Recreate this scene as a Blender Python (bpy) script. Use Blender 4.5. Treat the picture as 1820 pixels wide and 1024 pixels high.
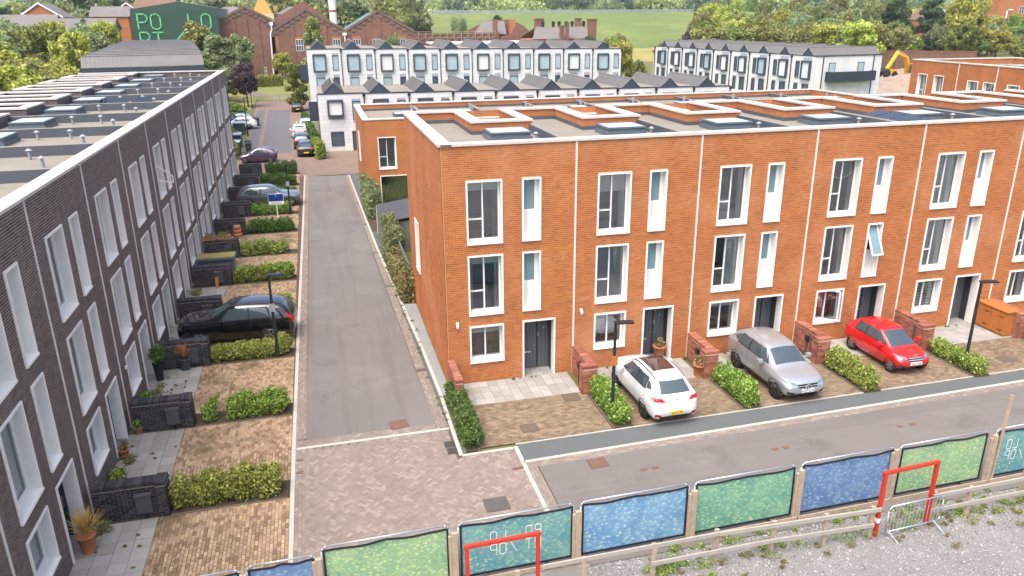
import bpy, bmesh, math, random
import numpy as np
from mathutils import Vector, Matrix
from mathutils.bvhtree import BVHTree
for o in list(bpy.data.objects): bpy.data.objects.remove(o)
S = bpy.context.scene
COL = S.collection
R = math.radians
# ------------------------------------------------------------------ camera
CAM = Vector((-4.1444, -26.639, 13.4771)); YAW, PITCH, ROLL, FPX = 0.24701794, 0.3390781, -0.00885279, 1361.767
fwd = Vector((math.sin(YAW)*math.cos(PITCH), math.cos(YAW)*math.cos(PITCH), -math.sin(PITCH)))
rgt = Vector((math.cos(YAW), -math.sin(YAW), 0)); up = rgt.cross(fwd)
r2 = rgt*math.cos(ROLL) + up*math.sin(ROLL); u2 = -rgt*math.sin(ROLL) + up*math.cos(ROLL)
cd = bpy.data.cameras.new('camera'); cam = bpy.data.objects.new('camera', cd); COL.objects.link(cam)
m3 = Matrix((r2, u2, -fwd)).transposed()
cam.matrix_world = Matrix.Translation(CAM) @ m3.to_4x4()
cd.sensor_width = 36; cd.sensor_fit = 'HORIZONTAL'; cd.lens = 36*FPX/1820; cd.clip_start = .5; cd.clip_end = 6000
S.camera = cam
def in_frame(p, mg=0.02):
    d = Vector(p) - CAM; z = d.dot(fwd)
    if z < 1: return False
    x = d.dot(r2)/z*FPX/910; y = d.dot(u2)/z*FPX/512
    return abs(x) < 1+mg and abs(y) < 1+mg
# ------------------------------------------------------------------ light
SUN_EL, SUN_AZ = 64, 224          # azimuth: compass direction the sun stands in (0 = +y, clockwise)
w = bpy.data.worlds.new('World'); S.world = w; w.use_nodes = True
nt = w.node_tree; bg = nt.nodes['Background']
sky = nt.nodes.new('ShaderNodeTexSky'); sky.sky_type = 'NISHITA'; sky.sun_disc = False
sky.sun_elevation = R(SUN_EL); sky.sun_rotation = R(SUN_AZ)
sky.air_density = 0.75; sky.dust_density = 5.0; sky.ozone_density = 0.0; sky.altitude = 100
nt.links.new(sky.outputs[0], bg.inputs[0]); bg.inputs[1].default_value = 0.15
sl = bpy.data.lights.new('sun', 'SUN'); sl.energy = 1.0; sl.angle = R(55); sl.color = (1, .985, .96)
so = bpy.data.objects.new('sun', sl); COL.objects.link(so)
sd = Vector((math.sin(R(SUN_AZ))*math.cos(R(SUN_EL)), math.cos(R(SUN_AZ))*math.cos(R(SUN_EL)), math.sin(R(SUN_EL))))
so.rotation_euler = (-sd).to_track_quat('-Z', 'Y').to_euler()
S.view_settings.view_transform = 'Standard'; S.view_settings.look = 'None'
S.view_settings.exposure = 1.52; S.view_settings.gamma = 1; S.view_settings.use_curve_mapping = False
S.render.engine = 'CYCLES'
try:
    S.cycles.use_denoising = True; S.cycles.denoiser = 'OPENIMAGEDENOISE'
except Exception: pass
S.cycles.max_bounces = 6; S.cycles.transparent_max_bounces = 12; S.cycles.diffuse_bounces = 3; S.cycles.glossy_bounces = 3
S.cycles.caustics_reflective = False; S.cycles.caustics_refractive = False
rnd = random.Random(7)
HAZE = 0.00012
# ------------------------------------------------------------------ mesh helpers
class MB:
    def __init__(s): s.v = []; s.f = []; s.m = []
    def poly(s, pts, mi=0):
        n = len(s.v); s.v += [tuple(p) for p in pts]; s.f.append(tuple(range(n, n+len(pts)))); s.m.append(mi); return s
    def box(s, x0, x1, y0, y1, z0, z1, mi=0, skip=''):
        n = len(s.v)
        s.v += [(x0,y0,z0),(x1,y0,z0),(x1,y1,z0),(x0,y1,z0),(x0,y0,z1),(x1,y0,z1),(x1,y1,z1),(x0,y1,z1)]
        for k, f in (('b',(0,3,2,1)),('t',(4,5,6,7)),('f',(0,1,5,4)),('r',(1,2,6,5)),('k',(2,3,7,6)),('l',(3,0,4,7))):
            if k in skip: continue
            s.f.append(tuple(n+i for i in f)); s.m.append(mi)
        return s
    def beam(s, a, b, w, h, mi=0, upv=(0,0,1)):
        a, b = Vector(a), Vector(b); d = (b-a).normalized(); u = Vector(upv)
        if abs(d.dot(u)) > .98: u = Vector((0,1,0))
        r = d.cross(u).normalized()*w/2; t = r.cross(d).normalized()*h/2
        n = len(s.v)
        for p in (a, b): s.v += [tuple(p-r-t), tuple(p+r-t), tuple(p+r+t), tuple(p-r+t)]
        for f in ((0,1,2,3),(7,6,5,4),(0,4,5,1),(1,5,6,2),(2,6,7,3),(3,7,4,0)): s.f.append(tuple(n+i for i in f)); s.m.append(mi)
        return s
    def cyl(s, a, b, r0, r1=None, n=8, mi=0, cap=True):
        r1 = r0 if r1 is None else r1
        a, b = Vector(a), Vector(b); d = (b-a).normalized(); u = Vector((0,0,1)) if abs(d.z) < .9 else Vector((0,1,0))
        e1 = d.cross(u).normalized(); e2 = e1.cross(d); k = len(s.v)
        for p, r in ((a, r0), (b, r1)):
            for i in range(n):
                t = 2*math.pi*i/n; s.v.append(tuple(p + e1*math.cos(t)*r + e2*math.sin(t)*r))
        for i in range(n): s.f.append((k+i, k+n+i, k+n+(i+1)%n, k+(i+1)%n)); s.m.append(mi)
        if cap: s.f.append(tuple(k+i for i in range(n))); s.m.append(mi); s.f.append(tuple(k+n+i for i in reversed(range(n)))); s.m.append(mi)
        return s
    def tube(s, pts, r, n=6, mi=0):
        for a, b in zip(pts, pts[1:]): s.cyl(a, b, r, n=n, mi=mi)
        return s
    def lathe(s, prof, c=(0,0,0), n=16, mi=0):
        k = len(s.v)
        for r, z in prof:
            for i in range(n):
                t = 2*math.pi*i/n; s.v.append((c[0]+r*math.cos(t), c[1]+r*math.sin(t), c[2]+z))
        for j in range(len(prof)-1):
            for i in range(n): s.f.append((k+j*n+i, k+j*n+(i+1)%n, k+(j+1)*n+(i+1)%n, k+(j+1)*n+i)); s.m.append(mi)
        return s
    def prism(s, pts, y0, y1, mi=0):          # polygon in xz extruded along y
        n = len(pts); k = len(s.v)
        s.v += [(x, y0, z) for x, z in pts] + [(x, y1, z) for x, z in pts]
        s.f.append(tuple(k+i for i in range(n))); s.m.append(mi); s.f.append(tuple(k+n+i for i in reversed(range(n)))); s.m.append(mi)
        for i in range(n): s.f.append((k+i, k+n+i, k+n+(i+1)%n, k+(i+1)%n)); s.m.append(mi)
        return s
    def mesh(s, name, mats, smooth=False):
        me = bpy.data.meshes.new(name); me.from_pydata(s.v, [], s.f)
        for m in (mats if isinstance(mats, (list, tuple)) else [mats]): me.materials.append(m)
        if any(s.m): me.polygons.foreach_set('material_index', s.m)
        if smooth: me.polygons.foreach_set('use_smooth', [True]*len(s.f))
        me.update(); return me
    def build(s, name, mats, parent=None, smooth=False, loc=None, rotz=None, fix=False):
        me = s.mesh(name, mats, smooth)
        if fix:
            b = bmesh.new(); b.from_mesh(me); bmesh.ops.recalc_face_normals(b, faces=b.faces[:]); b.to_mesh(me); b.free()
        return put(name, me, parent, loc, rotz)
def put(name, me, parent=None, loc=None, rotz=None):
    o = bpy.data.objects.new(name, me); COL.objects.link(o)
    if parent: o.parent = parent
    if loc: o.location = loc
    if rotz: o.rotation_euler = (0, 0, rotz)
    return o
def tag(o, label=None, cat=None, group=None, kind=None):
    if label: o['label'] = label
    if cat: o['category'] = cat
    if group: o['group'] = group
    if kind: o['kind'] = kind
    return o
def root(name, label, cat, loc=(0,0,0), rotz=0, group=None):
    o = bpy.data.objects.new(name, None); COL.objects.link(o); o.location = loc; o.rotation_euler = (0,0,rotz); o.empty_display_size = .2
    return tag(o, label, cat, group)
def struct(name, mb, mats, smooth=False):
    o = mb.build(name, mats, smooth=smooth); o['kind'] = 'structure'; return o
def np_mesh(name, V, F, mats, smooth=False, midx=None):
    V = np.asarray(V, np.float32).reshape(-1, 3); F = np.asarray(F, np.int32); k = F.shape[1]
    me = bpy.data.meshes.new(name); me.vertices.add(len(V)); me.vertices.foreach_set('co', V.ravel())
    me.loops.add(F.size); me.loops.foreach_set('vertex_index', F.ravel())
    me.polygons.add(len(F)); me.polygons.foreach_set('loop_start', np.arange(0, F.size, k, dtype=np.int32))
    for m in (mats if isinstance(mats, (list, tuple)) else [mats]): me.materials.append(m)
    if midx is not None: me.polygons.foreach_set('material_index', np.asarray(midx, np.int32))
    me.update(calc_edges=True)
    me.polygons.foreach_set('use_smooth', [bool(smooth)]*len(F))
    return me
def boxes_np(B, faces='ftrlkb'):
    """B: rows x0 x1 y0 y1 z0 z1 -> verts, quads"""
    B = np.asarray(B, float); n = len(B)
    ix = [(0,2,4),(1,2,4),(1,3,4),(0,3,4),(0,2,5),(1,2,5),(1,3,5),(0,3,5)]
    V = np.stack([B[:, list(i)] for i in ix], 1).reshape(-1, 3)
    Q = {'b':(0,3,2,1),'t':(4,5,6,7),'f':(0,1,5,4),'r':(1,2,6,5),'k':(2,3,7,6),'l':(3,0,4,7)}
    q = np.array([Q[c] for c in faces]); F = (np.arange(n)[:, None, None]*8 + q[None]).reshape(-1, 4)
    return V, F
def text_mesh(body, size, mat, mirror=False):
    cu = bpy.data.curves.new('lettering', 'FONT'); cu.body = body; cu.size = size; cu.extrude = .004; cu.align_x = 'CENTER'; cu.resolution_u = 3
    o = bpy.data.objects.new('tmp', cu); COL.objects.link(o); dg = bpy.context.evaluated_depsgraph_get()
    me = bpy.data.meshes.new_from_object(o.evaluated_get(dg)); bpy.data.objects.remove(o); me.materials.clear(); me.materials.append(mat)
    return me
ORD = 'nearest second third fourth fifth sixth seventh eighth ninth tenth eleventh twelfth thirteenth fourteenth fifteenth sixteenth'.split()
# ------------------------------------------------------------------ materials
def lin(h):
    h = h.lstrip('#'); c = [int(h[i:i+2], 16)/255 for i in (0, 2, 4)]
    return tuple(x/12.92 if x <= .04045 else ((x+.055)/1.055)**2.4 for x in c)
def gl(h): return tuple(x*.58 for x in lin(h))
def mul(c, k): return tuple(min(1, x*k) for x in c)
def newmat(name):
    m = bpy.data.materials.new(name); m.use_nodes = True; n = m.node_tree.nodes; l = m.node_tree.links
    return m, n, l, n['Principled BSDF']
def nd(n, t, **kw):
    x = n.new(t)
    for k, v in kw.items():
        if k.startswith('i_'): x.inputs[int(k[2:])].default_value = v
        else: setattr(x, k, v)
    return x
def mixc(n, l, fac, a, b, mode='MIX'):
    x = n.new('ShaderNodeMix'); x.data_type = 'RGBA'; x.blend_type = mode
    for sock, v in ((x.inputs[0], fac), (x.inputs[6], a), (x.inputs[7], b)):
        if hasattr(v, 'default_value'): l.new(v, sock)
        else: sock.default_value = v if not isinstance(v, tuple) else tuple(v)+((1,) if len(v) == 3 else ())
    return x.outputs[2]
def math_n(n, l, op, a, b=None):
    x = n.new('ShaderNodeMath'); x.operation = op
    for i, v in enumerate((a, b)):
        if v is None: continue
        if hasattr(v, 'default_value'): l.new(v, x.inputs[i])
        else: x.inputs[i].default_value = v
    return x.outputs[0]
def piece_random(n, l):
    g = n.new('ShaderNodeNewGeometry'); o = n.new('ShaderNodeObjectInfo')
    return math_n(n, l, 'FRACT', math_n(n, l, 'ADD', math_n(n, l, 'MULTIPLY', g.outputs['Random Per Island'], 7.31), math_n(n, l, 'MULTIPLY', o.outputs['Random'], 13.7)))
def noise(n, l, scale, detail=4, vec=None, rough=.6):
    x = nd(n, 'ShaderNodeTexNoise'); x.inputs['Scale'].default_value = scale; x.inputs['Detail'].default_value = detail; x.inputs['Roughness'].default_value = rough
    if vec is None: vec = n.new('ShaderNodeNewGeometry').outputs['Position']
    l.new(vec, x.inputs['Vector']); return x.outputs[0]
def ramp(n, l, fac, stops, const=False):
    r = n.new('ShaderNodeValToRGB'); e = r.color_ramp; e.interpolation = 'CONSTANT' if const else 'LINEAR'
    while len(e.elements) < len(stops): e.elements.new(.5)
    for el, (p, c) in zip(e.elements, stops): el.position = p; el.color = tuple(c)+((1,) if len(c) == 3 else ())
    l.new(fac, r.inputs[0]); return r.outputs[0]
def M(name, base, rough=.75, var=.15, vscale=1.5, pieces=None, bump=0, bscale=60, metal=0, spec=.4, stains=(), coat=0, local=False, fine=0, fscale=40, streak=None, sdir=(2.2, 2.2, .22)):
    m, n, l, b = newmat(name)
    vec = n.new('ShaderNodeTexCoord').outputs['Object'] if local else n.new('ShaderNodeNewGeometry').outputs['Position']
    if pieces:
        st = [(i/len(pieces), c) for i, c in enumerate(pieces)]; c = ramp(n, l, piece_random(n, l), st, True)
    else:
        rgb = n.new('ShaderNodeRGB'); rgb.outputs[0].default_value = tuple(base)+(1,); c = rgb.outputs[0]
    if var:
        f = noise(n, l, vscale, 5, vec); g = ramp(n, l, f, [(.25, (1-var,)*3), (.75, (1+var,)*3)]); c = mixc(n, l, 1., c, g, 'MULTIPLY')
    if fine:
        f = noise(n, l, fscale, 2, vec); g = ramp(n, l, f, [(.3, (1-fine,)*3), (.7, (1+fine,)*3)]); c = mixc(n, l, 1., c, g, 'MULTIPLY')
    for col, sc, lo, hi, amt in stains:
        f = noise(n, l, sc, 6, vec, .7); k = ramp(n, l, f, [(lo, (0,0,0)), (hi, (amt,)*3)]); c = mixc(n, l, k, c, col)
    if streak:
        mp = n.new('ShaderNodeMapping'); mp.inputs['Scale'].default_value = sdir; l.new(vec, mp.inputs[0]); k = ramp(n, l, noise(n, l, 1.6, 5, mp.outputs[0], .7), [(.5, (0,0,0)), (.75, (streak[1],)*3)]); c = mixc(n, l, k, c, streak[0])
    l.new(c, b.inputs['Base Color']); b.inputs['Roughness'].default_value = rough; b.inputs['Metallic'].default_value = metal
    b.inputs['Specular IOR Level'].default_value = spec
    if coat: b.inputs['Coat Weight'].default_value = coat; b.inputs['Coat Roughness'].default_value = .03
    if bump:
        bn = n.new('ShaderNodeBump'); bn.inputs['Strength'].default_value = bump; bn.inputs['Distance'].default_value = .02
        l.new(noise(n, l, bscale, 3, vec), bn.inputs['Height']); l.new(bn.outputs[0], b.inputs['Normal'])
    return m
def brick_mat(name, cols, mortar, bw=.225, rh=.075, ms=.006, stains=(), var=.2):
    m, n, l, b = newmat(name)
    g = n.new('ShaderNodeNewGeometry'); sx = n.new('ShaderNodeSeparateXYZ'); l.new(g.outputs['Position'], sx.inputs[0])
    cx = n.new('ShaderNodeCombineXYZ'); l.new(math_n(n, l, 'ADD', sx.outputs[0], sx.outputs[1]), cx.inputs[0]); l.new(sx.outputs[2], cx.inputs[1])
    br = n.new('ShaderNodeTexBrick'); l.new(cx.outputs[0], br.inputs['Vector']); br.inputs['Scale'].default_value = 1
    br.inputs['Color1'].default_value = tuple(cols[0])+(1,); br.inputs['Color2'].default_value = tuple(cols[1])+(1,); br.inputs['Mortar'].default_value = tuple(mortar)+(1,)
    br.inputs['Brick Width'].default_value = bw; br.inputs['Row Height'].default_value = rh; br.inputs['Mortar Size'].default_value = ms; br.inputs['Mortar Smooth'].default_value = .2
    c = br.outputs[0]
    f = noise(n, l, .9, 5); c = mixc(n, l, 1., c, ramp(n, l, f, [(.25, (1-var,)*3), (.75, (1+var,)*3)]), 'MULTIPLY')
    for col, sc, lo, hi, amt in stains:
        k = ramp(n, l, noise(n, l, sc, 6), [(lo, (0,0,0)), (hi, (amt,)*3)]); c = mixc(n, l, k, c, col)
    l.new(c, b.inputs['Base Color']); b.inputs['Roughness'].default_value = .85
    bn = n.new('ShaderNodeBump'); bn.inputs['Strength'].default_value = .5; bn.inputs['Distance'].default_value = .01; bn.invert = True
    l.new(br.outputs['Fac'], bn.inputs['Height']); l.new(bn.outputs[0], b.inputs['Normal'])
    return m
def glass_mat(name, tint, refl=.28, rough=.02):
    m, n, l, b = newmat(name); out = n['Material Output']; n.remove(b)
    t = n.new('ShaderNodeBsdfTransparent'); t.inputs[0].default_value = tuple(tint)+(1,)
    gl = n.new('ShaderNodeBsdfGlossy'); gl.inputs['Roughness'].default_value = rough; gl.inputs[0].default_value = (.9,.95,1,1)
    lw = n.new('ShaderNodeFresnel'); lw.inputs[0].default_value = 1.5
    f = math_n(n, l, 'ADD', lw.outputs[0], refl); mx = n.new('ShaderNodeMixShader'); l.new(f, mx.inputs[0]); l.new(t.outputs[0], mx.inputs[1]); l.new(gl.outputs[0], mx.inputs[2])
    l.new(mx.outputs[0], out.inputs[0]); return m
def leaf_mat(name, cols, trans=.35, objvar=.25):
    m, n, l, b = newmat(name)
    c = ramp(n, l, piece_random(n, l), [(i/(len(cols)-1), k) for i, k in enumerate(cols)])
    o = n.new('ShaderNodeObjectInfo'); h = n.new('ShaderNodeHueSaturation'); h.inputs['Saturation'].default_value = .9
    l.new(math_n(n, l, 'ADD', math_n(n, l, 'MULTIPLY', o.outputs['Random'], .05), .475), h.inputs['Hue'])
    l.new(math_n(n, l, 'ADD', math_n(n, l, 'MULTIPLY', o.outputs['Random'], objvar*2), 1.12-objvar), h.inputs['Value']); l.new(c, h.inputs['Color'])
    l.new(h.outputs[0], b.inputs['Base Color']); b.inputs['Roughness'].default_value = .6; b.inputs['Specular IOR Level'].default_value = .25
    tr = n.new('ShaderNodeBsdfTranslucent'); l.new(h.outputs[0], tr.inputs[0]); mx = n.new('ShaderNodeMixShader'); mx.inputs[0].default_value = trans
    l.new(b.outputs[0], mx.inputs[1]); l.new(tr.outputs[0], mx.inputs[2]); l.new(mx.outputs[0], n['Material Output'].inputs[0])
    return m
def ordw(n):
    tens = ['', '', 'twenty', 'thirty', 'forty', 'fifty', 'sixty']; ones = ['', 'first', 'second', 'third', 'fourth', 'fifth', 'sixth', 'seventh', 'eighth', 'ninth', 'tenth', 'eleventh', 'twelfth', 'thirteenth', 'fourteenth', 'fifteenth', 'sixteenth', 'seventeenth', 'eighteenth', 'nineteenth']
    if n < 20: return ones[n]
    return tens[n//10][:-1]+'ieth' if n % 10 == 0 else tens[n//10]+'-'+ones[n % 10]
def paint(name, c, metal=0., rough=.25, coat=1.): 
    return M(name, c, rough=rough, var=.03, vscale=3, metal=metal, coat=coat, spec=.5, local=True)
red_cols = [lin(x) for x in ('#a65f2b', '#ab6430', '#9f5a2a', '#a86232', '#a25d2d', '#ae6b36', '#98542a', '#aa6029')]
dark_cols = [lin(x) for x in ('#544945', '#5d514b', '#4a413d', '#594c46', '#63564f', '#433b38', '#5a4e48')]
wall_cols = [lin(x) for x in ('#2e2d31', '#3a383c', '#252429', '#44413f', '#322f33')]
wing_cols = [lin(x) for x in ('#8a5340', '#965f4a', '#7d4838', '#a06b55', '#8f5a4c')]
paver_cols = [gl(x) for x in ('#c2a582', '#cdb08c', '#b6997a', '#a8896c', '#d6ba94', '#c0a284', '#c8aa8e', '#9c8064')]
pink_cols = [gl(x) for x in ('#a3948a', '#a8998f', '#9e8f85', '#a6988c', '#998a80', '#b4a598', '#a09186')]
moss = gl('#726340')
MT = dict(
    red_brick=M('red_brick', None, .85, .16, .55, pieces=red_cols, stains=[(lin('#c08c68'), .28, .48, .72, .55), (lin('#c9b09c'), 1.7, .66, .82, .45), (lin('#8a5028'), .6, .6, .8, .4)], bump=.3, bscale=90, streak=(lin('#8f5c3c'), .5)),
    red_mortar=M('red_mortar', lin('#bc926c'), .95, .1),
    red_wall=brick_mat('red_wall', (lin('#a25c2b'), lin('#aa6531')), lin('#b28a68')),
    dark_brick=M('dark_brick', None, .7, .2, .5, pieces=dark_cols, stains=[(lin('#7d7a80'), .8, .6, .8, .4)], bump=.2, bscale=90, streak=(lin('#807a7c'), .45)),
    dark_mortar=M('dark_mortar', lin('#b3a596'), .95, .1),
    dark_wall=brick_mat('dark_wall', (lin('#3f3a3b'), lin('#4a4445')), lin('#9c9188')),
    wall_brick=M('wall_brick', None, .7, .2, 2, pieces=wall_cols, stains=[(lin('#b9b6b4'), 3.5, .63, .75, .45)]),
    wall_mortar=M('wall_mortar', lin('#8d8680'), .95, .1),
    wing_brick=M('wing_brick', None, .85, .2, 2, pieces=wing_cols, stains=[(lin('#c8b3a5'), 3, .6, .8, .5)]),
    wing_mortar=M('wing_mortar', lin('#b59d8a'), .95, .1),
    stone=M('pale_coping', lin('#bdb8b0'), .8, .07, 1.2, fine=.05, stains=[(lin('#8d877e'), 3, .66, .9, .35)]),
    reveal=M('white_reveal', lin('#e4e1da'), .6, .05, 2, stains=[(lin('#aaa49b'), 4, .66, .9, .3)]),
    upvc=M('white_frame', lin('#e2e2e0'), .35, .02),
    panel=M('white_panel', lin('#d9d8d4'), .5, .03),
    joint=M('white_joint', lin('#d4d0ca'), .6, .04),
    glass=glass_mat('window_glass', (.78,.84,.84), .14),
    frost=M('frosted_glass', lin('#6f8a90'), .22, .12, .8, spec=.6),
    room=M('room_lining', lin('#a19d98'), .9, .1),
    blind=M('blind_fabric', lin('#d8d9d4'), .8, .03), curtain=M('curtain_fabric', lin('#cdd2cd'), .9, .06, 6), greencurtain=M('green_curtain', lin('#3f5a4e'), .9, .1, 6),
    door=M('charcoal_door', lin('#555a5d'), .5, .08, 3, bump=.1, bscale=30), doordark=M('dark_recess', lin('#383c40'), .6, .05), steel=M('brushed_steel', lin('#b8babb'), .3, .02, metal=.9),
    navy=M('navy_door', lin('#272b45'), .45, .05),
    deck=M('roof_felt', gl('#a19a8c'), .9, .12, .6, fine=.06, stains=[(gl('#6d665c'), .9, .58, .75, .5), (gl('#a9a399'), 1.6, .6, .8, .4)]),
    upstand=M('grey_upstand', gl('#656b73'), .7, .12, 1.2), skyframe=M('skylight_frame', lin('#59646d'), .5, .06), skyglass=M('skylight_glass', lin('#b9ccd2'), .08, .03, spec=.9),
    vent=M('vent_grey', lin('#8b9096'), .5, .05), solar=M('solar_panel', lin('#171b21'), .3, .05, spec=.8),
    tarmac=M('tarmac', gl('#8a8480'), .95, .10, .22, fine=.13, fscale=45, stains=[(gl('#5d5855'), .5, .56, .74, .55), (gl('#a59f99'), .33, .55, .75, .6), (gl('#4e4a48'), 2.6, .68, .76, .6)], bump=.3, bscale=120, streak=(gl('#6a6562'), .55), sdir=(.75, .035, 1)),
    tarmac2=M('street_tarmac', gl('#8a8480'), .95, .10, .22, fine=.13, fscale=45, stains=[(gl('#5d5855'), .5, .56, .74, .5), (gl('#a59f99'), .33, .55, .75, .5), (gl('#4e4a48'), 2.6, .68, .76, .6)], bump=.3, bscale=120, streak=(gl('#6a6562'), .5), sdir=(.035, .75, 1)),
    fartarmac=M('worn_tarmac', gl('#77767a'), .95, .1, .5, fine=.12, fscale=60, stains=[(gl('#56565a'), .5, .55, .75, .6)]),
    footway=M('footway_asphalt', gl('#6f7474'), .95, .06, .7, fine=.1, fscale=90, stains=[(gl('#8a8c88'), 1.2, .58, .8, .4)]),
    kerb=M('kerb_concrete', lin('#aaa59b'), .85, .08, 1.5, stains=[(lin('#77726a'), 3, .6, .8, .45)]),
    slab=M('paving_slab', None, .85, .06, 1.2, pieces=[gl(x) for x in ('#bfbcb5', '#b6b3ab', '#c4c1ba', '#b2ada3', '#bbb7af')], stains=[(gl('#8d8672'), 1.6, .6, .85, .5)]),
    paver=M('driveway_paver', None, .9, .12, .8, pieces=paver_cols, stains=[(moss, .55, .5, .64, .75), (gl('#665a3c'), 1.9, .56, .70, .6)]),
    redpaver=M('clean_driveway_paver', None, .9, .1, .8, pieces=[gl(x) for x in ('#958269', '#a08c72', '#8c7962', '#837058', '#aa967a', '#94806a', '#9b8670')], stains=[(moss, .7, .58, .72, .6)]),
    pinkpaver=M('pink_paver', None, .9, .08, .6, pieces=pink_cols, stains=[(gl('#8d7a6c'), .7, .6, .8, .4)]),
    bedding=M('paver_bedding', gl('#6f604c'), .95, .2, 2), slabbed=M('slab_bedding', gl('#8a8272'), .95, .2, 3, stains=[(gl('#5d6b35'), 2.5, .58, .7, .6)]),
    farpaving=brick_mat('far_paving', (gl('#c6b6aa'), gl('#cebeb1')), gl('#937c6c'), .2, .1, .005),
    cover=M('cast_cover', gl('#7c6a5c'), .7, .15, 6), redcover=M('rusty_cover', gl('#8a6553'), .8, .15, 6), greycover=M('grey_cover', gl('#6a6560'), .8, .2, 10),
    gravel=M('gravel', None, .9, .15, 1.5, pieces=[gl(x) for x in ('#a3a2a0', '#c4c3c1', '#7d7c7b', '#b5b2ae', '#dedddb', '#938f8b')]),
    gravelbase=M('gravel_ground', gl('#9a9793'), .95, .15, .6, fine=.25, fscale=30, stains=[(gl('#8b826f'), .35, .52, .7, .6)], bump=.5, bscale=40),
    chip=M('grey_chippings', gl('#a7aaa8'), .95, .1, 1, fine=.3, fscale=35, bump=.6, bscale=40),
    soil=M('bed_soil', gl('#5b4a3a'), .95, .2, 3, fine=.25, fscale=30), grass=M('grass_ground', gl('#7f8a45'), .95, .2, .06, fine=.15, fscale=3, stains=[(gl('#a89a5e'), .05, .5, .7, .6)]),
    ground=M('rough_ground', gl('#747a45'), .95, .2, .03, stains=[(gl('#8c7f5c'), .04, .5, .7, .6)]),
    embank=M('embankment_grass', gl('#75883f'), .95, .15, .05, fine=.1, fscale=.6, stains=[(gl('#a8a558'), .03, .5, .7, .6)]),
    drygrass=M('dry_grass', gl('#a9a05a'), .95, .25, .15, fine=.2, fscale=1.5),
    hill=M('hill_grass', gl('#6d7f3e'), .95, .2, .02),
    timber=M('weathered_timber', lin('#a2917c'), .9, .2, 8, stains=[(lin('#6e6355'), 6, .58, .75, .5)]), rail=M('pale_rail', lin('#9c968c'), .85, .1, 6),
    orange=M('orange_timber', lin('#a8662e'), .7, .12, 9), wood=M('planter_wood', lin('#9a7650'), .85, .15, 9),
    galv=M('galvanised', lin('#b3babf'), .4, .06, 5, metal=.6), black=M('black_metal', lin('#23262a'), .5, .1, 4), meter=M('meter_box', lin('#4b4c50'), .55, .05, 4),
    redmetal=M('red_paint', lin('#b8321f'), .6, .12, 5, stains=[(lin('#6e3a2c'), 9, .62, .74, .5)]), trim=M('black_trim', lin('#1b2330'), .6, .05), white=M('white_paint', lin('#e4e4e2'), .5, .03), ink=M('black_ink', lin('#1a1a1a'), .6, 0),
    zinc=M('pale_zinc', None, .55, .05, .6, pieces=[lin(x) for x in ('#d2d2cf', '#cecfcc', '#d6d6d3', '#cdcdcb', '#d3d3d0')], stains=[(lin('#a9a8a6'), .8, .62, .8, .4)]),
    zincgap=M('cladding_gap', lin('#9a9fa3'), .8, .05), slate=M('dark_slate', lin('#39434e'), .6, .12, 2), seam=M('standing_seam', lin('#63625f'), .6, .1, .5, stains=[(lin('#78756f'), .8, .55, .75, .5)]),
    zincroof=M('grey_roof', lin('#8a8d90'), .5, .1, .4, stains=[(lin('#a39f96'), 1.2, .5, .7, .6)]), balcony=M('dark_balcony', lin('#2c3542'), .6, .06),
    milled=brick_mat('mill_brick', (lin('#6f4a3c'), lin('#7c5546')), lin('#8d7466'), .5, .16, .01, stains=[(lin('#5d463c'), .12, .5, .75, .6)]), millcap=M('mill_capping', lin('#6b5a50'), .9, .2, .5), slateroof=M('slate_roof', lin('#6a6663'), .8, .15, .5), tileroof=M('tile_roof', lin('#6d5547'), .85, .15, .5),
    hall=M('green_cladding', lin('#2e4a3d'), .6, .1, .4), hallside=M('green_side', lin('#56706a'), .6, .1, .5), mint=M('mint_lettering', lin('#63c288'), .5, .02), gold=M('gold_roof', lin('#a87c2c'), .6, .1, .5),
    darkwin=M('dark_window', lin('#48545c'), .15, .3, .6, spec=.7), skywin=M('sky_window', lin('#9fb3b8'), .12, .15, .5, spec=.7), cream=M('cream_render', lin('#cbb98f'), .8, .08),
    yellow=M('digger_yellow', lin('#e0a516'), .45, .05, 2), terracotta=M('terracotta', lin('#b97750'), .8, .1, 5), pot=M('blue_grey_pot', lin('#4a5258'), .5, .1, 5), bin=M('dark_bin', lin('#2e3338'), .55, .05),
    tyre=M('tyre', lin('#232323'), .85, .05), rim=M('alloy', lin('#9a9a98'), .35, .03, metal=.8), darkrim=M('dark_alloy', lin('#4c4a48'), .4, .03, metal=.6), carglass=M('car_glass', lin('#3c484e'), .04, .1, spec=1., local=True),
    clad=M('car_cladding', lin('#34373a'), .6, .03), lamp=M('headlamp', lin('#66747e'), .08, .1, 8, spec=.9, local=True), tail=M('tail_lamp', lin('#b3121a'), .12, .1, 8, local=True), chrome=M('chrome', lin('#d7d9da'), .15, 0, metal=.9),
    plate_y=M('yellow_plate', lin('#f0c020'), .5, 0), plate_w=M('white_plate', lin('#eceeee'), .5, 0), shut=M('shut_line', lin('#16181a'), .7, 0), greenflash=M('green_flash', lin('#3aa34a'), .5, 0),
    bark=M('bark', lin('#6a5a4a'), .9, .2, 4), shed=M('shed_felt', lin('#55565a'), .85, .1, 3), fence=M('grey_fence', lin('#6f716f'), .85, .1, 6),
)
G1 = [lin(x) for x in ('#4d5c26', '#667a30', '#7f9138', '#97a648')]
MT['leafA'] = leaf_mat('leaf_green', G1)
MT['leafB'] = leaf_mat('leaf_olive', [lin(x) for x in ('#5c6430', '#777d3a', '#8f9348', '#a8a65a')])
MT['leafC'] = leaf_mat('leaf_dark', [lin(x) for x in ('#2f4426', '#3f5830', '#4f6a38')])
MT['leafY'] = leaf_mat('leaf_yellow_green', [lin(x) for x in ('#7a8a2c', '#96a132', '#b0b43e', '#c2bf52')])
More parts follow.
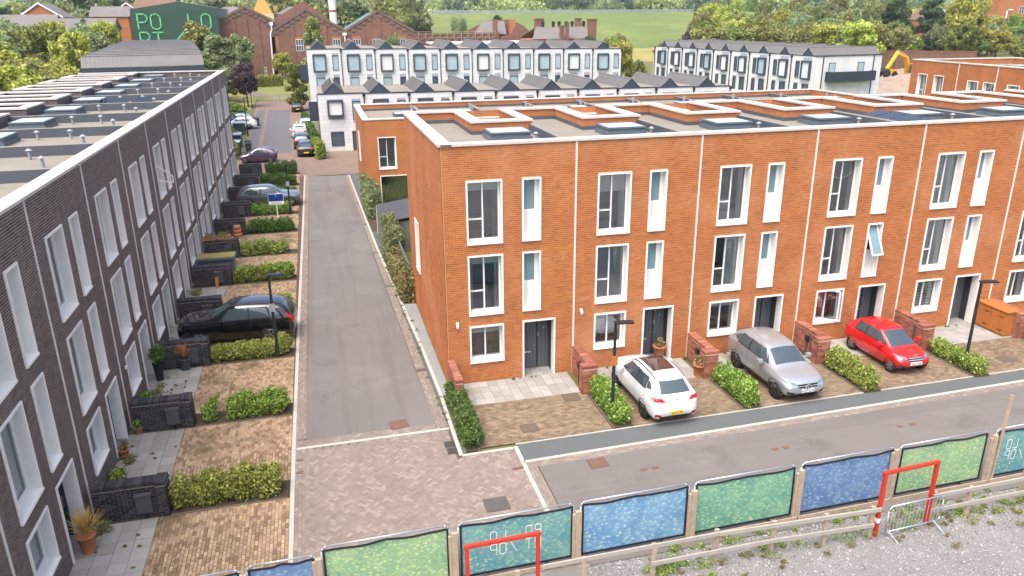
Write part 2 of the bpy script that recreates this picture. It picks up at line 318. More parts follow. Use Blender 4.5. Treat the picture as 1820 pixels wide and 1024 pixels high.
MT['leafP'] = leaf_mat('leaf_purple', [lin(x) for x in ('#3c3038', '#54434c', '#6a5860')], objvar=.08)
MT['leafG'] = leaf_mat('leaf_grey_green', [lin(x) for x in ('#5f7048', '#7a8a58', '#93a068')])
MT['leafO'] = leaf_mat('leaf_orange', [lin(x) for x in ('#a8862e', '#c79a30', '#d3b048')])
MT['leafH'] = leaf_mat('leaf_hedge', [lin(x) for x in ('#4c6a1c', '#658626', '#86a233', '#a3b545')], .3, .12)
MT['leafHY'] = leaf_mat('leaf_hedge_yellow', [lin(x) for x in ('#5c6c24', '#7a8830', '#98a23e', '#aeb350')], .3, .1)
MT['leafHD'] = leaf_mat('leaf_hedge_dark', [lin(x) for x in ('#3c5a22', '#4d6e2a', '#628438')], .3, .1)
MT['leafDry'] = leaf_mat('leaf_dry', [lin(x) for x in ('#6d6438', '#85784a', '#7d8448', '#9a8f5c')], .3, .1)
MT['straw'] = leaf_mat('straw', [lin(x) for x in ('#b98a3c', '#cf9f4c', '#a87a34')], .3, .05)
# ------------------------------------------------------------------ node trees: (name, mesh, children, loc, kind)
def N(name, me, ch=(), loc=None, kind=None): return dict(n=name, m=me, c=list(ch), loc=loc, k=kind)
def spawn(nodes, parent):
    out = []
    for d in nodes:
        o = put(d['n'], d['m'], parent, d['loc'])
        if d['k']: o['kind'] = d['k']
        out.append(o); spawn(d['c'], o)
    return out
BL, BH, JT = .215, .061, .010
def brick_rows(x0, x1, z1, holes, z0=0.):
    B = []
    for r in range(int((z1-z0)/.075)):
        za = z0 + r*.075 + .007; zc = za + BH/2
        hs = sorted((a, b) for a, b, c, d in holes if c-.02 < zc < d+.02)
        xs = x0; segs = []
        for a, b in hs: segs.append((xs, a)); xs = max(xs, b)
        segs.append((xs, x1))
        off = x0 - (.1125 if r % 2 else 0)
        k = 0
        while off + k*.225 < x1:
            p, q = off+k*.225, off+k*.225+BL; k += 1
            for a, b in segs:
                c, d = max(p, a), min(q, b)
                if d - c > .04: B.append((c, d, za))
    return B
def brick_mesh(name, B, mat, depth=.012, face=0.009):
    V, F = boxes_np([(a, b, face, face+depth, z, z+BH) for a, b, z in B], 'ftrlb')
    return np_mesh(name, V, F, mat)
def skin(mb, x0, x1, z0, z1, holes, y, mi=0):
    xs = sorted({x0, x1} | {v for h in holes for v in h[:2] if x0 < v < x1}); zs = sorted({z0, z1} | {v for h in holes for v in h[2:] if z0 < v < z1})
    for a, b in zip(xs, xs[1:]):
        for c, d in zip(zs, zs[1:]):
            if any(h[0] <= a+1e-4 and h[1] >= b-1e-4 and h[2] <= c+1e-4 and h[3] >= d-1e-4 for h in holes): continue
            mb.poly([(a, y, c), (b, y, c), (b, y, d), (a, y, d)], mi)
def surround(x0, x1, z0, z1, dep=.33, sill=True):
    m = MB(); t = .06; p = -.035
    m.box(x0, x0+t, p, dep, z0+t, z1-t); m.box(x1-t, x1, p, dep, z0+t, z1-t); m.box(x0, x1, p, dep, z1-t, z1)
    if sill:
        k = len(m.v); m.box(x0, x1, p-.02, dep, z0, z0+t)
        m.v[k+7] = (x0, dep, z0+t+.05); m.v[k+6] = (x1, dep, z0+t+.05)
    else:
        m.v = m.v; m.box(x0, x0+t, p, dep, z0, z0+t); m.box(x1-t, x1, p, dep, z0, z0+t)
    return m.mesh('surround', MT['reveal'])
def win_frame(x0, x1, z0, z1, bars, y=.26):
    """bars: list of (x0,x1,z0,z1) glazed openings inside; frame fills the rest"""
    m = MB(); skin(m, x0, x1, z0, z1, bars, y)
    for a, b, c, d in bars:
        m.poly([(a, y, c), (a, y, d), (a, y+.05, d), (a, y+.05, c)]); m.poly([(b, y, d), (b, y, c), (b, y+.05, c), (b, y+.05, d)])
        m.poly([(a, y, d), (b, y, d), (b, y+.05, d), (a, y+.05, d)]); m.poly([(b, y, c), (a, y, c), (a, y+.05, c), (b, y+.05, c)])
    return m.mesh('window_frame', MT['upvc'])
def pane(a, b, c, d, y=.30, mat='glass'): return MB().poly([(a, y, c), (b, y, c), (b, y, d), (a, y, d)]).mesh('pane', MT[mat])
def room(x0, x1, z0, z1):
    m = MB(); a, b, c, d, y0, y1 = x0-.35, x1+.35, z0-.1, z1+.12, .36, 2.1
    m.poly([(a,y1,c),(b,y1,c),(b,y1,d),(a,y1,d)]); m.poly([(a,y0,c),(b,y0,c),(b,y1,c),(a,y1,c)]); m.poly([(a,y0,d),(a,y1,d),(b,y1,d),(b,y0,d)])
    m.poly([(a,y0,c),(a,y1,c),(a,y1,d),(a,y0,d)]); m.poly([(b,y0,c),(b,y0,d),(b,y1,d),(b,y1,c)])
    return m.mesh('room_lining', MT['room'])
def window_wide(x0, x1, z0, z1, split=True):
    t = .06; a, b, c, d = x0+t, x1-t, z0+t+.05, z1-t; mx = (a+b)/2 - .02; zt = c + (d-c)*.36; f = .055
    bars = ([(a+f, mx-f/2, zt+f/2, d-f), (a+f, mx-f/2, c+f, zt-f/2), (mx+f/2, b-f, c+f, d-f)] if split else [(a+f, mx-f/2, c+f, d-f), (mx+f/2, b-f, c+f, d-f)])
    return N('window', win_frame(a, b, c, d, bars), [N('surround', surround(x0, x1, z0, z1)), N('room_lining', room(x0, x1, z0, z1))] + [N('pane', pane(*q)) for q in bars])
def window_narrow(x0, x1, z0, z1, opened=False):
    t = .06; a, b, c, d = x0+t, x1-t, z0+t+.05, z1-t; zs = c + (d-c)*.44; f = .06
    ch = [N('surround', surround(x0, x1, z0, z1)), N('infill_panel', MB().box(a, b, .255, .29, c, zs).mesh('infill_panel', MT['panel']))]
    q = (a+f, b-f-.06, zs+f, d-f)
    if not opened: ch.append(N('pane', pane(*q, mat='frost')))
    else:
        s = MB(); s.poly([(a-.01,-.02,zs+.10),(b-.02,-.02,zs+.10),(b-.02,-.02,zs+.10+.06),(a-.01,-.02,zs+.16)])
        top = Vector((0, .22, d-.03)); bot = Vector((0, -.42, zs+.02))
        for xa, xb in ((a, a+.06), (b-.12, b-.06)): s.beam(((xa+xb)/2, top.y, top.z), ((xa+xb)/2, bot.y, bot.z), .06, .05)
        s.beam((a, top.y, top.z), (b-.06, top.y, top.z), .05, .06); s.beam((a, bot.y, bot.z), (b-.06, bot.y, bot.z), .05, .06)
        s.f = s.f[1:]; s.m = s.m[1:]
        p = MB().poly([(a+.05, bot.y, bot.z), (b-.1, bot.y, bot.z), (b-.1, top.y, top.z), (a+.05, top.y, top.z)])
        ch += [N('open_sash', s.mesh('open_sash', MT['upvc'])), N('pane', p.mesh('pane', MT['frost'])), N('room_lining', room(a, b, zs, d))]
    return N('window', win_frame(a, b, zs, d, [q]), ch)
def door_nodes(x0, x1, z1, leafmat='door', rec=.72):
    t = .06; a, b, d = x0+t, x1-t, z1-t; w = b-a; sp = a + w*.60
    lf = MB(); n = 5; lw = (sp-.05-a-.03)/n
    for i in range(n): lf.box(a+.03+i*lw+.006, a+.03+(i+1)*lw-.006, rec-.05, rec, .06, d-.03)
    h = MB().box(sp-.17, sp-.07, rec-.10, rec-.085, 1.02, 1.045).cyl((sp-.08, rec-.05, 1.03), (sp-.08, rec-.10, 1.03), .014)
    lb = MB().box(a+.16, a+.46, rec-.062, rec-.05, .72, .78); th = MB().box(a+.03, sp-.05, rec-.09, rec-.05, .012, .055)
    sd = MB(); n = 3; lw = (b-sp-.03)/n
    for i in range(n): sd.box(sp+.03+i*lw+.006, sp+.03+(i+1)*lw-.006, rec-.03, rec+.02, .02, d-.01)
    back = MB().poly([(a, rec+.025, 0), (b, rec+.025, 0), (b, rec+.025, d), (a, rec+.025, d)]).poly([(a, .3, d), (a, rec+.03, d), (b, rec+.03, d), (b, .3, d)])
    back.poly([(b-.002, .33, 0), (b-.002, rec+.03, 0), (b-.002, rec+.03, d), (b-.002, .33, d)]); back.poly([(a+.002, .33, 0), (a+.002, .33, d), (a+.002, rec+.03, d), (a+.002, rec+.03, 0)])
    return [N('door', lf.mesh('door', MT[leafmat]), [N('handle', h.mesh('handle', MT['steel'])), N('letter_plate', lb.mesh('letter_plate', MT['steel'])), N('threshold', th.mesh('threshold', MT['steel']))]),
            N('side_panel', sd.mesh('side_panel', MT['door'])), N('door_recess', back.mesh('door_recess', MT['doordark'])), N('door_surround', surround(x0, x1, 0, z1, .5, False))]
def coping_run(pts_boxes, z0, z1, step=.95):
    """boxes (x0,x1,y0,y1); cut along the long side into stones"""
    out = []
    for x0, x1, y0, y1 in pts_boxes:
        L = max(x1-x0, y1-y0); n = max(1, round(L/step))
        for i in range(n):
            if x1-x0 >= y1-y0: q = (x0+(x1-x0)*i/n+.004, x0+(x1-x0)*(i+1)/n-.004, y0, y1)
            else: q = (x0, x1, y0+(y1-y0)*i/n+.004, y0+(y1-y0)*(i+1)/n-.004)
            out.append(N('coping_stone', MB().box(*q, z0, z1).mesh('coping_stone', MT['stone'])))
    return out
def skylight(x0, x1, y0, y1, zb, zt):
    m = MB().box(x0-.06, x1+.06, y0-.06, y1+.06, zb, zb+.16); m.box(x0, x1, y0, y1, zb+.16, zt-.09); m.box(x0-.04, x1+.04, y0-.04, y1+.04, zt-.07, zt)
    g = MB().poly([(x0+.05, y0+.05, zt+.004), (x1-.05, y0+.05, zt+.004), (x1-.05, y1-.05, zt+.004), (x0+.05, y1-.05, zt+.004)])
    return N('skylight', m.mesh('skylight', MT['skyframe']), [N('skylight_glass', g.mesh('skylight_glass', MT['skyglass']))])
def roof_vent(x, y, z, h=.34):
    m = MB().cyl((x,y,z), (x,y,z+h), .055, n=10).cyl((x,y,z+h-.01), (x,y,z+h+.06), .12, .03, 10)
    return N('roof_vent', m.mesh('roof_vent', MT['vent']))
def town_house(pre, W, D, H, deck, wx, nx, dx, zs, bmat, mmat, wmat, fy, skyl, vents, recx, doormat='door'):
    """returns (common nodes, brick list, dict of window nodes)"""
    z3, z2, z1, dz = zs; ct = H+.085
    ops = [(*wx, *z3), (*wx, *z2), (*wx, *z1), (*nx, *z3), (*nx, *z2), (*dx, -.01, dz)]
    holes = [(a+.01, b-.01, c+.01 if c > 0 else c, d-.01) for a, b, c, d in ops]
    B = brick_rows(.03, W-.03, H, holes)
    sk = MB(); skin(sk, 0, W, -.05, H, holes, .012, 0)
    rear = N('rear_wall', MB().poly([(0, D, 0), (0, D, H), (W, D, H), (W, D, 0)]).mesh('rear_wall', MT[wmat]))
    wall = N('wall', sk.mesh('wall', MT[mmat]))
    r0, r1 = recx; by = D-.38; fy1 = fy+.38
    par = MB(); cores = [(0, W, .02, .36), (0, r0, by, D-.01), (r0, r0+.42, fy, D-.01), (r0+.42, r1, fy, fy1), (r1, W, fy, D-.01)]
    for x0, x1, y0, y1 in cores[1:]: par.box(x0, x1, y0, y1, deck-.3, H, skip='b')
    par.box(r0+.42, r1, D-.3, D-.01, 6, deck+.12, skip='b')
    for x in (r0+.42, r1): par.poly([(x, fy1, 6), (x, D-.05, 6), (x, D-.05, deck), (x, fy1, deck)])
    par.poly([(r0+.42, fy1+.001, 6), (r1, fy1+.001, 6), (r1, fy1+.001, deck), (r0+.42, fy1+.001, deck)])
    bd = MB(); e = .014; zb = deck+.17
    bd.box(0, W, .30, .36+e, deck-.01, zb); bd.box(0, r0-e, by-e, by+.05, deck-.01, zb); bd.box(r0-e, r0+.05, fy-e, D-.05, deck-.01, zb); bd.box(r0+.05, W, fy-e, fy+.05, deck-.01, zb); 
    dk = MB(); dk.poly([(0,.3,deck),(W,.3,deck),(W,fy+.1,deck),(0,fy+.1,deck)]); dk.poly([(0,fy+.1,deck),(r0+.1,fy+.1,deck),(r0+.1,D-.1,deck),(0,D-.1,deck)])
    dk.poly([(r0+.3,fy+.3,6.05),(W,fy+.3,6.05),(W,D,6.05),(r0+.3,D,6.05)])
    us = MB().box(W-.15, W+.15, .37, fy-.02, deck-.01, deck+.38, 0, 'tb'); us.poly([(W-.15,.37,deck+.38),(W+.15,.37,deck+.38),(W+.15,fy-.02,deck+.38),(W-.15,fy-.02,deck+.38)], 1)
    cop = coping_run([(0, W, -.05, .42), (.0, r0-.06, by-.06, D+.04), (r0-.06, r0+.46, fy+.46, D+.04), (r1-.06, W+.03, fy+.46, D+.04), (r0-.06, W+.03, fy-.06, fy+.46)], H, ct)
    cop += coping_run([(r0+.46, r1-.06, D-.35, D+.03)], deck+.12, deck+.19)
    jo = MB().box(-.032, .032, -.02, .01, 0.02, H-.002)
    common = [wall, rear, N('front_parapet', MB().box(*cores[0], deck-.3, H, skip='b').mesh('front_parapet', MT[wmat])), N('parapet', par.mesh('parapet', MT[bmat if False else wmat])), N('upstand_band', bd.mesh('upstand_band', MT['upstand'])), N('roof_deck', dk.mesh('roof_deck', MT['deck'])),
              N('party_upstand', us.mesh('party_upstand', [MT['upstand'], MT['deck']])), skylight(*skyl, deck, deck+.36), N('movement_joint', jo.mesh('movement_joint', MT['joint']))] + cop + [roof_vent(x, y, deck) for x, y in vents]
    common += door_nodes(*dx, dz, doormat)
    wins = dict(w3=window_wide(*wx, *z3), w2=window_wide(*wx, *z2), w1=window_wide(*wx, *z1, split=False), n3=window_narrow(*nx, *z3), n2=window_narrow(*nx, *z2), n2o=window_narrow(*nx, *z2, opened=True))
    return common, B, wins
BRICK_ME = {}
def lay_bricks(house, B, mat, shared, n_single=0, loc=None, rotz=0):
    """brickwork as one part; the n_single bricks that show largest as parts of their own"""
    if not n_single: put('brickwork', shared, house)['kind'] = 'stuff'; return
    mw = Matrix.Translation(loc) @ Matrix.Rotation(rotz, 4, 'Z')
    cand = []
    for i, (a, b, z) in enumerate(B):
        if b-a < BL-.001: continue
        p = mw @ Vector(((a+b)/2, 0, z)); 
        if in_frame(p, -.01): cand.append(((p-CAM).length, i))
    cand.sort(); pick = {i for _, i in cand[:n_single]}
    put('brickwork', brick_mesh('brickwork', [q for i, q in enumerate(B) if i not in pick], mat), house)['kind'] = 'stuff'
    k = mat.name
    if k not in BRICK_ME: BRICK_ME[k] = brick_mesh('brick', [(0, BL, 0)], mat)
    for i in pick: put('brick', BRICK_ME[k], house, (B[i][0], 0, B[i][2]))
def curtain(parent, a, b, c, d, mat='curtain', y=.38, folds=9):
    m = MB(); n = folds*4; pts = [(a+(b-a)*i/n, y+.03*math.sin(i*math.pi/2+.4)+.01*math.sin(i*1.7)) for i in range(n+1)]
    for (xa, ya), (xb, yb) in zip(pts, pts[1:]): m.poly([(xa, ya, c), (xb, yb, c), (xb, yb, d), (xa, ya, d)])
    return m.build('curtain', MT[mat], parent, smooth=True)
def blind(parent, a, b, c, d, y=.37): return MB().box(a, b, y, y+.01, c, d).build('blind', MT['blind'], parent)
def slat_blind(parent, a, b, c, d, step=.055, y=.37, w=.03):
    m = MB(); z = c
    while z < d: m.poly([(a, y, z), (b, y, z), (b, y+.02, z+w), (a, y+.02, z+w)]); z += step
    return m.build('slatted_blind', MT['blind'], parent)
# ------------------------------------------------------------------ red terrace (front row)
RW = 5.03; RX = [.03+RW*k for k in range(7)]
ZR = ((5.6, 7.98), (2.80, 5.18), (.83, 2.37), 2.40)
rc, rB, rwn = town_house('red', RW, 10.6, 9.235, 8.74, (.86, 2.21), (2.95, 3.68), (2.95, 4.28), ZR, 'red_brick', 'red_mortar', 'red_wall', 6.0, (2.72, 4.36, 3.85, 5.3), [(4.45, 3.4), (4.62, 1.3)], (2.33, 4.66))
red_shared = brick_mesh('brickwork', rB, MT['red_brick'])
RED = []
red_lab = ['red brick end townhouse at the corner, number 21 beside its charcoal door', 'red brick townhouse behind the parked white car', 'red brick townhouse behind the parked silver car', 'red brick townhouse behind the parked red car with an open first-floor casement', 'red brick townhouse with white curtains beside the orange timber bin store', 'red brick townhouse right of the orange timber bin store', 'red brick townhouse of which only the roof shows, rightmost of the front row']
for k, x in enumerate(RX):
    h = root('red_townhouse', red_lab[k], 'house', (x, 0, 0), 0, 'red brick townhouses of the front row'); RED.append(h)
    spawn([q for q in rc if k or q['n'] != 'movement_joint'], h)
    ws = {q: spawn([rwn[q]], h)[0] for q in ('w3', 'w2', 'w1', 'n3', 'n2o' if k == 3 else 'n2')}
    lay_bricks(h, rB, MT['red_brick'], red_shared, 300 if k == 0 else 0, (x, 0, 0))
    A, B_ = .95, 2.12; m = 1.5
    if k == 0:
        blind(ws['w3'], A, B_, 7.55, 7.92); blind(ws['w2'], A, B_, 4.75, 5.12); blind(ws['w1'], A, B_, 1.95, 2.31); curtain(ws['w3'], 1.9, B_, 5.7, 7.6, 'room', .5, 4); curtain(ws['w2'], A, 1.12, 2.9, 4.75, 'curtain', .45, 2); curtain(ws['w2'], 1.95, B_, 2.9, 4.75, 'curtain', .45, 2)
    elif k == 1:
        blind(ws['w3'], A, B_, 7.2, 7.92); slat_blind(ws['w2'], A, B_, 2.9, 5.1); blind(ws['w1'], A, B_, 2.1, 2.31); curtain(ws['w3'], 1.9, B_, 5.7, 7.9, 'curtain', .46, 3)
    elif k == 2: blind(ws['w1'], A, B_, 2.0, 2.31); curtain(ws['w2'], 1.55, B_, 2.9, 5.12); curtain(ws['w3'], 1.95, B_, 5.7, 7.9, 'curtain', .5, 3); curtain(ws['w3'], A, 1.1, 5.7, 7.9, 'curtain', .5, 2)
    elif k == 3:
        curtain(ws['w2'], 1.85, B_, 2.9, 5.12, 'room', .45, 4); curtain(ws['w2'], A, 1.15, 2.9, 5.12, 'curtain', .45, 3); curtain(ws['w1'], A, 1.2, .95, 2.3, 'curtain', .45, 3)
        g = MB(); pts = [(A+.05+(B_-A-.1)*i/10, .36, 7.35-.22*math.sin(math.pi*i/10)) for i in range(11)]; g.tube(pts, .025, 5); g.build('garland', MT['white'], ws['w3'])
        s = MB(); s.beam((1.5, .25, .95), (1.95, -.12, .95), .05, .06); s.beam((1.5, .25, 2.27), (1.95, -.12, 2.27), .05, .06); s.beam((1.5, .25, .95), (1.5, .25, 2.27), .05, .05); s.beam((1.95, -.12, .95), (1.95, -.12, 2.27), .05, .05)
        s.build('open_sash', MT['upvc'], ws['w1']); MB().poly([(1.5, .25, .95), (1.95, -.12, .95), (1.95, -.12, 2.27), (1.5, .25, 2.27)]).build('pane', MT['glass'], ws['w1'])
    elif k == 4: curtain(ws['w3'], 1.2, B_, 5.7, 7.92); curtain(ws['w2'], 1.3, B_, 2.9, 5.12); curtain(ws['w2'], A, 1.15, 2.9, 5.12, folds=3); slat_blind(ws['w1'], A, B_, .93, 2.3, .13, w=.085)
    elif k == 5: curtain(ws['w2'], 1.5, B_, 2.9, 5.12); slat_blind(ws['w1'], A, 1.5, .93, 2.3); blind(ws['w3'], A, B_, 7.0, 7.9)
    for q, z in (('w3', 5.55), ('w2', 2.75), ('w1', .78)):
        if k in (4, 5) : continue
        f_ = MB(); xo = .95+((k*37+int(z*10))%5)*.12; f_.box(xo, xo+.75, .75, 1.5, z, z+.42); f_.box(xo, xo+.75, 1.3, 1.5, z+.42, z+.85); f_.build('armchair', MT[['skyframe', 'wood', 'fence', 'curtain'][(k+int(z)) % 4]], ws[q])
# end wall of the first house
h = RED[0]
eh = [(7.05, 8.25, 2.3, 4.72)]
eb = brick_rows(.02, 10.58, 9.235, [(a+.01, b-.01, c+.01, d-.01) for a, b, c, d in eh])
V, F = boxes_np([(-.021, -.017, a, b, z, z+BH) for a, b, z in eb], 'ftlkb')
o = put('end_brickwork', np_mesh('end_brickwork', V, F, MT['red_brick']), h); o['kind'] = 'stuff'
m = MB()
for a, b in ((0, 7.06), (8.24, 10.6)): m.poly([(-.018, a, -.05), (-.018, a, 9.235), (-.018, b, 9.235), (-.018, b, -.05)])
m.poly([(-.018, 7.06, -.05), (-.018, 7.06, 2.31), (-.018, 8.24, 2.31), (-.018, 8.24, -.05)]); m.poly([(-.018, 7.06, 4.71), (-.018, 7.06, 9.235), (-.018, 8.24, 9.235), (-.018, 8.24, 4.71)])
m.build('end_wall', MT['red_mortar'], h)
s = MB(); s.box(-.06, .3, 7.05, 7.11, 2.36, 4.66); s.box(-.06, .3, 8.19, 8.25, 2.36, 4.66); s.box(-.06, .3, 7.05, 8.25, 4.66, 4.72); s.box(-.08, .3, 7.05, 8.25, 2.3, 2.36)
wn = s.build('slot_window', MT['reveal'], h); MB().poly([(.2, 7.1, 2.35), (.2, 8.2, 2.35), (.2, 8.2, 4.7), (.2, 7.1, 4.7)]).build('pane', MT['frost'], wn)
m = MB().box(.0, .36, .36, 10.2, 8.4, 9.235, skip='b'); m.build('end_parapet', MT['red_wall'], h)
MB().box(.3, .374, .36, 10.2, 8.73, 8.91).build('upstand_band', MT['upstand'], h)
for n_ in coping_run([(-.09, .40, -.054, 10.64)], 9.238, 9.324): spawn([n_], h)
# ------------------------------------------------------------------ dark terrace (left)
XD = -11.33; DW = 5.24; DY = [-5.55+DW*k for k in range(-2, 10)]
ZD = ((5.68, 8.10), (2.80, 5.20), (.79, 2.34), 2.34)
dc, dB, dwn = town_house('dark', DW, 11.5, 9.31, 8.84, (.88, 2.38), (3.10, 3.96), (3.12, 4.58), ZD, 'dark_brick', 'dark_mortar', 'dark_wall', 6.9, (2.75, 4.5, 4.75, 6.15), [(4.4, 4.0), (4.4, 2.75), (2.5, 1.8)], (2.4, 4.85), 'navy')
dark_shared = brick_mesh('brickwork', dB, MT['dark_brick'])
DARK = []
for k, y in enumerate(DY):
    lab = ('dark brick townhouse at the bottom left corner of the view' if k == 0 else 'dark grey brick townhouse, last of the left terrace before the grey sawtooth roofs' if k == 11 else f'dark grey brick townhouse of the left terrace, {ORD[k]} counting from the bottom corner')
    h = root('dark_townhouse', lab, 'house', (XD, y, 0), R(90), 'dark brick townhouses of the left terrace'); DARK.append(h)
    spawn(dc, h); ws = {q: spawn([dwn[q]], h)[0] for q in ('w3', 'w2', 'w1', 'n3', 'n2')}
    lay_bricks(h, dB, MT['dark_brick'], dark_shared, 300 if k in (1, 2) else 0, (XD, y, 0), R(90))
    for q, c, d in (('w3', 5.8, 8.0), ('w2', 2.92, 5.1), ('w1', .92, 2.25)): curtain(ws[q], 1.0, 2.26, c, d)
    if k == 5:
        s = MB(); s.beam((1.0, .2, 7.4), (1.75, -.5, 6.6), .05, .05); s.beam((1.0, .2, 6.6), (1.75, -.5, 6.3), .05, .05); s.beam((1.75, -.5, 6.6), (1.75, -.5, 6.3), .05, .05); s.build('open_sash', MT['upvc'], ws['w3'])
    if k == 7: MB().box(4.6, 5.2, 5, 5.05, 8.9, 9.1).build('upstand_patch', MT['upstand'], h)
h = DARK[-1]      # far gable and its parapet
MB().poly([(DW, 0, 0), (DW, 11.5, 0), (DW, 11.5, 9.31), (DW, 0, 9.31)]).box(DW-.36, DW-.01, .36, 6.85, 8.5, 9.3, skip='b').build('end_parapet', MT['dark_wall'], h)
for n_ in coping_run([(DW-.42, DW+.05, .42, 6.84)], 9.313, 9.392): spawn([n_], h)
m = root('solar_array', 'dark solar panels lying in tilted rows on a dark terrace roof', 'solar panels', (XD-4.2, DY[7]+3.0, 8.85))
for i in range(3):
    b = MB(); x = -1.6+i*1.35; b.v += [(x, -.5, .08), (x+1.2, -.5, .08), (x+1.2, .3, .36), (x, .3, .36)]; b.f.append((0,1,2,3)); b.m.append(0); b.build('solar_panel', MT['solar'], m)
    f = MB(); f.beam((x+.1, .28, .0), (x+.1, .28, .35), .04, .04); f.beam((x+1.1, .28, .0), (x+1.1, .28, .35), .04, .04); f.beam((x, -.5, .05), (x+1.2, -.5, .05), .05, .05); f.build('panel_frame', MT['galv'], m)
m = root('solar_array', 'long row of dark solar panels on the red terrace roof above the red car', 'solar panels', (21.2, 0, 8.75))
for i in range(5):
    b = MB(); y0 = 5.4-i*.98; b.v += [(-.6, y0, .12), (-.6, y0-.88, .12), (1.0, y0-.88, .42), (1.0, y0, .42)]; b.f.append((0,1,2,3)); b.m.append(0); b.build('solar_panel', MT['solar'], m)
    f = MB(); f.beam((-.6, y0-.47, 0), (-.6, y0-.47, .12), .05, .6); f.beam((1.0, y0-.1, 0), (1.0, y0-.1, .42), .04, .04); f.beam((1.0, y0-.8, 0), (1.0, y0-.8, .42), .04, .04); f.build('panel_frame', MT['black'], m)
# ------------------------------------------------------------------ lower red row behind
def low_house(k, n):
    h = root('low_red_townhouse', ('two-storey red brick end house behind the corner house, green curtain at its garden door' if k == 0 else f'flat-roofed low red brick house of the row behind, {ORD[k]} from the lane'), 'house', (-.69+RW*k, 31.4, 0), 0, 'low red brick houses behind the front row')
    W, D, H, dk = RW, 11.1, 6.45, 5.95
    ops = [(.98, 2.33, 2.77, 5.19), (1.0, 3.4, -.01, 2.31)]
    m = MB(); skin(m, 0, W, -.05, H, ops, 0); MB().poly([(0, D, 0), (0, D, H), (W, D, H), (W, D, 0)]).build('rear_wall', MT['red_wall'], h)
    if k == 0:
        for a, b in ((0, 5.5), (6.9, 11.1)): m.poly([(0, a, -.05), (0, a, H), (0, b, H), (0, b, -.05)])
        m.poly([(0, 5.5, -.05), (0, 5.5, 2.5), (0, 6.9, 2.5), (0, 6.9, -.05)]); m.poly([(0, 5.5, 4.84), (0, 5.5, H), (0, 6.9, H), (0, 6.9, 4.84)])
        s = MB(); s.box(-.05, .3, 5.5, 5.56, 2.5, 4.84); s.box(-.05, .3, 6.84, 6.9, 2.5, 4.84); s.box(-.05, .3, 5.5, 6.9, 4.78, 4.84); s.box(-.06, .3, 5.5, 6.9, 2.5, 2.56)
        wn = s.build('slot_window', MT['reveal'], h); MB().poly([(.2, 5.5, 2.5), (.2, 6.9, 2.5), (.2, 6.9, 4.84), (.2, 5.5, 4.84)]).build('pane', MT['frost'], wn)
    if k == n-1: m.poly([(W, 0, 0), (W, D, 0), (W, D, H), (W, 0, H)])
    m.build('wall', MT['red_wall'], h)
    if k == 0:
        wn = spawn([window_wide(.98, 2.33, 2.77, 5.19)], h)[0]; slat_blind(wn, 1.05, 2.25, 2.9, 5.1, .11, w=.05)
        wn = spawn([N('window', MB().box(1.0, 3.4, .2, .24, 2.2, 2.3).mesh('head', MT['upvc']), [N('surround', surround(1.0, 3.4, 0, 2.31, .3, False)), N('pane', pane(1.06, 3.34, .05, 2.2))])], h)[0]; curtain(wn, 1.06, 3.34, .05, 2.25, 'greencurtain', .4, 14)
    for q in [(0, W, .01, .36), (0, W, D-.36, D-.01)] + ([(.005, .36, .36, D-.36)] if k == 0 else []) + ([(W-.36, W-.005, .36, D-.36)] if k == n-1 else []): MB().box(*q, 5.6, H, skip='b').build('parapet', MT['red_wall'], h)
    MB().box(0, W, D-.375, D-.3, dk-.01, dk+.17).build('upstand_band', MT['upstand'], h)
    MB().poly([(0,.2,dk),(W,.2,dk),(W,D-.2,dk),(0,D-.2,dk)]).build('roof_deck', MT['deck'], h)
    us = MB().box(W-.15, W+.15, 2.2, D-.4, dk, dk+.33, 0, 'tb'); us.poly([(W-.15,2.2,dk+.33),(W+.15,2.2,dk+.33),(W+.15,D-.4,dk+.33),(W-.15,D-.4,dk+.33)], 1); us.build('party_upstand', [MT['upstand'], MT['deck']], h)
    MB().cyl((W-.4, 8.2, dk), (W-.4, 8.2, dk+.62), .11, n=10).build('soil_pipe', MT['vent'], h)
    spawn([skylight(2.9, 4.3, 5.2, 6.6, dk, dk+.3), roof_vent(W-.5, 6.8, dk, .35)], h)
    c = [(0, W, -.05, .42), (0, W, D-.42, D+.05)] + ([(-.05, .42, .42, D-.42)] if k == 0 else []) + ([(W-.42, W+.05, .42, D-.42)] if k == n-1 else [])
    spawn(coping_run(c, H, H+.085, 1.25), h)
for k in range(9): low_house(k, 9)
# ------------------------------------------------------------------ red block at the right, gable wall facing left
h = root('red_side_block', 'three-storey red brick block far right behind the front row, side on', 'building', (53.42, 39.65, 0), R(-96.8))
W, D, H = 22, 11, 9.25
wl = [(1.2, 2.6, 5.6, 8.05), (3.6, 5.0, 5.6, 8.05), (8.2, 9.6, 6.3, 7.9), (10.2, 11.6, 6.3, 7.9), (13.0, 14.4, 6.3, 7.9), (15.2, 16.6, 6.3, 7.9)]
m = MB(); skin(m, 0, W, 0, H, wl, 0); m.poly([(0,0,0),(0,0,H),(0,D,H),(0,D,0)]); m.poly([(0,D,0),(0,D,H),(W,D,H),(W,D,0)]); m.build('wall', MT['red_wall'], h)
for q in wl: wn = spawn([window_wide(*q, split=q[3]-q[2] > 2)], h)[0]; curtain(wn, q[0]+.1, q[0]+.75, q[2]+.1, q[3]-.1, folds=4)
MB().box(0, W, .01, .36, 8.2, H, skip='b').box(0, .36, .36, D, 8.2, H, skip='b').box(0, W, D-.36, D-.01, 8.2, H, skip='b').build('parapet', MT['red_wall'], h)
MB().poly([(.3,.3,8.74),(W,.3,8.74),(W,D-.3,8.74),(.3,D-.3,8.74)]).build('roof_deck', MT['deck'], h)
spawn(coping_run([(-.05, W, -.05, .42), (-.05, .42, .42, D-.42), (-.05, W, D-.42, D+.05)], H, H+.085, 1.2), h)
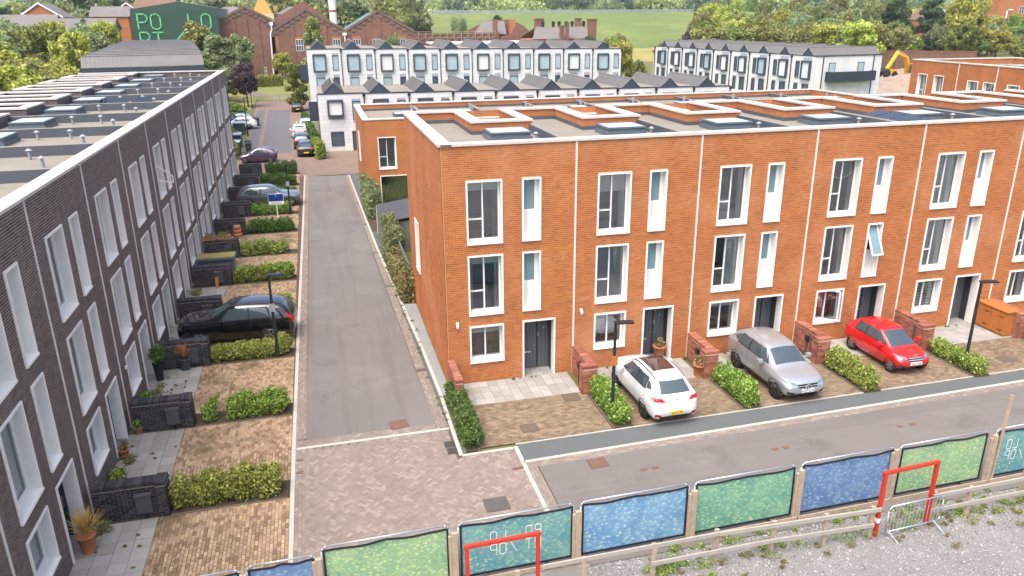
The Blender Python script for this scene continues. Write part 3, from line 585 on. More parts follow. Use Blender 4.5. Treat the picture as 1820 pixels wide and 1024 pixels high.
for x in (6.8, 11.66): MB().box(x-.05, x+.05, -.02, .01, 0, H-.003).build('movement_joint', MT['joint'], h)
spawn([skylight(7.5, 9, 4, 5.4, 8.74, 9.1), skylight(13, 14.5, 4, 5.4, 8.74, 9.1)], h)
# ------------------------------------------------------------------ pale zinc houses
def panel_list(W, H, holes, z0=.0, rows=.42, pl=1.2):
    B = []; r = 0; z = z0
    while z < H-.05:
        zt = min(z+rows, H-.02); off = -(r % 3)*.4; x = off
        while x < W:
            segs = [(max(x, 0.01), min(x+pl, W-.01))]
            for a, b, c, d in holes:
                if c < zt-.02 and d > z+.02:
                    ns = []
                    for p, q in segs:
                        if q <= a or p >= b: ns.append((p, q))
                        else:
                            if p < a: ns.append((p, a))
                            if q > b: ns.append((b, q))
                    segs = ns
            for p, q in segs:
                if q-p > .05: B.append((p+.008, q-.008, -.015, -.001, z+.008, zt-.008))
            x += pl
        z += rows; r += 1
    return B
def zinc_house(W, D, H, wins, mirror=False, gh=1.03, front=True):
    fx = (lambda x: W-x) if mirror else (lambda x: x)
    def rx(a, b): return (fx(b), fx(a)) if mirror else (a, b)
    holes = [(*rx(a, b), c, d) for a, b, c, d, t in wins]
    nodes = []
    m = MB(); skin(m, 0, W, 0, H, holes, 0); nodes.append(N('wall', m.mesh('wall', MT['zincgap']))); nodes.append(N('rear_wall', MB().poly([(0,D,0),(0,D,H),(W,D,H),(W,D,0)]).mesh('rear_wall', MT['zincgap'])))
    PB = panel_list(W, H-.1, holes); V, F = boxes_np(PB, 'ftrlb'); 
    if front: nodes.append(N('cladding_panels', np_mesh('cladding_panels', V, F, MT['zinc']), kind='stuff'))
    m = MB().box(0, W, -.06, .1, H-.1, H+.02).box(0, W, D-.1, D+.05, H-.1, H+.02); nodes.append(N('eaves_trim', m.mesh('eaves_trim', MT['slate'])))
    m = MB().poly([(0,.1,H+.005),(W,.1,H+.005),(W,D-.1,H+.005),(0,D-.1,H+.005)]); nodes.append(N('flat_roof', m.mesh('flat_roof', MT['deck'])))
    a, b = rx(.57, 2.80); ap = (a+b)/2
    rf = MB()
    for p, q in ((a, ap), (b, ap)):
        s = [(p, -.05, H+.02), (q, -.05, H+gh), (q, D, H+gh), (p, D, H+.02)]; rf.poly(s if p < q else s[::-1])
        n = 14                                     # standing seams
        for i in range(1, n*2):
            y = D*i/(n*2); rf.beam((p, y, H+.03), (q, y, H+gh+.01), .03, .03)
    nodes.append(N('pitched_roof', rf.mesh('pitched_roof', MT['seam']))); nodes.append(N('ridge_cap', MB().beam((ap, -.06, H+gh+.02), (ap, D+.01, H+gh+.02), .14, .05).mesh('ridge_cap', MT['zincroof'])))
    m = MB().prism([(a, H+.02), (b, H+.02), (ap, H+gh-.01)], .02, .1).prism([(a, H+.02), (b, H+.02), (ap, H+gh-.01)], D-.1, D-.02); nodes.append(N('gable_slate', m.mesh('gable_slate', MT['slate'])))
    xp = fx(W-.02); m = MB().box(xp-.05, xp+.05, -.14, -.03, 0, H-.3).box(xp-.13, xp+.13, -.22, -.03, H-.42, H-.12); nodes.append(N('downpipe', m.mesh('downpipe', MT['black'])))
    for (a, b, c, d, t), hl in zip(wins, holes):
        x0, x1 = hl[:2]
        if t == 'box':
            f = MB(); y0, y1, w = -.38, .1, .17
            f.box(x0, x0+w, y0, y1, c, d); f.box(x1-w, x1, y0, y1, c, d); f.box(x0+w, x1-w, y0, y1, d-w, d); f.box(x0+w, x1-w, y0, y1, c, c+w)
            nodes.append(N('box_window', f.mesh('box_window', MT['slate']), [N('pane', MB().poly([(x0+w, -.2, c+w), (x1-w, -.2, c+w), (x1-w, -.2, d-w), (x0+w, -.2, d-w)]).mesh('pane', MT[rnd.choice(['skywin', 'skywin', 'blind', 'skywin', 'curtain'])]))]))
        else:
            f = MB(); w = .07
            f.box(x0, x0+w, -.03, .12, c, d); f.box(x1-w, x1, -.03, .12, c, d); f.box(x0+w, x1-w, -.03, .12, d-w, d); f.box(x0+w, x1-w, -.03, .12, c, c+w)
            nodes.append(N('window', f.mesh('window', MT['slate']), [N('pane', MB().poly([(x0+w, .06, c+w), (x1-w, .06, c+w), (x1-w, .06, d-w), (x0+w, .06, d-w)]).mesh('pane', MT['darkwin' if t == 'd' else 'skywin']))]))
    return nodes, PB, holes
def end_wall(h, x, D, H, flip, mat='zinc'):
    B = []; z = 0; r = 0
    while z < H-.1:
        y = -(r % 3)*.4
        while y < D:
            B.append((x-.012, x+.012, max(y, .01)+.006, min(y+1.2, D-.01)-.006, z+.006, min(z+.42, H-.1)-.006)); y += 1.2
        z += .42; r += 1
    B = [q for q in B if q[3]-q[2] > .03]
    V, F = boxes_np(B, 'ftrlb'); put('end_panels', np_mesh('end_panels', V, F, MT[mat]), h)['kind'] = 'stuff'
    MB().poly([(x, 0, 0), (x, D, 0), (x, D, H), (x, 0, H)]).build('end_wall', MT['zincgap'], h)
def zinc_row(nm, n, P, D, H0, H1, wins, origin, rotz, labf, group, mirror=False, rev=False, singles=-1):
    protos = [zinc_house(P, D, H0, wins, mirror) for _ in range(3)]
    hs = []
    c, s = math.cos(rotz), math.sin(rotz)
    for k in range(n):
        dz = (H1-H0)*k/max(1, n-1)
        h = root(nm, labf(k), 'house', (origin[0]+c*P*k, origin[1]+s*P*k, dz), rotz, group); hs.append(h)
        nodes, PB, holes = protos[k % 3]
        if k == singles:
            spawn([q for q in nodes if q['n'] != 'cladding_panels'], h)
            for q in PB: 
                V, F = boxes_np([q], 'ftrlb'); put('cladding_panel', np_mesh('cladding_panel', V, F, MT['zinc']), h)
        else: spawn(nodes, h)
    return hs
w2 = [(.91, 2.57, 3.70, 5.41, 'box'), (3.50, 4.40, 3.3, 5.25, 's'), (1.04, 2.44, .58, 2.06, 'd'), (3.3, 4.3, .02, 2.1, 'd')]
W2 = zinc_row('zinc_house', 10, 4.82, 10.0, 6.1, 5.62, w2, (-3.57, 58.7), 0, lambda k: ('pale zinc end house with a dark box window and side balcony above the parked cars' if k == 0 else f'pale zinc gabled house of the nearer zinc row, {ORD[k]} from the lane'), 'pale zinc houses of the nearer row', singles=0)
end_wall(W2[0], -.02, 10, 6.1, 1)
h = W2[0]; b = MB(); y0, y1 = 2.0, 4.6
b.box(-1.0, -.03, y0, y0+.06, 3.05, 4.85); b.box(-1.0, -.94, y0+.06, y1, 3.05, 4.85); b.box(-1.0, -.03, y1, y1+.06, 3.05, 4.85); b.box(-.94, -.03, y0+.06, y1, 3.05, 3.12); b.build('side_balcony', MT['balcony'], h)
MB().box(-.1, -.02, .3, .4, 0, 6).build('corner_pipe', MT['black'], h)
w1 = [(.75, 2.62, 6.31, 8.73, 'box'), (3.52, 4.41, 6.47, 8.58, 's'), (1.03, 2.33, 3.6, 5.5, 's'), (3.5, 4.38, 3.6, 5.48, 'd'), (1.0, 2.4, .6, 2.2, 'd')]
W1 = zinc_row('zinc_house', 10, 4.835, 14.0, 9.5, 8.82, w1, (-4.32, 92), 0, lambda k: ('tall pale zinc end house beside the lawn, in the further zinc row' if k == 0 else f'tall pale zinc gabled house of the further row, {ORD[k]} from the lawn'), 'tall pale zinc houses of the further row')
end_wall(W1[0], -.02, 14, 9.5, 1); end_wall(W1[-1], 4.86, 14, 9.5, 0)
h = W1[0]; b = MB(); b.box(-1.3, -.03, 3, 3.06, 5.0, 7.0); b.box(-1.3, -1.24, 3.06, 6, 5.0, 7.0); b.box(-1.3, -.03, 6, 6.06, 5.0, 7.0); b.box(-1.24, -.03, 3.06, 6, 5.0, 5.08); b.build('side_balcony', MT['balcony'], h)
w3 = [(.72, 2.55, 5.15, 7.6, 'box'), (3.2, 4.1, 5.3, 7.45, 'd'), (.9, 2.3, 2.6, 4.5, 'd'), (3.2, 4.1, 2.6, 4.5, 'd')]
rz = math.atan2(-45.05, 3.0)
W3 = zinc_row('zinc_house', 9, 5.015, 11.0, 8.3, 8.3, w3, (59.12, 112.55), rz, lambda k: ('pale zinc end house of the right row with a long dark balcony on its side' if k == 8 else f'pale zinc gabled house of the angled right row, {ORD[k]} from its far end'), 'pale zinc houses of the angled right row', mirror=True)
h = W3[-1]; X = 5.03
MB().poly([(X, 0, 0), (X, 11, 0), (X, 11, 8.3), (X, 0, 8.3)]).build('end_wall', MT['zincgap'], h)
B = []
y = 0
while y < 11:
    for z0, z1 in ((0, 4.2), (4.2, 8.2)): B.append((X, X+.02, y+.006, min(y+.62, 11)-.006, z0+.006, z1-.006))
    y += .62
V, F = boxes_np(B, 'ftrkb'); put('end_panels', np_mesh('end_panels', V, F, MT['zinc']), h)['kind'] = 'stuff'
b = MB(); b.box(X+.02, X+1.1, 1.8, 1.86, 4.9, 6.2); b.box(X+1.04, X+1.1, 1.86, 9.3, 4.9, 6.2); b.box(X+.02, X+1.1, 9.3, 9.36, 4.9, 6.2); b.box(X+.02, X+1.04, 1.86, 9.3, 4.9, 4.98); b.build('side_balcony', MT['balcony'], h)
for a in (2.2, 7.0): 
    wn = MB().box(X+.02, X+.06, a, a+1.1, 6.0, 7.35).build('window', MT['slate'], h); MB().poly([(X+.07, a+.1, 6.1), (X+.07, a+1.0, 6.1), (X+.07, a+1.0, 7.25), (X+.07, a+.1, 7.25)]).build('pane', MT['skywin'], wn)
for a in (1.2, 9.6): MB().box(X+.02, X+.12, a-.05, a+.05, 0, 8.2).build('downpipe', MT['black'], h)
MB().box(X-.05, X+.12, -.05, 11.05, 8.2, 8.33).build('eaves_trim', MT['slate'], h)
w4 = [(.75, 2.62, 6.0, 8.4, 'box'), (3.5, 4.4, 6.1, 8.3, 's')]
W4 = zinc_row('zinc_house', 15, 4.82, 11.0, 9.25, 9.25, w4, (-14.4, 58.6), R(98), lambda k: ('grey gabled house whose long ribbed roof slope rises just beyond the dark terrace' if k == 0 else f'grey sawtooth-roofed house beyond the dark terrace, {ORD[k]} from it'), 'grey sawtooth roofed houses beyond the dark terrace')
MB().poly([(-.02, 0, 0), (-.02, 11, 0), (-.02, 11, 9.2), (-.02, 0, 9.2)]).build('end_wall', MT['slate'], W4[0])
# ------------------------------------------------------------------ ground sheets
def sheet(name, pts, z, mat): 
    m = MB(); m.poly([(x, y, z) for x, y in pts]); return struct(name, m, MT[mat])
g = MB(); n = 40; xs = [-1500+3000*i/n for i in range(n+1)]; ys = [-300+3300*i/n for i in range(n+1)]
for i in range(n+1):
    for j in range(n+1): g.v.append((xs[i], ys[j], -.06))
for i in range(n):
    for j in range(n): a = i*(n+1)+j; g.f.append((a, a+n+1, a+n+2, a+1)); g.m.append(0)
struct('ground', g, MT['ground'])
sheet('side_street', [(-5.38,-2.75), (-.95,-2.8), (-1.36,15.4), (-1.84,44.6), (-5.06,45.2), (-5.2,20)], 0, 'tarmac')
sheet('main_street', [(1.78,-11.2), (60,-11.2), (60,-4.75), (12.8,-6.04), (1.8,-6.33)], 0, 'tarmac2')
fk = lambda x: -5.83+.026*(x-5)
sheet('footway', [(1.43, fk(1.43)+.0), (60, fk(60)), (60, -4.2), (9.8,-4.80), (1.43,-4.90)], -.004, 'footway')
sheet('far_crossing', [(-13.2,45.2), (30,45.2), (30,58.2), (-3.5,58.2), (-4.4,118), (-13.6,118), (-11.6,57)], -.004, 'farpaving')
sheet('far_road', [(-9.95,59.4), (-6.77,58.9), (-7.79,101.8), (-10.98,102.9)], .002, 'fartarmac')
sheet('far_parking_strip', [(-11.7,56.8), (-10.35,57.2), (-11.44,103), (-12.6,103.4)], .002, 'fartarmac')
sheet('far_footpath', [(-30,160), (-24,158), (-14.5,128), (-4.5,118.5), (-4.5,124), (-12,131), (-21,160)], -.02, 'slabbed')
sheet('lawn', [(-13,119), (40,119), (40,176), (-24,176)], -.03, 'grass')
sheet('dry_verge', [(-40,110), (-13.8,104), (-14,125), (-24,158), (-40,158)], -.035, 'drygrass')
sheet('garden', [(.0,10.6), (60,10.6), (60,31.4), (-.7,31.4)], -.02, 'grass')
sheet('gravel_yard', [(-40,-11.0), (80,-11.0), (80,-60), (-40,-60)], -.03, 'gravelbase')
sheet('side_gravel_strip', [(-.42,-.75), (-.02,-.75), (-.02,9.45), (-.62,9.5)], .004, 'chip')
sheet('side_bed', [(-.62,9.5), (-.02,9.45), (-.1,31.4), (-1.3,31.4)], -.004, 'soil')
sheet('side_tarmac_patch', [(-1.0,17.5), (-.45,17.5), (-.6,24), (-1.15,24)], .004, 'footway')
sheet('zinc_forecourt', [(-3.2,56.2), (20,55.6), (20,58.6), (-2.9,58.7)], .0, 'redpaver')
sheet('left_margin', [(-6.0,-11), (-5.3,-11), (-5.1,46), (-6.0,46)], -.03, 'bedding')
sheet('right_margin', [(-1.0,-5), (-.3,-5), (-.6,30.5), (-.75,45.2), (-1.9,45.2)], -.03, 'footway')
# kerbs (flush, slightly proud) built stone by stone
def kerb_line(name, pts, w=.13, step=.92, z=.012):
    base = MB(); root_ = None; st = []
    for (x0, y0), (x1, y1) in zip(pts, pts[1:]):
        a, b = Vector((x0, y0, 0)), Vector((x1, y1, 0)); L = (b-a).length; n = max(1, round(L/step)); d = (b-a)/L
        base.beam(a + Vector((0,0,-.03)), b + Vector((0,0,-.03)), w-.01, .06)
        for i in range(n): st.append((a + d*(L*i/n+.006), a + d*(L*(i+1)/n-.006)))
    o = struct(name, base, MT['slabbed'])
    far = [s for s in st if (s[0]-CAM).length > 45]; near = [s for s in st if (s[0]-CAM).length <= 45]
    for a, b in near: MB().beam(a + Vector((0,0,z-.04)), b + Vector((0,0,z-.04)), w, .08).build('kerb_stone', MT['kerb'], o)
    if far:
        m = MB()
        for a, b in far: m.beam(a + Vector((0,0,z-.04)), b + Vector((0,0,z-.04)), w, .08)
        m.build('kerb_stones', MT['kerb'], o)['kind'] = 'stuff'
kerb_line('kerb_left', [(-5.79,-11), (-5.785,-3.3), (-5.70,9.4), (-5.55,27.1), (-5.42,45.6)])
kerb_line('kerb_right', [(-.47,-5.1), (-.42,-.7), (-.50,4), (-.70,9.6), (-1.05,20), (-1.5,44.6)])
kerb_line('street_end_line', [(-5.7,-3.28), (-.55,-3.25)])
kerb_line('main_street_kerb', [(1.40, fk(1.4)-.07), (9.8, fk(9.8)-.07), (40, fk(40)-.07)])
kerb_line('junction_line', [(1.38,-5.0), (1.38,-11)])
kerb_line('junction_top_line', [(-.45,-5.1), (1.3,-5.08)])
kerb_line('drive_front_edge', [(1.42,-4.87), (9.8,-4.78), (36,-4.45)], .06)
# block paving
def rows_in(x0, x1, y0, y1, L=.2, Wd=.1, along='x', gap=.006):
    B = []
    if along == 'x': X0, X1, Y0, Y1 = x0, x1, y0, y1
    else: X0, X1, Y0, Y1 = y0, y1, x0, x1
    r = 0; y = Y0
    while y < Y1-.03:
        yt = min(y+Wd, Y1); x = X0 - (L/2 if r % 2 else 0)
        while x < X1:
            a, b = max(x, X0), min(x+L, X1)
            if b-a > .03:
                q = (a+gap/2, b-gap/2, y+gap/2, yt-gap/2); B.append(q if along == 'x' else (q[2], q[3], q[0], q[1]))
            x += L
        y += Wd; r += 1
    return B
PAV_ME = {}
def pave(o, B, mat, singles, mw=Matrix(), dz=0., th=.02):
    jit = [rnd.uniform(-.003, .002) for _ in B]; pick = set()
    if singles:
        cand = sorted(((mw @ Vector(((q[0]+q[1])/2, (q[2]+q[3])/2, 0)) - CAM).length, i) for i, q in enumerate(B) if abs((q[1]-q[0])*(q[3]-q[2])-.194*.094) < .0005 and in_frame(mw @ Vector(((q[0]+q[1])/2, (q[2]+q[3])/2, 0)), -.01))
        pick = {i for _, i in cand[:singles]}
    V, F = boxes_np([(*q, dz-th, dz+jit[i]) for i, q in enumerate(B) if i not in pick], 'tfrlk')
    put('pavers', np_mesh('pavers', V, F, MT[mat]), o)['kind'] = 'stuff'
    for i in pick:
        q = B[i]; k = (mat, round(q[1]-q[0], 2), round(q[3]-q[2], 2))
        if k not in PAV_ME: PAV_ME[k] = np_mesh('paver', *boxes_np([(-k[1]/2+.003, k[1]/2-.003, -k[2]/2+.003, k[2]/2-.003, -th, 0)], 'tfrlk'), MT[mat])
        put('paver', PAV_ME[k], o, ((q[0]+q[1])/2, (q[2]+q[3])/2, dz+jit[i]))
# herringbone junction
poly = [(-5.36,-3.37), (-.56,-3.34), (-.56,-5.2), (1.31,-5.17), (1.31,-11), (-5.36,-11)]
def inside(x, y, P):
    c = False; j = len(P)-1
    for i in range(len(P)):
        if (P[i][1] > y) != (P[j][1] > y) and x < (P[j][0]-P[i][0])*(y-P[i][1])/(P[j][1]-P[i][1])+P[i][0]: c = not c
        j = i
    return c
o = sheet('junction_paving', poly, -.014, 'bedding'); V = []; F = []; ca = math.cos(R(45)); recs = []
for i in range(-90, 91):
    for j in range(-90, 91):
        d = (i-j) % 4
        if d == 0: cx, cy, hx, hy = (i+1)*.1, (j+.5)*.1, .097, .047
        elif d == 2: cx, cy, hx, hy = (i+.5)*.1, (j)*.1, .047, .097
        else: continue
        X = (cx-cy)*ca-2; Y = (cx+cy)*ca-7
        if inside(X, Y, poly): recs.append((X, Y, hx, hy))
cand = sorted(((Vector((x, y, 0))-CAM).length, i) for i, (x, y, _, _) in enumerate(recs) if in_frame((x, y, 0), -.01)); pick = {i for _, i in cand[:300]}
hm = {k: np_mesh('paver', *boxes_np([(-k[0], k[0], -k[1], k[1], -.02, 0)], 'tfrlk'), MT['pinkpaver']) for k in ((.097, .047), (.047, .097))}
for i, (X, Y, hx, hy) in enumerate(recs):
    jz = rnd.uniform(-.003, .001)
    if i in pick: put('paver', hm[(hx, hy)], o, (X, Y, jz), R(45)); continue
    b = len(V)
    for z in (-.02, jz):
        for sx, sy in ((-1,-1), (1,-1), (1,1), (-1,1)): px, py = sx*hx, sy*hy; V.append((X+(px-py)*ca, Y+(px+py)*ca, z))
    F += [(b+4,b+5,b+6,b+7), (b,b+1,b+5,b+4), (b+1,b+2,b+6,b+5), (b+2,b+3,b+7,b+6), (b+3,b,b+4,b+7)]
put('pavers', np_mesh('pavers', V, F, MT['pinkpaver']), o)['kind'] = 'stuff'
def band(name, B, base, z=-.014):
    x0 = min(q[0] for q in B); x1 = max(q[1] for q in B); y0 = min(q[2] for q in B); y1 = max(q[3] for q in B)
    o = sheet(name, base or [(x0,y0),(x1,y0),(x1,y1),(x0,y1)], z, 'bedding'); pave(o, B, 'pinkpaver', 0); return o
band('left_paver_band', rows_in(-5.715, -5.375, -11, -2.76, along='y'), None)
# tapered side bands along the street
def taper_band(name, p0, p1, w0, w1):
    (x0, y0), (x1, y1) = p0, p1; B = []; n = int((y1-y0)/.2); V = []; F = []
    for i in range(n):
        for c in range(4):
            t0 = (i + (.5 if c % 2 else 0))/n; t1 = t0 + 1/n
            q = []
            for t in (t0, t1):
                xx = x0+(x1-x0)*t; ww = w0+(w1-w0)*t; q += [(xx+ww*c/4+.003, y0+(y1-y0)*t+(.003 if t == t0 else -.003)), (xx+ww*(c+1)/4-.003, y0+(y1-y0)*t+(.003 if t == t0 else -.003))]
            b = len(V); V += [(*q[0], 0), (*q[1], 0), (*q[3], 0), (*q[2], 0)]; F.append((b, b+1, b+2, b+3))
    o = sheet(name, [(x0, y0), (x0+w0, y0), (x1+w1, y1), (x1, y1)], -.008, 'bedding'); put('pavers', np_mesh('pavers', V, F, MT['pinkpaver']), o)['kind'] = 'stuff'
taper_band('left_street_band', (-5.715,-2.76), (-5.36,45.4), .335, .30)
taper_band('right_street_band', (-.945,-3.2), (-1.83,44.6), .38, .27)
band('street_end_band', rows_in(-5.375, -.95, -3.2, -2.76), None)
band('main_street_band', [], None) if False else None
m = MB(); V = []; F = []
for c in range(3):
    x = 1.45 - (.1 if c % 2 else 0)
    while x < 40:
        y = fk(x)-.145-c*.1; s_ = .026*.2; b = len(V); V += [(x+.003, y-.097, .002), (x+.197, y-.097+s_, .002), (x+.197, y-.003+s_, .002), (x+.003, y-.003, .002)]; F.append((b, b+1, b+2, b+3)); x += .2
o = sheet('main_street_band', [(1.4, fk(1.4)-.14), (40, fk(40)-.14), (40, fk(40)-.45), (1.4, fk(1.4)-.45)], -.003, 'bedding'); put('pavers', np_mesh('pavers', V, F, MT['pinkpaver']), o)['kind'] = 'stuff'
band('junction_side_band', rows_in(1.46, 1.77, -11, -6.35, along='y'), None)
# covers and gullies: flat plates proud of the paving
def cover(label, x0, x1, y0, y1, mat='cover', ang=0):
    o = root('drain_cover', label, 'cover', ((x0+x1)/2, (y0+y1)/2, .006), ang); a, b = (x1-x0)/2, (y1-y0)/2
    MB().box(-a-.04, a+.04, -b-.04, b+.04, -.012, 0).build('cover_frame', MT['greycover'], o); MB().box(-a, a, -b, b, -.01, .006).build('cover_plate', MT[mat], o)
cover('rusty square cover set in the side street tarmac', -2.5, -1.93, -2.78, -2.26, 'redcover', .1)
cover('large grey cover set in the pink junction paving', -.28, .36, -8.28, -7.68, 'greycover', .0)
cover('brown recessed cover beside the corner house patio', 4.0, 4.55, -2.42, -1.88); cover('brown recessed cover in the middle of the corner house drive', 1.9, 2.42, -4.2, -3.7)
cover('brown recessed cover on the drive before the bin store', 22.42, 22.98, -3.92, -3.42)
for i, (x0, y0) in enumerate([(-.88,-4.52), (-.86,-4.96)]):
    o = root('gully_grate', ['upper dark gully grate by the corner hedge kerb', 'lower dark gully grate by the corner hedge kerb'][i], 'grate', (x0+.17, y0+.22, .006)); MB().box(-.19, .19, -.2, .2, -.012, 0).build('grate_frame', MT['greycover'], o)
    for j in range(6): MB().box(-.16, .16, -.17+j*.06, -.145+j*.06, -.008, .004).build('grate_bar', MT['black'], o)
for lab, x, y in (('small rusty square plate, upper of two in the left paver band', -5.58, -4.0), ('small rusty square plate, lower of two in the left paver band', -5.58, -4.75), ('small rusty plate, upper of three before the fence', -3.75, -9.1), ('small rusty plate, middle of three before the fence', -4.0, -9.6), ('small rusty plate, lowest of three before the fence', -5.1, -10.3),
    ('small brown plate left of a pair in the street by the junction line', 1.05, -6.3), ('small brown plate right of a pair in the street by the junction line', 1.28, -6.28), ('small brown plate in the main street, left of the nearer pair', 4.95, -7.4), ('small brown plate in the main street, right of the nearer pair', 5.35, -7.4), ('small brown plate in the main street, left of the middle pair', 9.6, -7.4), ('small brown plate in the main street, right of the middle pair', 10.0, -7.4), ('small brown plate in the main street, left of the far pair', 14.6, -7.2), ('small brown plate in the main street, right of the far pair', 15.1, -7.2)):
    m = MB().box(-.11, .11, -.07, .07, -.01, .005).build('access_plate', MT['redcover']); m.location = (x, y, .004); tag(m, lab, 'plate', 'small access plates')
cover('rusty cover in the main street behind the fence', 3.4, 3.95, -6.9, -6.45, 'redcover', .03)
for i, yy in enumerate((1.7, 12.5, 19, 26, 33)):
    xk = -.95 - (yy+2.8)*.0188; m = MB().box(-.19, .19, -.12, .12, -.01, .006).build('gully_grate', MT['greycover']); m.location = (xk+.2, yy, .004); tag(m, f'dark gully in the right edge of the side street, {ORD[i]} from the junction', 'grate', 'side street gullies')
# ------------------------------------------------------------------ front yards
def yard(i, rz, ox, oy, W, px0, px1, dx0, dx1, dep, fr, side, singles, slab_w=.45, pm='paver'):
    mw = Matrix.Translation((ox, oy, 0)) @ Matrix.Rotation(rz, 4, 'Z')
    m = MB().poly([(px0, -dep, -.02), (px1, -dep, -.02), (px1, .0, -.02), (px0, .0, -.02)]); m.poly([(W-2.1, -.02, -.02), (W-.7, -.02, -.02), (W-.7, .75, -.02), (W-2.1, .75, -.02)])
    p = struct('patio', m, MT['slabbed']); p.location = (ox, oy, 0); p.rotation_euler.z = rz
    n = max(1, round((px1-px0)/slab_w)); k = max(1, round(dep/.46)); sw, sh = (px1-px0)/n, dep/k
    me = MB().box(-sw/2+.005, sw/2-.005, -sh/2+.005, sh/2-.005, -.03, 0).mesh('slab', MT['slab'])
    for a in range(n):
        for b in range(k): put('slab', me, p, (px0+(a+.5)*sw, -dep+(b+.5)*sh, rnd.uniform(-.002, .004)))
    me2 = MB().box(-.216, .216, -.18, .18, -.03, 0).mesh('slab', MT['slab'])
    for a in range(3):
        for b in range(2): put('slab', me2, p, (W-1.86+a*.445, .18+b*.372, .002))
    m = MB().poly([(dx0, -fr, -.014), (dx1, -fr, -.014), (dx1, -dep, -.014), (dx0, -dep, -.014)])
    d = struct('driveway', m, MT['bedding']); d.location = (ox, oy, 0); d.rotation_euler.z = rz
    pave(d, rows_in(dx0, dx1, -fr, -dep-.005), pm, singles, mw)
    return mw
for i in range(1, 12): yard(i, R(90), XD, DY[i], DW, .05, DW-.5, .48, DW-.52, 1.83, 5.47, 'dark', 300 if i in (1, 2) else 0)
for i in range(6): yard(i, 0, RX[i], 0, RW, .36, RW-.26, .32 if i else .2, RW-.12, 1.84, 4.79-.014*i*RW/5, 'red', 0, .375, 'redpaver')
DYX = DY + [DY[-1]+DW]
def bed(name, x0, x1, y0, y1, rz, ox, oy):
    o = struct(name, MB().box(x0, x1, y0, y1, -.05, .03, 0), MT['soil']); o.location = (ox, oy, 0); o.rotation_euler.z = rz
    e = MB().box(x0-.04, x0, y0, y1, -.05, .02).box(x1, x1+.04, y0, y1, -.05, .02); e.build('edging', MT['slabbed'], o)
for i in range(1, 13): bed('planting_bed', -.47, .42, -5.42, -2.15, R(90), XD, DYX[i])
for i in range(1, 6): bed('planting_bed', -.05, .65, -4.75, -2.1, 0, RX[i], 0)
bed('planting_bed', -.28, .15, -4.95, -.85, 0, 0, 0)
# ------------------------------------------------------------------ foliage
RS = np.random.RandomState(11)
def leaf_quads(C, rad, n, size, flat=.6, shell=.72, squash=(1,1,1), rs=RS, aspect=.55):
    """leaves around clump centres C (k,3) with radii rad (k,), n per clump"""
    C = np.repeat(np.asarray(C, float), n, 0); r = np.repeat(np.asarray(rad, float), n)
    d = rs.normal(size=(len(C), 3)); d /= np.linalg.norm(d, axis=1)[:, None]
    p = C + d*(r*(shell+(1.08-shell)*rs.rand(len(C))))[:, None]*np.array(squash)
    nn = d + rs.normal(size=d.shape)*flat; nn /= np.linalg.norm(nn, axis=1)[:, None]
    t = rs.normal(size=d.shape); t -= (t*nn).sum(1)[:, None]*nn; t /= np.linalg.norm(t, axis=1)[:, None]; b = np.cross(nn, t)
    s = (size*(.6+.8*rs.rand(len(C))))[:, None]
    V = np.stack([p-t*s, p-b*s*aspect, p+t*s, p+b*s*aspect], 1).reshape(-1, 3)
    return V
def leaf_mesh(name, V, mat): return np_mesh(name, V, np.arange(len(V)).reshape(-1, 4), MT[mat])
def tree_proto(kind, mat, seed, leaf=.30, nl=300):
    """unit tree: height 1, crown radius ~ .5*w ; returns (crown mesh, trunk mesh)"""
    rs = np.random.RandomState(seed); C = []; rad = []
    if kind == 'round':
        lob = rs.normal(size=(5, 3)); lob /= np.linalg.norm(lob, axis=1)[:, None]
        for _ in range(64):
            d = rs.normal(size=3); d /= np.linalg.norm(d); u = rs.rand()**.4*(.78+.34*max(0, (lob@d).max())**3)
            C.append((d[0]*.38*u, d[1]*.38*u, .58+d[2]*.34*u)); rad.append(.055+.06*rs.rand())
    elif kind == 'tall':
        for _ in range(34):
            z = .18+.78*rs.rand(); w = .20*math.sin(min(1, (1.02-z)*1.6+.1)*1.57); a = rs.rand()*6.28; u = rs.rand()**.5
            C.append((w*u*math.cos(a), w*u*math.sin(a), z)); rad.append(.055+.04*rs.rand())
    elif kind == 'cone':
        for _ in range(46):
            z = .08+.88*rs.rand()**1.2; w = .26*(1-z)**.8+.01; a = rs.rand()*6.28; u = rs.rand()**.35
            C.append((w*u*math.cos(a), w*u*math.sin(a), z)); rad.append(.05+.05*(1-z))
    elif kind == 'bush':
        lob = rs.normal(size=(5, 3)); lob /= np.linalg.norm(lob, axis=1)[:, None]
        for _ in range(60):
            d = rs.normal(size=3); d /= np.linalg.norm(d); d[2] = abs(d[2])*.95; u = rs.rand()**.4*(.76+.36*max(0, (lob@d).max())**3)
            C.append((d[0]*.48*u, d[1]*.48*u, .18+d[2]*.68*u)); rad.append(.07+.08*rs.rand())
    elif kind == 'willow':
        for _ in range(44):
            a = rs.rand()*6.28; u = rs.rand()**.5; z = .15+.75*rs.rand(); w = .42*math.sqrt(max(.05, 1-((z-.45)/.52)**2))
            C.append((w*u*math.cos(a), w*u*math.sin(a), z)); rad.append(.07+.05*rs.rand())
    V = leaf_quads(C, rad, int(nl*34/len(C))+20, leaf/8., .8, .4, (1,1,1.9 if kind == 'willow' else .8 if kind == 'cone' else 1), rs)
    cm = leaf_mesh('crown', V, mat)
    t = MB(); t.cyl((0,0,0), (.01,0,.35), .022, .015, 7).cyl((.01,0,.35), (0,.01,.75), .015, .004, 6)
    for i in range(7):
        a = i*2.4+seed; z = .25+.06*i; r = .22 if kind in ('round', 'bush', 'willow') else .1; t.cyl((.008, 0, z), (r*math.cos(a), r*math.sin(a), z+.2), .009, .002, 5)
    return cm, t.mesh('trunk', MT['bark'], True)
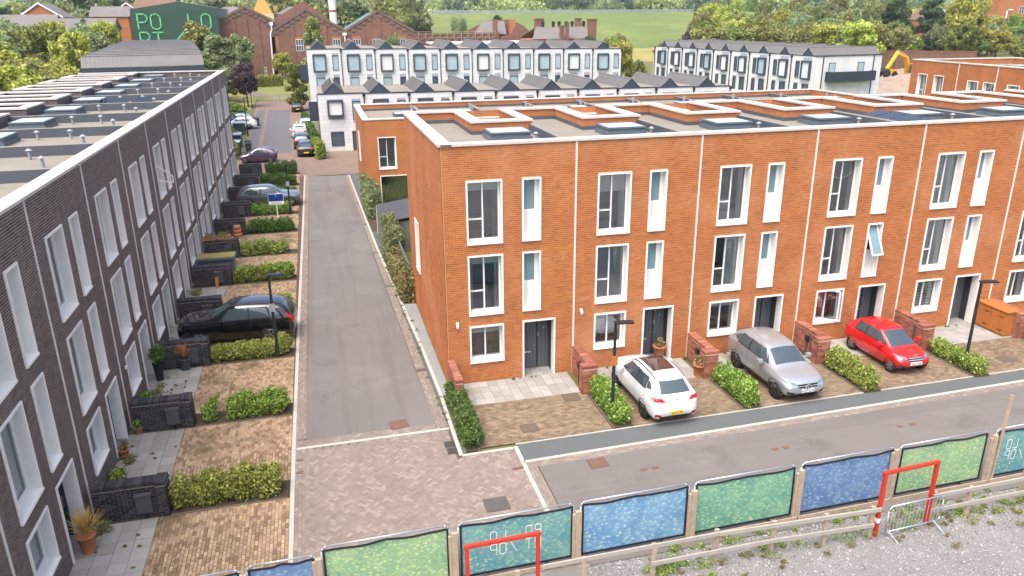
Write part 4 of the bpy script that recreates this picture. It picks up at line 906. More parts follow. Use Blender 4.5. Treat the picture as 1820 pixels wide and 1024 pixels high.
PROTO = {}
def proto(kind, mat, v=0):
    k = (kind, mat, v)
    if k not in PROTO: PROTO[k] = tree_proto(kind, mat, sum(map(ord, kind+mat))+v*17, {'round': .21, 'tall': .15, 'cone': .16, 'bush': .26, 'willow': .15}[kind])
    return PROTO[k]
def tree(name, label, x, y, h, r, kind='round', mat='leafA', v=0, group=None, z=0, cat='tree'):
    """r crown radius in metres"""
    o = root(name, label, cat, (x, y, z), rnd.uniform(0, 6), group)
    wu = {'round': .46, 'tall': .22, 'cone': .26, 'bush': .55, 'willow': .46}[kind]
    cm, tm = proto(kind, mat, v)
    for nme, me in (('crown', cm), ('trunk', tm)):
        p = put(nme, me, o); p.scale = (r/wu, r/wu, h)
    return o
# --- hedges (built along x, centre line y=0, base z=0)
def hedge_mesh(L, w, h, seed, mat, gap=0., ball=False, leaf=.038, n=500):
    rs = np.random.RandomState(seed); C = []; rad = []; x = .22
    while x < L-.15:
        top = h*(.82+.3*rs.rand())
        if rs.rand() > gap:
            for z in np.arange(.22, top-.12, .2):
                for s in (-1, 1): C.append((x+rs.uniform(-.06, .06), s*w*.22+rs.uniform(-.05, .05), z+rs.uniform(-.04, .04))); rad.append(.19+.07*rs.rand())
        x += .26
    for _ in range(int(L*7)):
        C.append((rs.uniform(.15, L-.15), rs.uniform(-w*.35, w*.35), h*(.85+.22*rs.rand()))); rad.append(.05+.06*rs.rand())
    if ball:
        for _ in range(14):
            d = rs.normal(size=3); d /= np.linalg.norm(d); C.append((L-.45+d[0]*.3, d[1]*.28, .48+d[2]*.28)); rad.append(.2)
    C = np.array(C); rad = np.array(rad); big = rad > .13
    V = np.concatenate([leaf_quads(C[big], rad[big], int(n*.5), leaf, .9, .45, rs=rs), leaf_quads(C[big], rad[big]*1.12, int(n*.12), leaf*1.5, .9, .8, rs=rs), leaf_quads(C[~big], rad[~big], 45, leaf*.85, .9, .2, rs=rs)]); st = MB()
    for i in range(int(L/.3)):
        xx = .2+i*.3; st.cyl((xx, rs.uniform(-.08, .08), -.02), (xx+rs.uniform(-.1, .1), rs.uniform(-.1, .1), h*.7), .012, .004, 5)
    return leaf_mesh('foliage', V, mat), st.mesh('stems', MT['bark'])
HM = {}
def hedge(label, x, y, rz, L, w, h, seed, mat, gap=0, ball=False, group=None, leaf=.038):
    k = (L, w, h, seed, mat, gap, ball)
    if k not in HM: HM[k] = hedge_mesh(L, w, h, seed, mat, gap, ball, leaf)
    o = root('hedge', label, 'hedge', (x, y, .03), rz, group); put('foliage', HM[k][0], o); put('stems', HM[k][1], o); return o
GL = 'hedges between the left drives'
spec = {2: (.85, 'leafHY', 0, False, 1), 3: (.75, 'leafH', .12, True, 2), 4: (.62, 'leafHY', .0, True, 3), 5: (.5, 'leafH', .55, True, 4), 6: (.8, 'leafH', .05, True, 5), 7: (.75, 'leafHY', .05, False, 6), 8: (.85, 'leafHD', 0, False, 7), 9: (.75, 'leafH', .3, False, 8), 10: (.9, 'leafHD', .1, False, 9), 11: (1.0, 'leafHD', 0, False, 10), 12: (1.1, 'leafHD', .05, False, 11)}
dl = {2: 'thick yellow-green hedge nearest the bottom, between two mossy drives', 3: 'green hedge with a round bush at its street end, second on the left', 4: 'olive hedge with a lamp column in it, in front of the black car', 5: 'sparse green shrubs behind the black car', 6: 'green hedge with a rounded end beyond the black car', 7: 'yellowish hedge beside the wall with two wooden planters', 8: 'dense dark green hedge by the orange pots', 9: 'gappy hedge behind the sale board', 10: 'dark hedge just beyond the grey car', 11: 'tall dark hedge beyond the grey car, second last on the left', 12: 'tall dark hedge before the purple car, last on the left'}
for i, (hh, mt, gp, bl, sd) in spec.items(): hedge(dl[i], XD+2.2, DYX[i]-.02, 0, 3.2, .75, hh, sd, mt, gp, bl, GL)
GR = 'hedges between the right drives'
for i, (lab, mt, hh, gp) in enumerate([('yellow-green hedge beside the white car with a lamp column in it', 'leafH', .72, 0), ('bright green hedge between the white and silver cars', 'leafH', .75, 0), ('yellow-green hedge between the silver and red cars', 'leafHY', .8, 0), ('loose hedge ending in a round bush by the right lamp column', 'leafHY', .6, .2), ('bright green hedge right of the orange bin store', 'leafH', .85, 0)]):
    hedge(lab, RX[i+1]+.3, -4.72, R(90), 2.65, .62, hh, 20+i, mt, gp, False, GR)
hedge('narrow green hedge beside the corner house drive', .0, -4.9, R(90), 4.0, .6, .75, 31, 'leafHD', 0, False, GR)
hedge('clipped pale hedge beside the zinc end house', -3.75, 53.8, R(95), 4.6, .8, 1.5, 32, 'leafH', 0, False, None, .09)
hedge('long hedge along the side of the zinc houses', -4.1, 60, R(93), 24, .7, 1.3, 33, 'leafHD', .1, False, None, .12)
hedge('clipped bright hedge on the lawn before the brick mill', -19, 150, R(8), 9, 1.6, 2.0, 34, 'leafHY', 0, False, None, .2)
def climber(label, x, y, rz, L, w, h, seed, mat): return hedge(label, x, y, rz, L, w, h, seed, mat, .05, False, 'overgrown shrubs along the garden fence', .08)
climber('brownish overgrown shrub by the low end house', -.45, 26.8, R(92), 6.5, .9, 2.1, 41, 'leafG'); climber('overgrown climber in front of the garden shed', -.25, 15.2, R(92), 3.6, .9, 2.2, 42, 'leafG'); climber('dry brown shrub against the red end wall', -.3, 9.7, R(92), 5.4, .7, 1.4, 43, 'leafDry')
# --- woodland and single trees
rt = random.Random(5)
T = tree
T('purple_tree', 'dark purple-leaved tree beside the far lane', -14.4, 109, 7.4, 2.7, 'round', 'leafP'); T('street_tree', 'green upright tree standing in the far lane parking', -6.3, 101, 7.2, 1.8, 'tall', 'leafA', 1); 
T('birch_tree', 'tall pale birch nearest the end of the dark terrace', -18.5, 118, 11.2, 3.4, 'tall', 'leafG'); T('birch_tree', 'taller pale birch covering the corner of the green hall', -22.2, 124, 14.0, 3.8, 'tall', 'leafB', 1)
T('maple_tree', 'rounded green tree before the left gable of the brick mill', -19.6, 166, 11.6, 4.2, 'round', 'leafG'); T('young_tree', 'thin yellowish tree before the white drainpipe of the mill', -10.5, 172, 6.8, 2.8, 'round', 'leafY'); T('birch_tree', 'slender birch before the middle mill gable', -2.6, 160, 14.0, 2.4, 'tall', 'leafB', 2); T('young_tree', 'small green tree before the right mill gable', 15.6, 165, 11.0, 2.6, 'round', 'leafG', 1)
for i, (x, y, h_) in enumerate([(-5.5, 172, 4.5), (-1, 173, 5), (-8, 174, 3.5)]): T('bush', ['bush at the foot of the mill, left of three', 'bush at the foot of the mill, right of three', 'bush at the foot of the mill, middle of three'][(0, 2, 1)[i]] if False else ['bush at the mill foot beside the zinc row', 'taller bush at the mill foot behind the balcony', 'low bush at the mill foot by the drainpipe'][i], x, y, h_, 2, 'bush', 'leafA', cat='bush')
for i, (x, y, h_, r_, mt) in enumerate([(-15.5, 96, 2.6, 2.6, 'leafA'), (-16.5, 101, 2.4, 2.6, 'leafA'), (-13.8, 71.0, 2.0, 1.3, 'leafA'), (-13.4, 62.5, 1.8, 1.1, 'leafH'), (-12.6, 57.2, 2.2, .9, 'leafDry'), (-14.8, 88, 1.8, 2.2, 'leafA')]):
    T('bush', ['low green bush left of the far lane, below the purple tree', 'green bush behind the far parked cars, furthest of its clump', 'bush in front of the white car in the left bays', 'yellowish bush beside the grey bin stores', 'straggly shrub at the corner of the dark terrace', 'bush directly behind the white car in the left bays'][i], x, y, h_, r_, 'bush', mt, cat='bush')
HUE = dict(leafA='green', leafB='olive', leafG='grey-green', leafY='yellow-green')
def planted(L, where, group):
    """L: x, y, h, r, kind, mat, v, rank ; only what the camera can see, labelled by rank and order"""
    L = [q for q in L if in_frame((q[0], q[1], q[2]*.75), .06)]
    def sx(q): d = Vector((q[0], q[1], q[2]*.7))-CAM; return d.dot(r2)/d.dot(fwd)
    for rank in sorted({q[7] for q in L}):
        row = sorted([q for q in L if q[7] == rank], key=sx)
        for i, q in enumerate(row): T('woodland_tree', f'{HUE[q[5]]} tree in the {ordw(rank+1)} rank of {where}, {ordw(i+1)} from the left', *q[:4], q[4], q[5], q[6], group)
L = []
for yb in range(18, 190, 9):
    for c in range(5):
        x = -29-c*10.5-rt.uniform(0, 6)-(yb-18)*.16; y = yb+rt.uniform(-4, 4)
        if x < -95 or (-47 < x < -20 and y > 160): continue
        L.append((x, y, rt.uniform(10.5, 14)-(2.2 if c == 0 else 0), rt.uniform(4, 6.2), rt.choice(['round', 'bush', 'round']), rt.choice(['leafA', 'leafB', 'leafG', 'leafB', 'leafA', 'leafY']), rt.randint(0, 1), min(5, (yb-18)//30)))
for x, y, h_ in [(-47, 140, 10.5), (-53, 146, 11.5), (-60, 150, 12), (-67, 148, 12.5), (-74, 152, 13), (-82, 150, 13.2), (-50, 158, 11.5), (-57, 164, 12.2), (-65, 168, 12.6), (-72, 166, 13.2), (-80, 168, 13.5), (-45, 150, 10.5), (-88, 172, 14), (-77, 175, 13.4), (-84, 180, 14.5)]: L.append((x, y, h_*1.2, rt.uniform(4.6, 6.2), 'round', rt.choice(['leafA', 'leafB', 'leafY', 'leafG']), rt.randint(0, 1), 5))
planted(L, 'the left wood', 'trees in the wood left of the dark terrace')
T('yellow_tree', 'bright yellow-green tree at the top left corner', -72, 150, 14.5, 5.5, 'round', 'leafY', 1); T('yellow_tree', 'yellow-green tree left of the green hall', -47.5, 165, 15.0, 5.2, 'round', 'leafY'); T('oak_tree', 'dark green layered tree among the left houses', -54, 182, 15.5, 5.2, 'round', 'leafC'); T('oak_tree', 'dull green round tree between the left houses', -61, 180, 14.2, 5, 'round', 'leafG'); T('orange_bush', 'bush with orange autumn leaves beside the sawtooth roofs', -33, 106, 8.6, 1.7, 'tall', 'leafO', cat='bush')
L = []
for k_, (x0, x1, y0, y1, n_, h0, h1) in enumerate([(78, 150, 150, 205, 34, 9, 14), (150, 235, 164, 220, 26, 8, 13), (100, 300, 215, 330, 62, 12, 19), (170, 380, 330, 420, 44, 18, 27)]):
    for _ in range(n_):
        y = rt.uniform(y0, y1); x = max(rt.uniform(x0, x1) + (y-y0)*.25, 84+(y-150)*.52+rt.uniform(3, 30))
        L.append((x, y, rt.uniform(h0, h1), rt.uniform(4.5, 7.5), rt.choice(['round', 'round', 'bush']), rt.choice(['leafA', 'leafB', 'leafY', 'leafB', 'leafG', 'leafA']), rt.randint(0, 1), k_))
planted(L, 'the right wood', 'trees in the wood at right')
T('purple_tree', 'large dark purple tree behind the right zinc row', 98, 172, 11.0, 5.2, 'round', 'leafP', 1); T('poplar_tree', 'tall bright green tree at right, standing above the wood', 181, 168, 21, 7.5, 'round', 'leafY', 1); T('poplar_tree', 'lower crown beside the tall bright green tree', 173, 160, 12, 5.5, 'round', 'leafA')
for x, y, h_, r_, lab in [(208, 230, 20, 8, 'broad dark conifer at right, left of two'), (222, 226, 20.5, 8.5, 'broad dark conifer at right, before the brick gable'), (236, 262, 22, 7, 'dark evergreen standing behind the two conifers')]: T('conifer', lab, x, y, h_, r_, 'bush' if False else 'cone', 'leafC')
T('lime_tree', 'bright green tree between the two zinc rows', 54.5, 118, 10.2, 3.6, 'round', 'leafY', 0); T('lime_tree', 'second green tree between the zinc rows, set further back', 49, 121, 9.8, 2.6, 'tall', 'leafC', 1); T('bush', 'bush right of the green trees between the zinc rows', 60.5, 124, 6.5, 2.6, 'bush', 'leafA', cat='bush')
T('young_tree', 'small tree before the chimneyed brick house, left', 57.3, 150, 8.8, 1.9, 'round', 'leafY'); T('young_tree', 'small green tree before the chimneyed brick house, right', 65.0, 148, 9.2, 1.8, 'tall', 'leafA')
T('willow_tree', 'weeping willow on the embankment above the mill', 48, 255, 13.5, 5.0, 'willow', 'leafG'); T('fir_tree', 'dark ragged fir on the embankment', 61, 250, 15, 4.2, 'cone', 'leafC', 1)
for i, (x, y, h_, r_) in enumerate([(34, 258, 14, 6), (28, 262, 16, 6), (85, 232, 12, 4), (92, 215, 9, 4.5)]): T('hill_tree', ['dark tree at the left edge of the green embankment', 'tree left of the embankment above the mill roof', 'green tree behind the chimneyed brick house', 'olive bush right of the chimneyed brick house'][i], x, y, h_, r_, 'round', ['leafC', 'leafB', 'leafA', 'leafB'][i])
# far woods that read as one mass
def wood(name, label, pts, mat_mix, leaf=.9, nl=55):
    Vs = {m_: [] for m_ in mat_mix}; rs = np.random.RandomState(len(pts))
    for x, y, z, r_, h_ in pts:
        mt = mat_mix[rs.randint(len(mat_mix))]; C = []; rad = []
        for _ in range(11):
            d = rs.normal(size=3); d /= np.linalg.norm(d); C.append((x+d[0]*r_*.7, y+d[1]*r_*.7, z+h_*.6+d[2]*h_*.28)); rad.append(r_*.42)
        Vs[mt].append(leaf_quads(C, rad, nl, leaf, .7, .6, rs=rs))
    V = []; mi = []
    for i, m_ in enumerate(mat_mix):
        if Vs[m_]: a = np.concatenate(Vs[m_]); V.append(a); mi += [i]*(len(a)//4)
    V = np.concatenate(V); me = np_mesh(name, V, np.arange(len(V)).reshape(-1, 4), [MT[m_] for m_ in mat_mix], midx=mi)
    o = put(name, me); tag(o, label, 'wood', kind='stuff'); return o
MT['leafF1'] = leaf_mat('leaf_far_a', [lin(x) for x in ('#5f7048', '#728458', '#8a9a60')]); MT['leafF2'] = leaf_mat('leaf_far_b', [lin(x) for x in ('#47604a', '#5a7056', '#6d8064')]); MT['leafF3'] = leaf_mat('leaf_far_c', [lin(x) for x in ('#7f8f50', '#96a35c', '#a9b06a')])
def hz(x, y):  # far hill height
    return 2 + 42*max(0, min(1, (y-430)/500))**1.1 + 6*math.sin(x*.006)
pts = [];
for _ in range(460):
    y = rt.uniform(450, 760); x = rt.uniform(-220, 560)*(y/600); pts.append((x, y, hz(x, y), rt.uniform(7, 11), rt.uniform(13, 20)))
wood('far_woodland', 'distant wooded hillside filling the skyline', pts, ['leafF1', 'leafF2', 'leafF3'], 1.1, 60)
pts = [(rt.uniform(-150, 36), rt.uniform(265, 420), 1+rt.uniform(0, 4), rt.uniform(5.5, 8), rt.uniform(13, 20)) for _ in range(165)]
wood('hill_woodland', 'dark wood on the rise behind the brick mill', pts, ['leafC', 'leafA', 'leafG', 'leafB'], 1.0, 44)
# ------------------------------------------------------------------ far terrain
m = MB(); prof = [(268, -1), (285, 1.5), (330, 6), (415, 15.6), (425, 16), (470, 16)]
for j, (y, z) in enumerate(prof):
    for i in range(31): m.v.append((36+i*14, y + (18 if i > 18 and j < 2 else 0), z - .012*max(0, i-10)))
for j in range(len(prof)-1):
    for i in range(30): a = j*31+i; m.f.append((a, a+1, a+32, a+31)); m.m.append(0)
struct('embankment', m, MT['embank'], True)
m = MB(); n = 36
for j in range(n+1):
    for i in range(n+1): x = -1300+2900*i/n; y = 440+1400*j/n; m.v.append((x, y, hz(x, y)-4))
for j in range(n):
    for i in range(n): a = j*(n+1)+i; m.f.append((a, a+1, a+n+2, a+n+1)); m.m.append(0)
struct('far_hills', m, MT['hill'], True)
m = MB(); 
for j, (y, z) in enumerate([(205, -.5), (225, 1.2), (262, 2.0), (285, 1.2)]):
    for i in range(13): m.v.append((70+i*9, y + 6*math.sin(i), z+.5*math.sin(i*1.7)))
for j in range(3):
    for i in range(12): a = j*13+i; m.f.append((a, a+1, a+14, a+13)); m.m.append(0)
struct('scrub_slope', m, MT['drygrass'], True)
f = root('palisade_fence', 'long grey metal fence along the top of the green embankment', 'fence', (0, 421, 15.8))
pm = MB()
for i in range(14): pm.box(i*.19, i*.19+.11, -.02, .02, 0, 1.9)
pm.box(0, 2.7, .02, .06, .3, .38); pm.box(0, 2.7, .02, .06, 1.5, 1.58); pm.box(-.06, .06, .0, .1, 0, 2.0); pme = pm.mesh('fence_panel', MT['galv'])
for i in range(68): put('fence_panel', pme, f, (36+i*2.75, 0, -.035*i*.2 if False else -.003*i))
# ------------------------------------------------------------------ garden walls
def face_bricks(L, H):
    B = []
    for r in range(int(H/.075)):
        x = -(.1125 if r % 2 else 0)
        while x < L:
            a, b = max(x, 0), min(x+.215, L)
            if b-a > .03: B.append((a, b, r*.075+.005))
            x += .225
    return B
def garden_wall(label, ox, oy, rz, panel, pier, bm, mm, singles, group, H=1.02, meter=None):
    w_ = root('garden_wall', label, 'wall', (ox, oy, 0), rz, group)
    core = MB(); bx = []
    for (x0, x1, y0, y1), faces in ((panel, 'l'), (pier, 'lfr')):
        core.box(x0+.008, x1-.008, y0+.008, y1-.008, -.02, H)
        for a, b, z in face_bricks(y1-y0, H): bx.append((x0, x0+.01, y0+a, y0+b, z, z+.065))
        for a, b, z in face_bricks(y1-y0, H): bx.append((x1-.01, x1, y0+a, y0+b, z, z+.065))
        if 'f' in faces:
            for a, b, z in face_bricks(x1-x0, H): bx.append((x0+a, x0+b, y0, y0+.01, z, z+.065))
    core.build('wall_core', MT[mm], w_)
    cap = []
    for x0, x1, y0, y1 in (panel, pier):
        y = y0
        while y < y1-.02: cap.append((x0-.012, x1+.012, y+.004, min(y+.075, y1)-.004, H, H+.11)); y += .075
    cap = [q for q in cap if q[3]-q[2] > .02]; allb = bx+cap
    if singles:
        for q in allb: V, F = boxes_np([q]); put('brick', np_mesh('brick', V, F, MT[bm]), w_)
    else:
        V, F = boxes_np(allb); put('bricks', np_mesh('bricks', V, F, MT[bm]), w_)['kind'] = 'stuff'
    MB().box(panel[0]+.005, panel[1]-.005, panel[2], panel[3], H-.01, H+.09).build('cap_bed', MT[mm], w_)
    if meter:
        x, y0, y1, z0, z1 = meter; mb = MB().box(x-.14, x, y0, y1, z0, z1); mb.box(x-.16, x, y0-.02, y1+.02, z1, z1+.04); o = mb.build('meter_box', MT['meter'], w_)
        MB().box(x-.05, x-.005, (y0+y1)/2-.04, (y0+y1)/2+.04, 0, z0).build('conduit', MT['black'], o)
    return w_
gw = ['dark brick garden wall with a meter box, nearest the bottom of the view', 'dark brick garden wall with a meter box before the second left drive', 'dark brick garden wall behind the potted palm', 'dark brick garden wall at the nose of the black car', 'dark brick garden wall with a plank leaning on it', 'dark brick garden wall topped by two wooden planters', 'dark brick garden wall behind the orange pots', 'dark brick garden wall behind the sale board', 'dark brick garden wall with trellis at the tail of the grey car', 'dark brick garden wall beyond the grey car', 'dark brick garden wall furthest along the left terrace']
for j, i in enumerate(range(2, 13)):
    garden_wall(gw[j], XD, DYX[i], R(90), (-.42, -.04, -1.85, -.2), (-.5, .02, -2.15, -1.85), 'wall_brick', 'wall_mortar', i in (2, 3), 'dark brick garden walls', meter=(-.42, -1.72, -1.3, .22, .78))
rw2 = ['low red brick wing wall beside the corner house patio', 'red brick wing wall between the corner house and the white car', 'red brick wing wall between the white and silver cars', 'red brick wing wall between the silver and red cars', 'red brick wing wall right of the red car', 'red brick wing wall behind the orange bin store']
garden_wall(rw2[0], 0, 0, 0, (-.02, .22, -1.5, -.05), (-.04, .24, -1.95, -1.5), 'wing_brick', 'wing_mortar', False, 'red brick wing walls')
for i in range(1, 6): garden_wall(rw2[i], RX[i], 0, 0, (-.04, .28, -1.66, -.05), (-.3, .29, -2.06, -1.66), 'wing_brick', 'wing_mortar', False, 'red brick wing walls', meter=(-.04, -1.6, -1.4, .15, .9) if i in (3, 4) else None)
def wall_socket(lab, x, y, z):
    o = root('charging_socket', lab, 'socket', (x, y, z)); MB().box(-.1, 0, -.09, .09, -.12, .12).build('socket_case', MT['black'], o); MB().cyl((-.05, 0, -.1), (-.05, .02, -1.0+.12), .015, n=6).build('cable', MT['black'], o)
for i, lab in enumerate(['black wall charger on the wing wall by the corner house', 'black wall charger on the wing wall by the white car', 'black wall charger on the wing wall by the silver car']): wall_socket(lab, RX[i+1]-.045, -1.05, .72)
# ------------------------------------------------------------------ street lamps
def lamp(label, x, y, rz, h=3.67, sticker=None):
    o = root('street_lamp', label, 'street lamp', (x, y, 0), rz, 'street lamps'); MB().cyl((0,0,0), (0,0,h), .065, .05, 10).cyl((0,0,0), (0,0,.6), .085, n=10).build('column', MT['black'], o)
    MB().box(-.06, .62, -.1, .1, h-.03, h+.03).box(.1, .6, -.13, .13, h-.015, h+.035).build('lantern', MT['black'], o); MB().box(.15, .55, -.09, .09, h-.045, h-.016).build('diffuser', MT['galv'], o)
    if sticker: MB().box(-.11, .11, -.09, -.075, 2.1, 2.45).build('notice', MT[sticker], o)
    return o
lamp('black street lamp in the hedge before the black car', -6.52, 4.53, 0, sticker='galv'); lamp('black street lamp beside the grey car, second on the left', -6.42, 30.6, 0, sticker='galv'); lamp('black street lamp with an orange notice beside the white car', 5.18, -4.05, R(-12), sticker='orange'); lamp('black street lamp near the orange bin store', 20.38, -3.9, R(-15)); lamp('far black street lamp with an orange notice by the white car bays', -12.2, 73.8, 0, 4.6, 'orange'); lamp('furthest black street lamp below the purple tree', -13.7, 107, 0, 4.6); lamp('pale street lamp between the zinc rows', 49.5, 108, R(20), 5.5)
# ------------------------------------------------------------------ site hoarding: mesh panels with printed leaf banners
def banner_mat(name, c1, c2, c3, sc):
    m, n, l, b = newmat(name); tc = n.new('ShaderNodeTexCoord').outputs['Object']; mp = n.new('ShaderNodeMapping'); mp.inputs['Scale'].default_value = (1, 1, 1.5); mp.inputs['Rotation'].default_value = (0, .5, 0); l.new(tc, mp.inputs[0])
    dn = nd(n, 'ShaderNodeTexNoise'); dn.inputs['Scale'].default_value = 6; l.new(mp.outputs[0], dn.inputs['Vector']); dv = mixc(n, l, .12, mp.outputs[0], dn.outputs['Color'])
    v = nd(n, 'ShaderNodeTexVoronoi'); v.inputs['Scale'].default_value = sc; l.new(dv, v.inputs['Vector'])
    leaf = ramp(n, l, v.outputs['Distance'], [(.05, c3), (.3, c2), (.62, c1)]); sp = n.new('ShaderNodeSeparateColor'); l.new(v.outputs['Color'], sp.inputs[0])
    c = mixc(n, l, math_n(n, l, 'MULTIPLY', sp.outputs[0], .75), leaf, c1); f = noise(n, l, .9, 3, tc); c = mixc(n, l, ramp(n, l, f, [(.35, (0,0,0)), (.7, (.6,)*3)]), c, c2)
    l.new(c, b.inputs['Base Color']); b.inputs['Roughness'].default_value = .5; return m
BAN = [banner_mat('banner_blue', lin('#4f6c96'), lin('#7d98b0'), lin('#c3d0a6'), 9.5), banner_mat('banner_lime', lin('#6d9478'), lin('#a9bf84'), lin('#e8eaa8'), 11), banner_mat('banner_teal', lin('#4f8490'), lin('#83aa94'), lin('#d2da8a'), 10), banner_mat('banner_sky', lin('#5683a8'), lin('#8fb0ba'), lin('#dce6bc'), 9.5), banner_mat('banner_green', lin('#548c7c'), lin('#8db38c'), lin('#d8e094'), 10)]
def logo(parent, x, z, s, y):       # mirrored wordmark seen from the back of the print
    m = MB(); st = .05*s
    def ln(a, b): m.beam((x-a[0]*s, y, z+a[1]*s), (x-b[0]*s, y, z+b[1]*s), st, .006, 0, (0, 1, 0))
    def P_(u, v): ln((u, v), (u, v+1)); ln((u, v+1), (u+.4, v+1)); ln((u+.4, v+1), (u+.5, v+.9)); ln((u+.5, v+.9), (u+.5, v+.6)); ln((u+.5, v+.6), (u+.4, v+.5)); ln((u+.4, v+.5), (u, v+.5))
    def O_(u, v): q = [(u+.1, v), (u+.4, v), (u+.5, v+.1), (u+.5, v+.9), (u+.4, v+1), (u+.1, v+1), (u, v+.9), (u, v+.1)]; [ln(a, b) for a, b in zip(q, q[1:]+q[:1])]
    P_(0, 1.2); O_(.75, 1.2); ln((2.9, 1.2), (2.9, 2.2)); ln((2.9, 1.2), (3.4, 1.2)); O_(3.65, 1.2)
    P_(0, 0); ln((.2, .5), (.5, 0)); ln((.75, 1), (1.25, 1)); ln((1, 0), (1, 1)); ln((2.0, 0), (2.5, 1)); O_(2.9, 0); P_(3.65, 0)
    return m.build('lettering', MT['white'], parent)
fl = lambda x: -10.83+.0165*(x-1.5)
pan = [(-9.9, -6.75, 0, 'blue leaf-print banner panel at the bottom left edge', 1.5), (-6.6, -5.05, 0, 'blue leaf-print banner panel left of the pale lime one', 1.54), (-4.9, -1.83, 1, 'pale lime leaf-print banner panel, leftmost of the two lime ones', 1.72), (-1.6, 1.42, 2, 'teal leaf-print banner panel with white lettering behind the left red frame', 1.73), (1.62, 4.68, 3, 'sky blue leaf-print banner panel, third right of the pale lime one', 1.72), (4.86, 7.96, 4, 'green leaf-print banner panel between two blue ones', 1.72), (8.14, 11.2, 0, 'deep blue leaf-print banner panel left of the right red frame', 1.74), (11.4, 14.52, 1, 'pale lime leaf-print banner panel behind the right red frame', 1.74), (14.85, 18.0, 2, 'teal leaf-print banner panel with white lettering at the right edge', 1.74), (18.3, 21.4, 4, 'green leaf-print banner panel beyond the right edge', 1.74)]
for i, (x0, x1, c, lab, h_) in enumerate(pan[:9]):
    o = root('banner_panel', lab, 'banner panel', ((x0+x1)/2, fl((x0+x1)/2), .0), math.atan(.0165), 'leaf-print banner panels of the site fence'); L = (x1-x0)/2
    f = MB(); rr = .12; pts = [(-L, 0, .1), (-L, 0, h_-rr), (-L+.04, 0, h_-.04), (-L+rr, 0, h_), (L-rr, 0, h_), (L-.04, 0, h_-.04), (L, 0, h_-rr), (L, 0, .1)]; f.tube(pts, .021, 7); f.tube([(-L, 0, .12), (L, 0, .12)], .018, 6); f.build('frame', MT['galv'], o, smooth=True)
    b = MB(); nx, nz = 14, 5; z0, z1 = .13, h_-.07
    for a in range(nx+1):
        for q in range(nz+1):
            t = a/nx; sag = .045*math.sin(math.pi*((t*2) % 1))*(q/nz) if q == nz else 0; b.v.append((-L+.05+(2*L-.1)*t, -.03+.015*math.sin(a*1.3+i)*math.sin(q), z0+(z1-z0)*q/nz - sag))
    for a in range(nx):
        for q in range(nz): k = a*(nz+1)+q; b.f.append((k, k+nz+1, k+nz+2, k+1)); b.m.append(0)
    b.build('banner', BAN[c], o, smooth=True)
    e = MB(); top = [b.v[a*(nz+1)+nz] for a in range(nx+1)]; bot = [b.v[a*(nz+1)] for a in range(nx+1)]
    for p, q in list(zip(top, top[1:]))+list(zip(bot, bot[1:]))+[(bot[0], top[0]), (bot[-1], top[-1])]: e.beam((p[0], p[1]-.012, p[2]), (q[0], q[1]-.012, q[2]), .05, .02, 0, (0, 1, 0))
    e.build('hem', MT['trim'], o)
    if c == 2: logo(o, .62 if i == 3 else 0.2, .62, .32, -.055)
    for s in (-L+.35, L-.35): MB().box(s-.35, s+.35, -.12, .12, .0, .1).build('foot_block', MT['greycover'], o)
for i, (x, hh) in enumerate([(-6.68, 1.4), (-4.98, 1.5), (-1.72, 1.55), (1.52, 1.55), (4.8, 1.55), (8.08, 1.6), (11.2, 1.72), (14.7, 1.62)]):
    m = MB().box(-.075, .075, -.05, .05, -.3, hh).box(-.15, -.08, -.03, .04, -.3, hh-.08).build('fence_post', MT['timber']); m.location = (x, fl(x)-.12, 0); tag(m, f'weathered timber post between banner panels, {["leftmost", "second from left", "third from left", "fourth from left", "fifth from left", "sixth from left", "seventh from left", "rightmost, under the tall pole"][i]}', 'post', 'timber posts of the banner fence')
m = MB().beam((14.85, -10.75, 0), (15.1, -10.62, 2.85), .07, .07).build('timber_pole', MT['timber']); tag(m, 'tall leaning weathered pole at the right of the banner fence', 'pole')
# timber base boards under the banners
for i, (x0, x1) in enumerate(zip([-5, -1.7, 1.55, 4.83, 8.1, 11.25, 14.75], [-1.75, 1.48, 4.75, 8.05, 11.15, 14.65, 20])):
    b = MB().beam((x0, fl(x0)-.2, .07), (x1, fl(x1)-.2, .07), .035, .13).build('base_board', MT['timber']); tag(b, f'timber board along the ground under the banners, {["leftmost", "second from left", "third from left", "fourth from left", "fifth from left", "sixth from left", "rightmost"][i]}', 'board', 'ground boards of the banner fence')
# post and rail fence
pr = root('post_and_rail_fence', 'pale two-rail timber fence along the gravel, left of the right red frame', 'fence', (0, 0, 0)); 
for x, y in [(-.4,-12.05), (1.3,-12.0), (3.19,-11.96), (4.99,-11.86), (6.6,-11.93), (8.12,-12.02), (9.52,-12.06)]: MB().box(x-.06, x+.06, y-.04, y+.04, -.2, .98).build('post', MT['timber'], pr)
for (x0, y0), (x1, y1), z in [((.25,-11.95), (4.99,-11.9), .92), ((4.99,-11.92), (9.7,-12.1), .92), ((3.1,-12.0), (6.6,-11.98), .45), ((6.6,-11.99), (9.55,-12.1), .45)]: MB().beam((x0, y0-.06, z), (x1, y1-.06, z), .045, .11).build('rail', MT['rail'], pr)
pr = root('post_and_rail_fence', 'pale two-rail timber fence right of the right red frame', 'fence', (0, 0, 0))
for x, y in [(11.65,-11.92), (12.81,-11.95), (14.93,-11.72), (17.0,-11.65), (19,-11.5)]: MB().box(x-.06, x+.06, y-.04, y+.04, -.2, .98).build('post', MT['timber'], pr)
for x0, x1, z in [(11.5, 14.95, .92), (14.95, 20, .92), (11.5, 14.95, .45), (14.95, 20, .45)]: MB().beam((x0, -12.02+.05*(x0-11.5)/3, z), (x1, -12.02+.05*(x1-11.5)/3, z), .045, .11).build('rail', MT['rail'], pr)
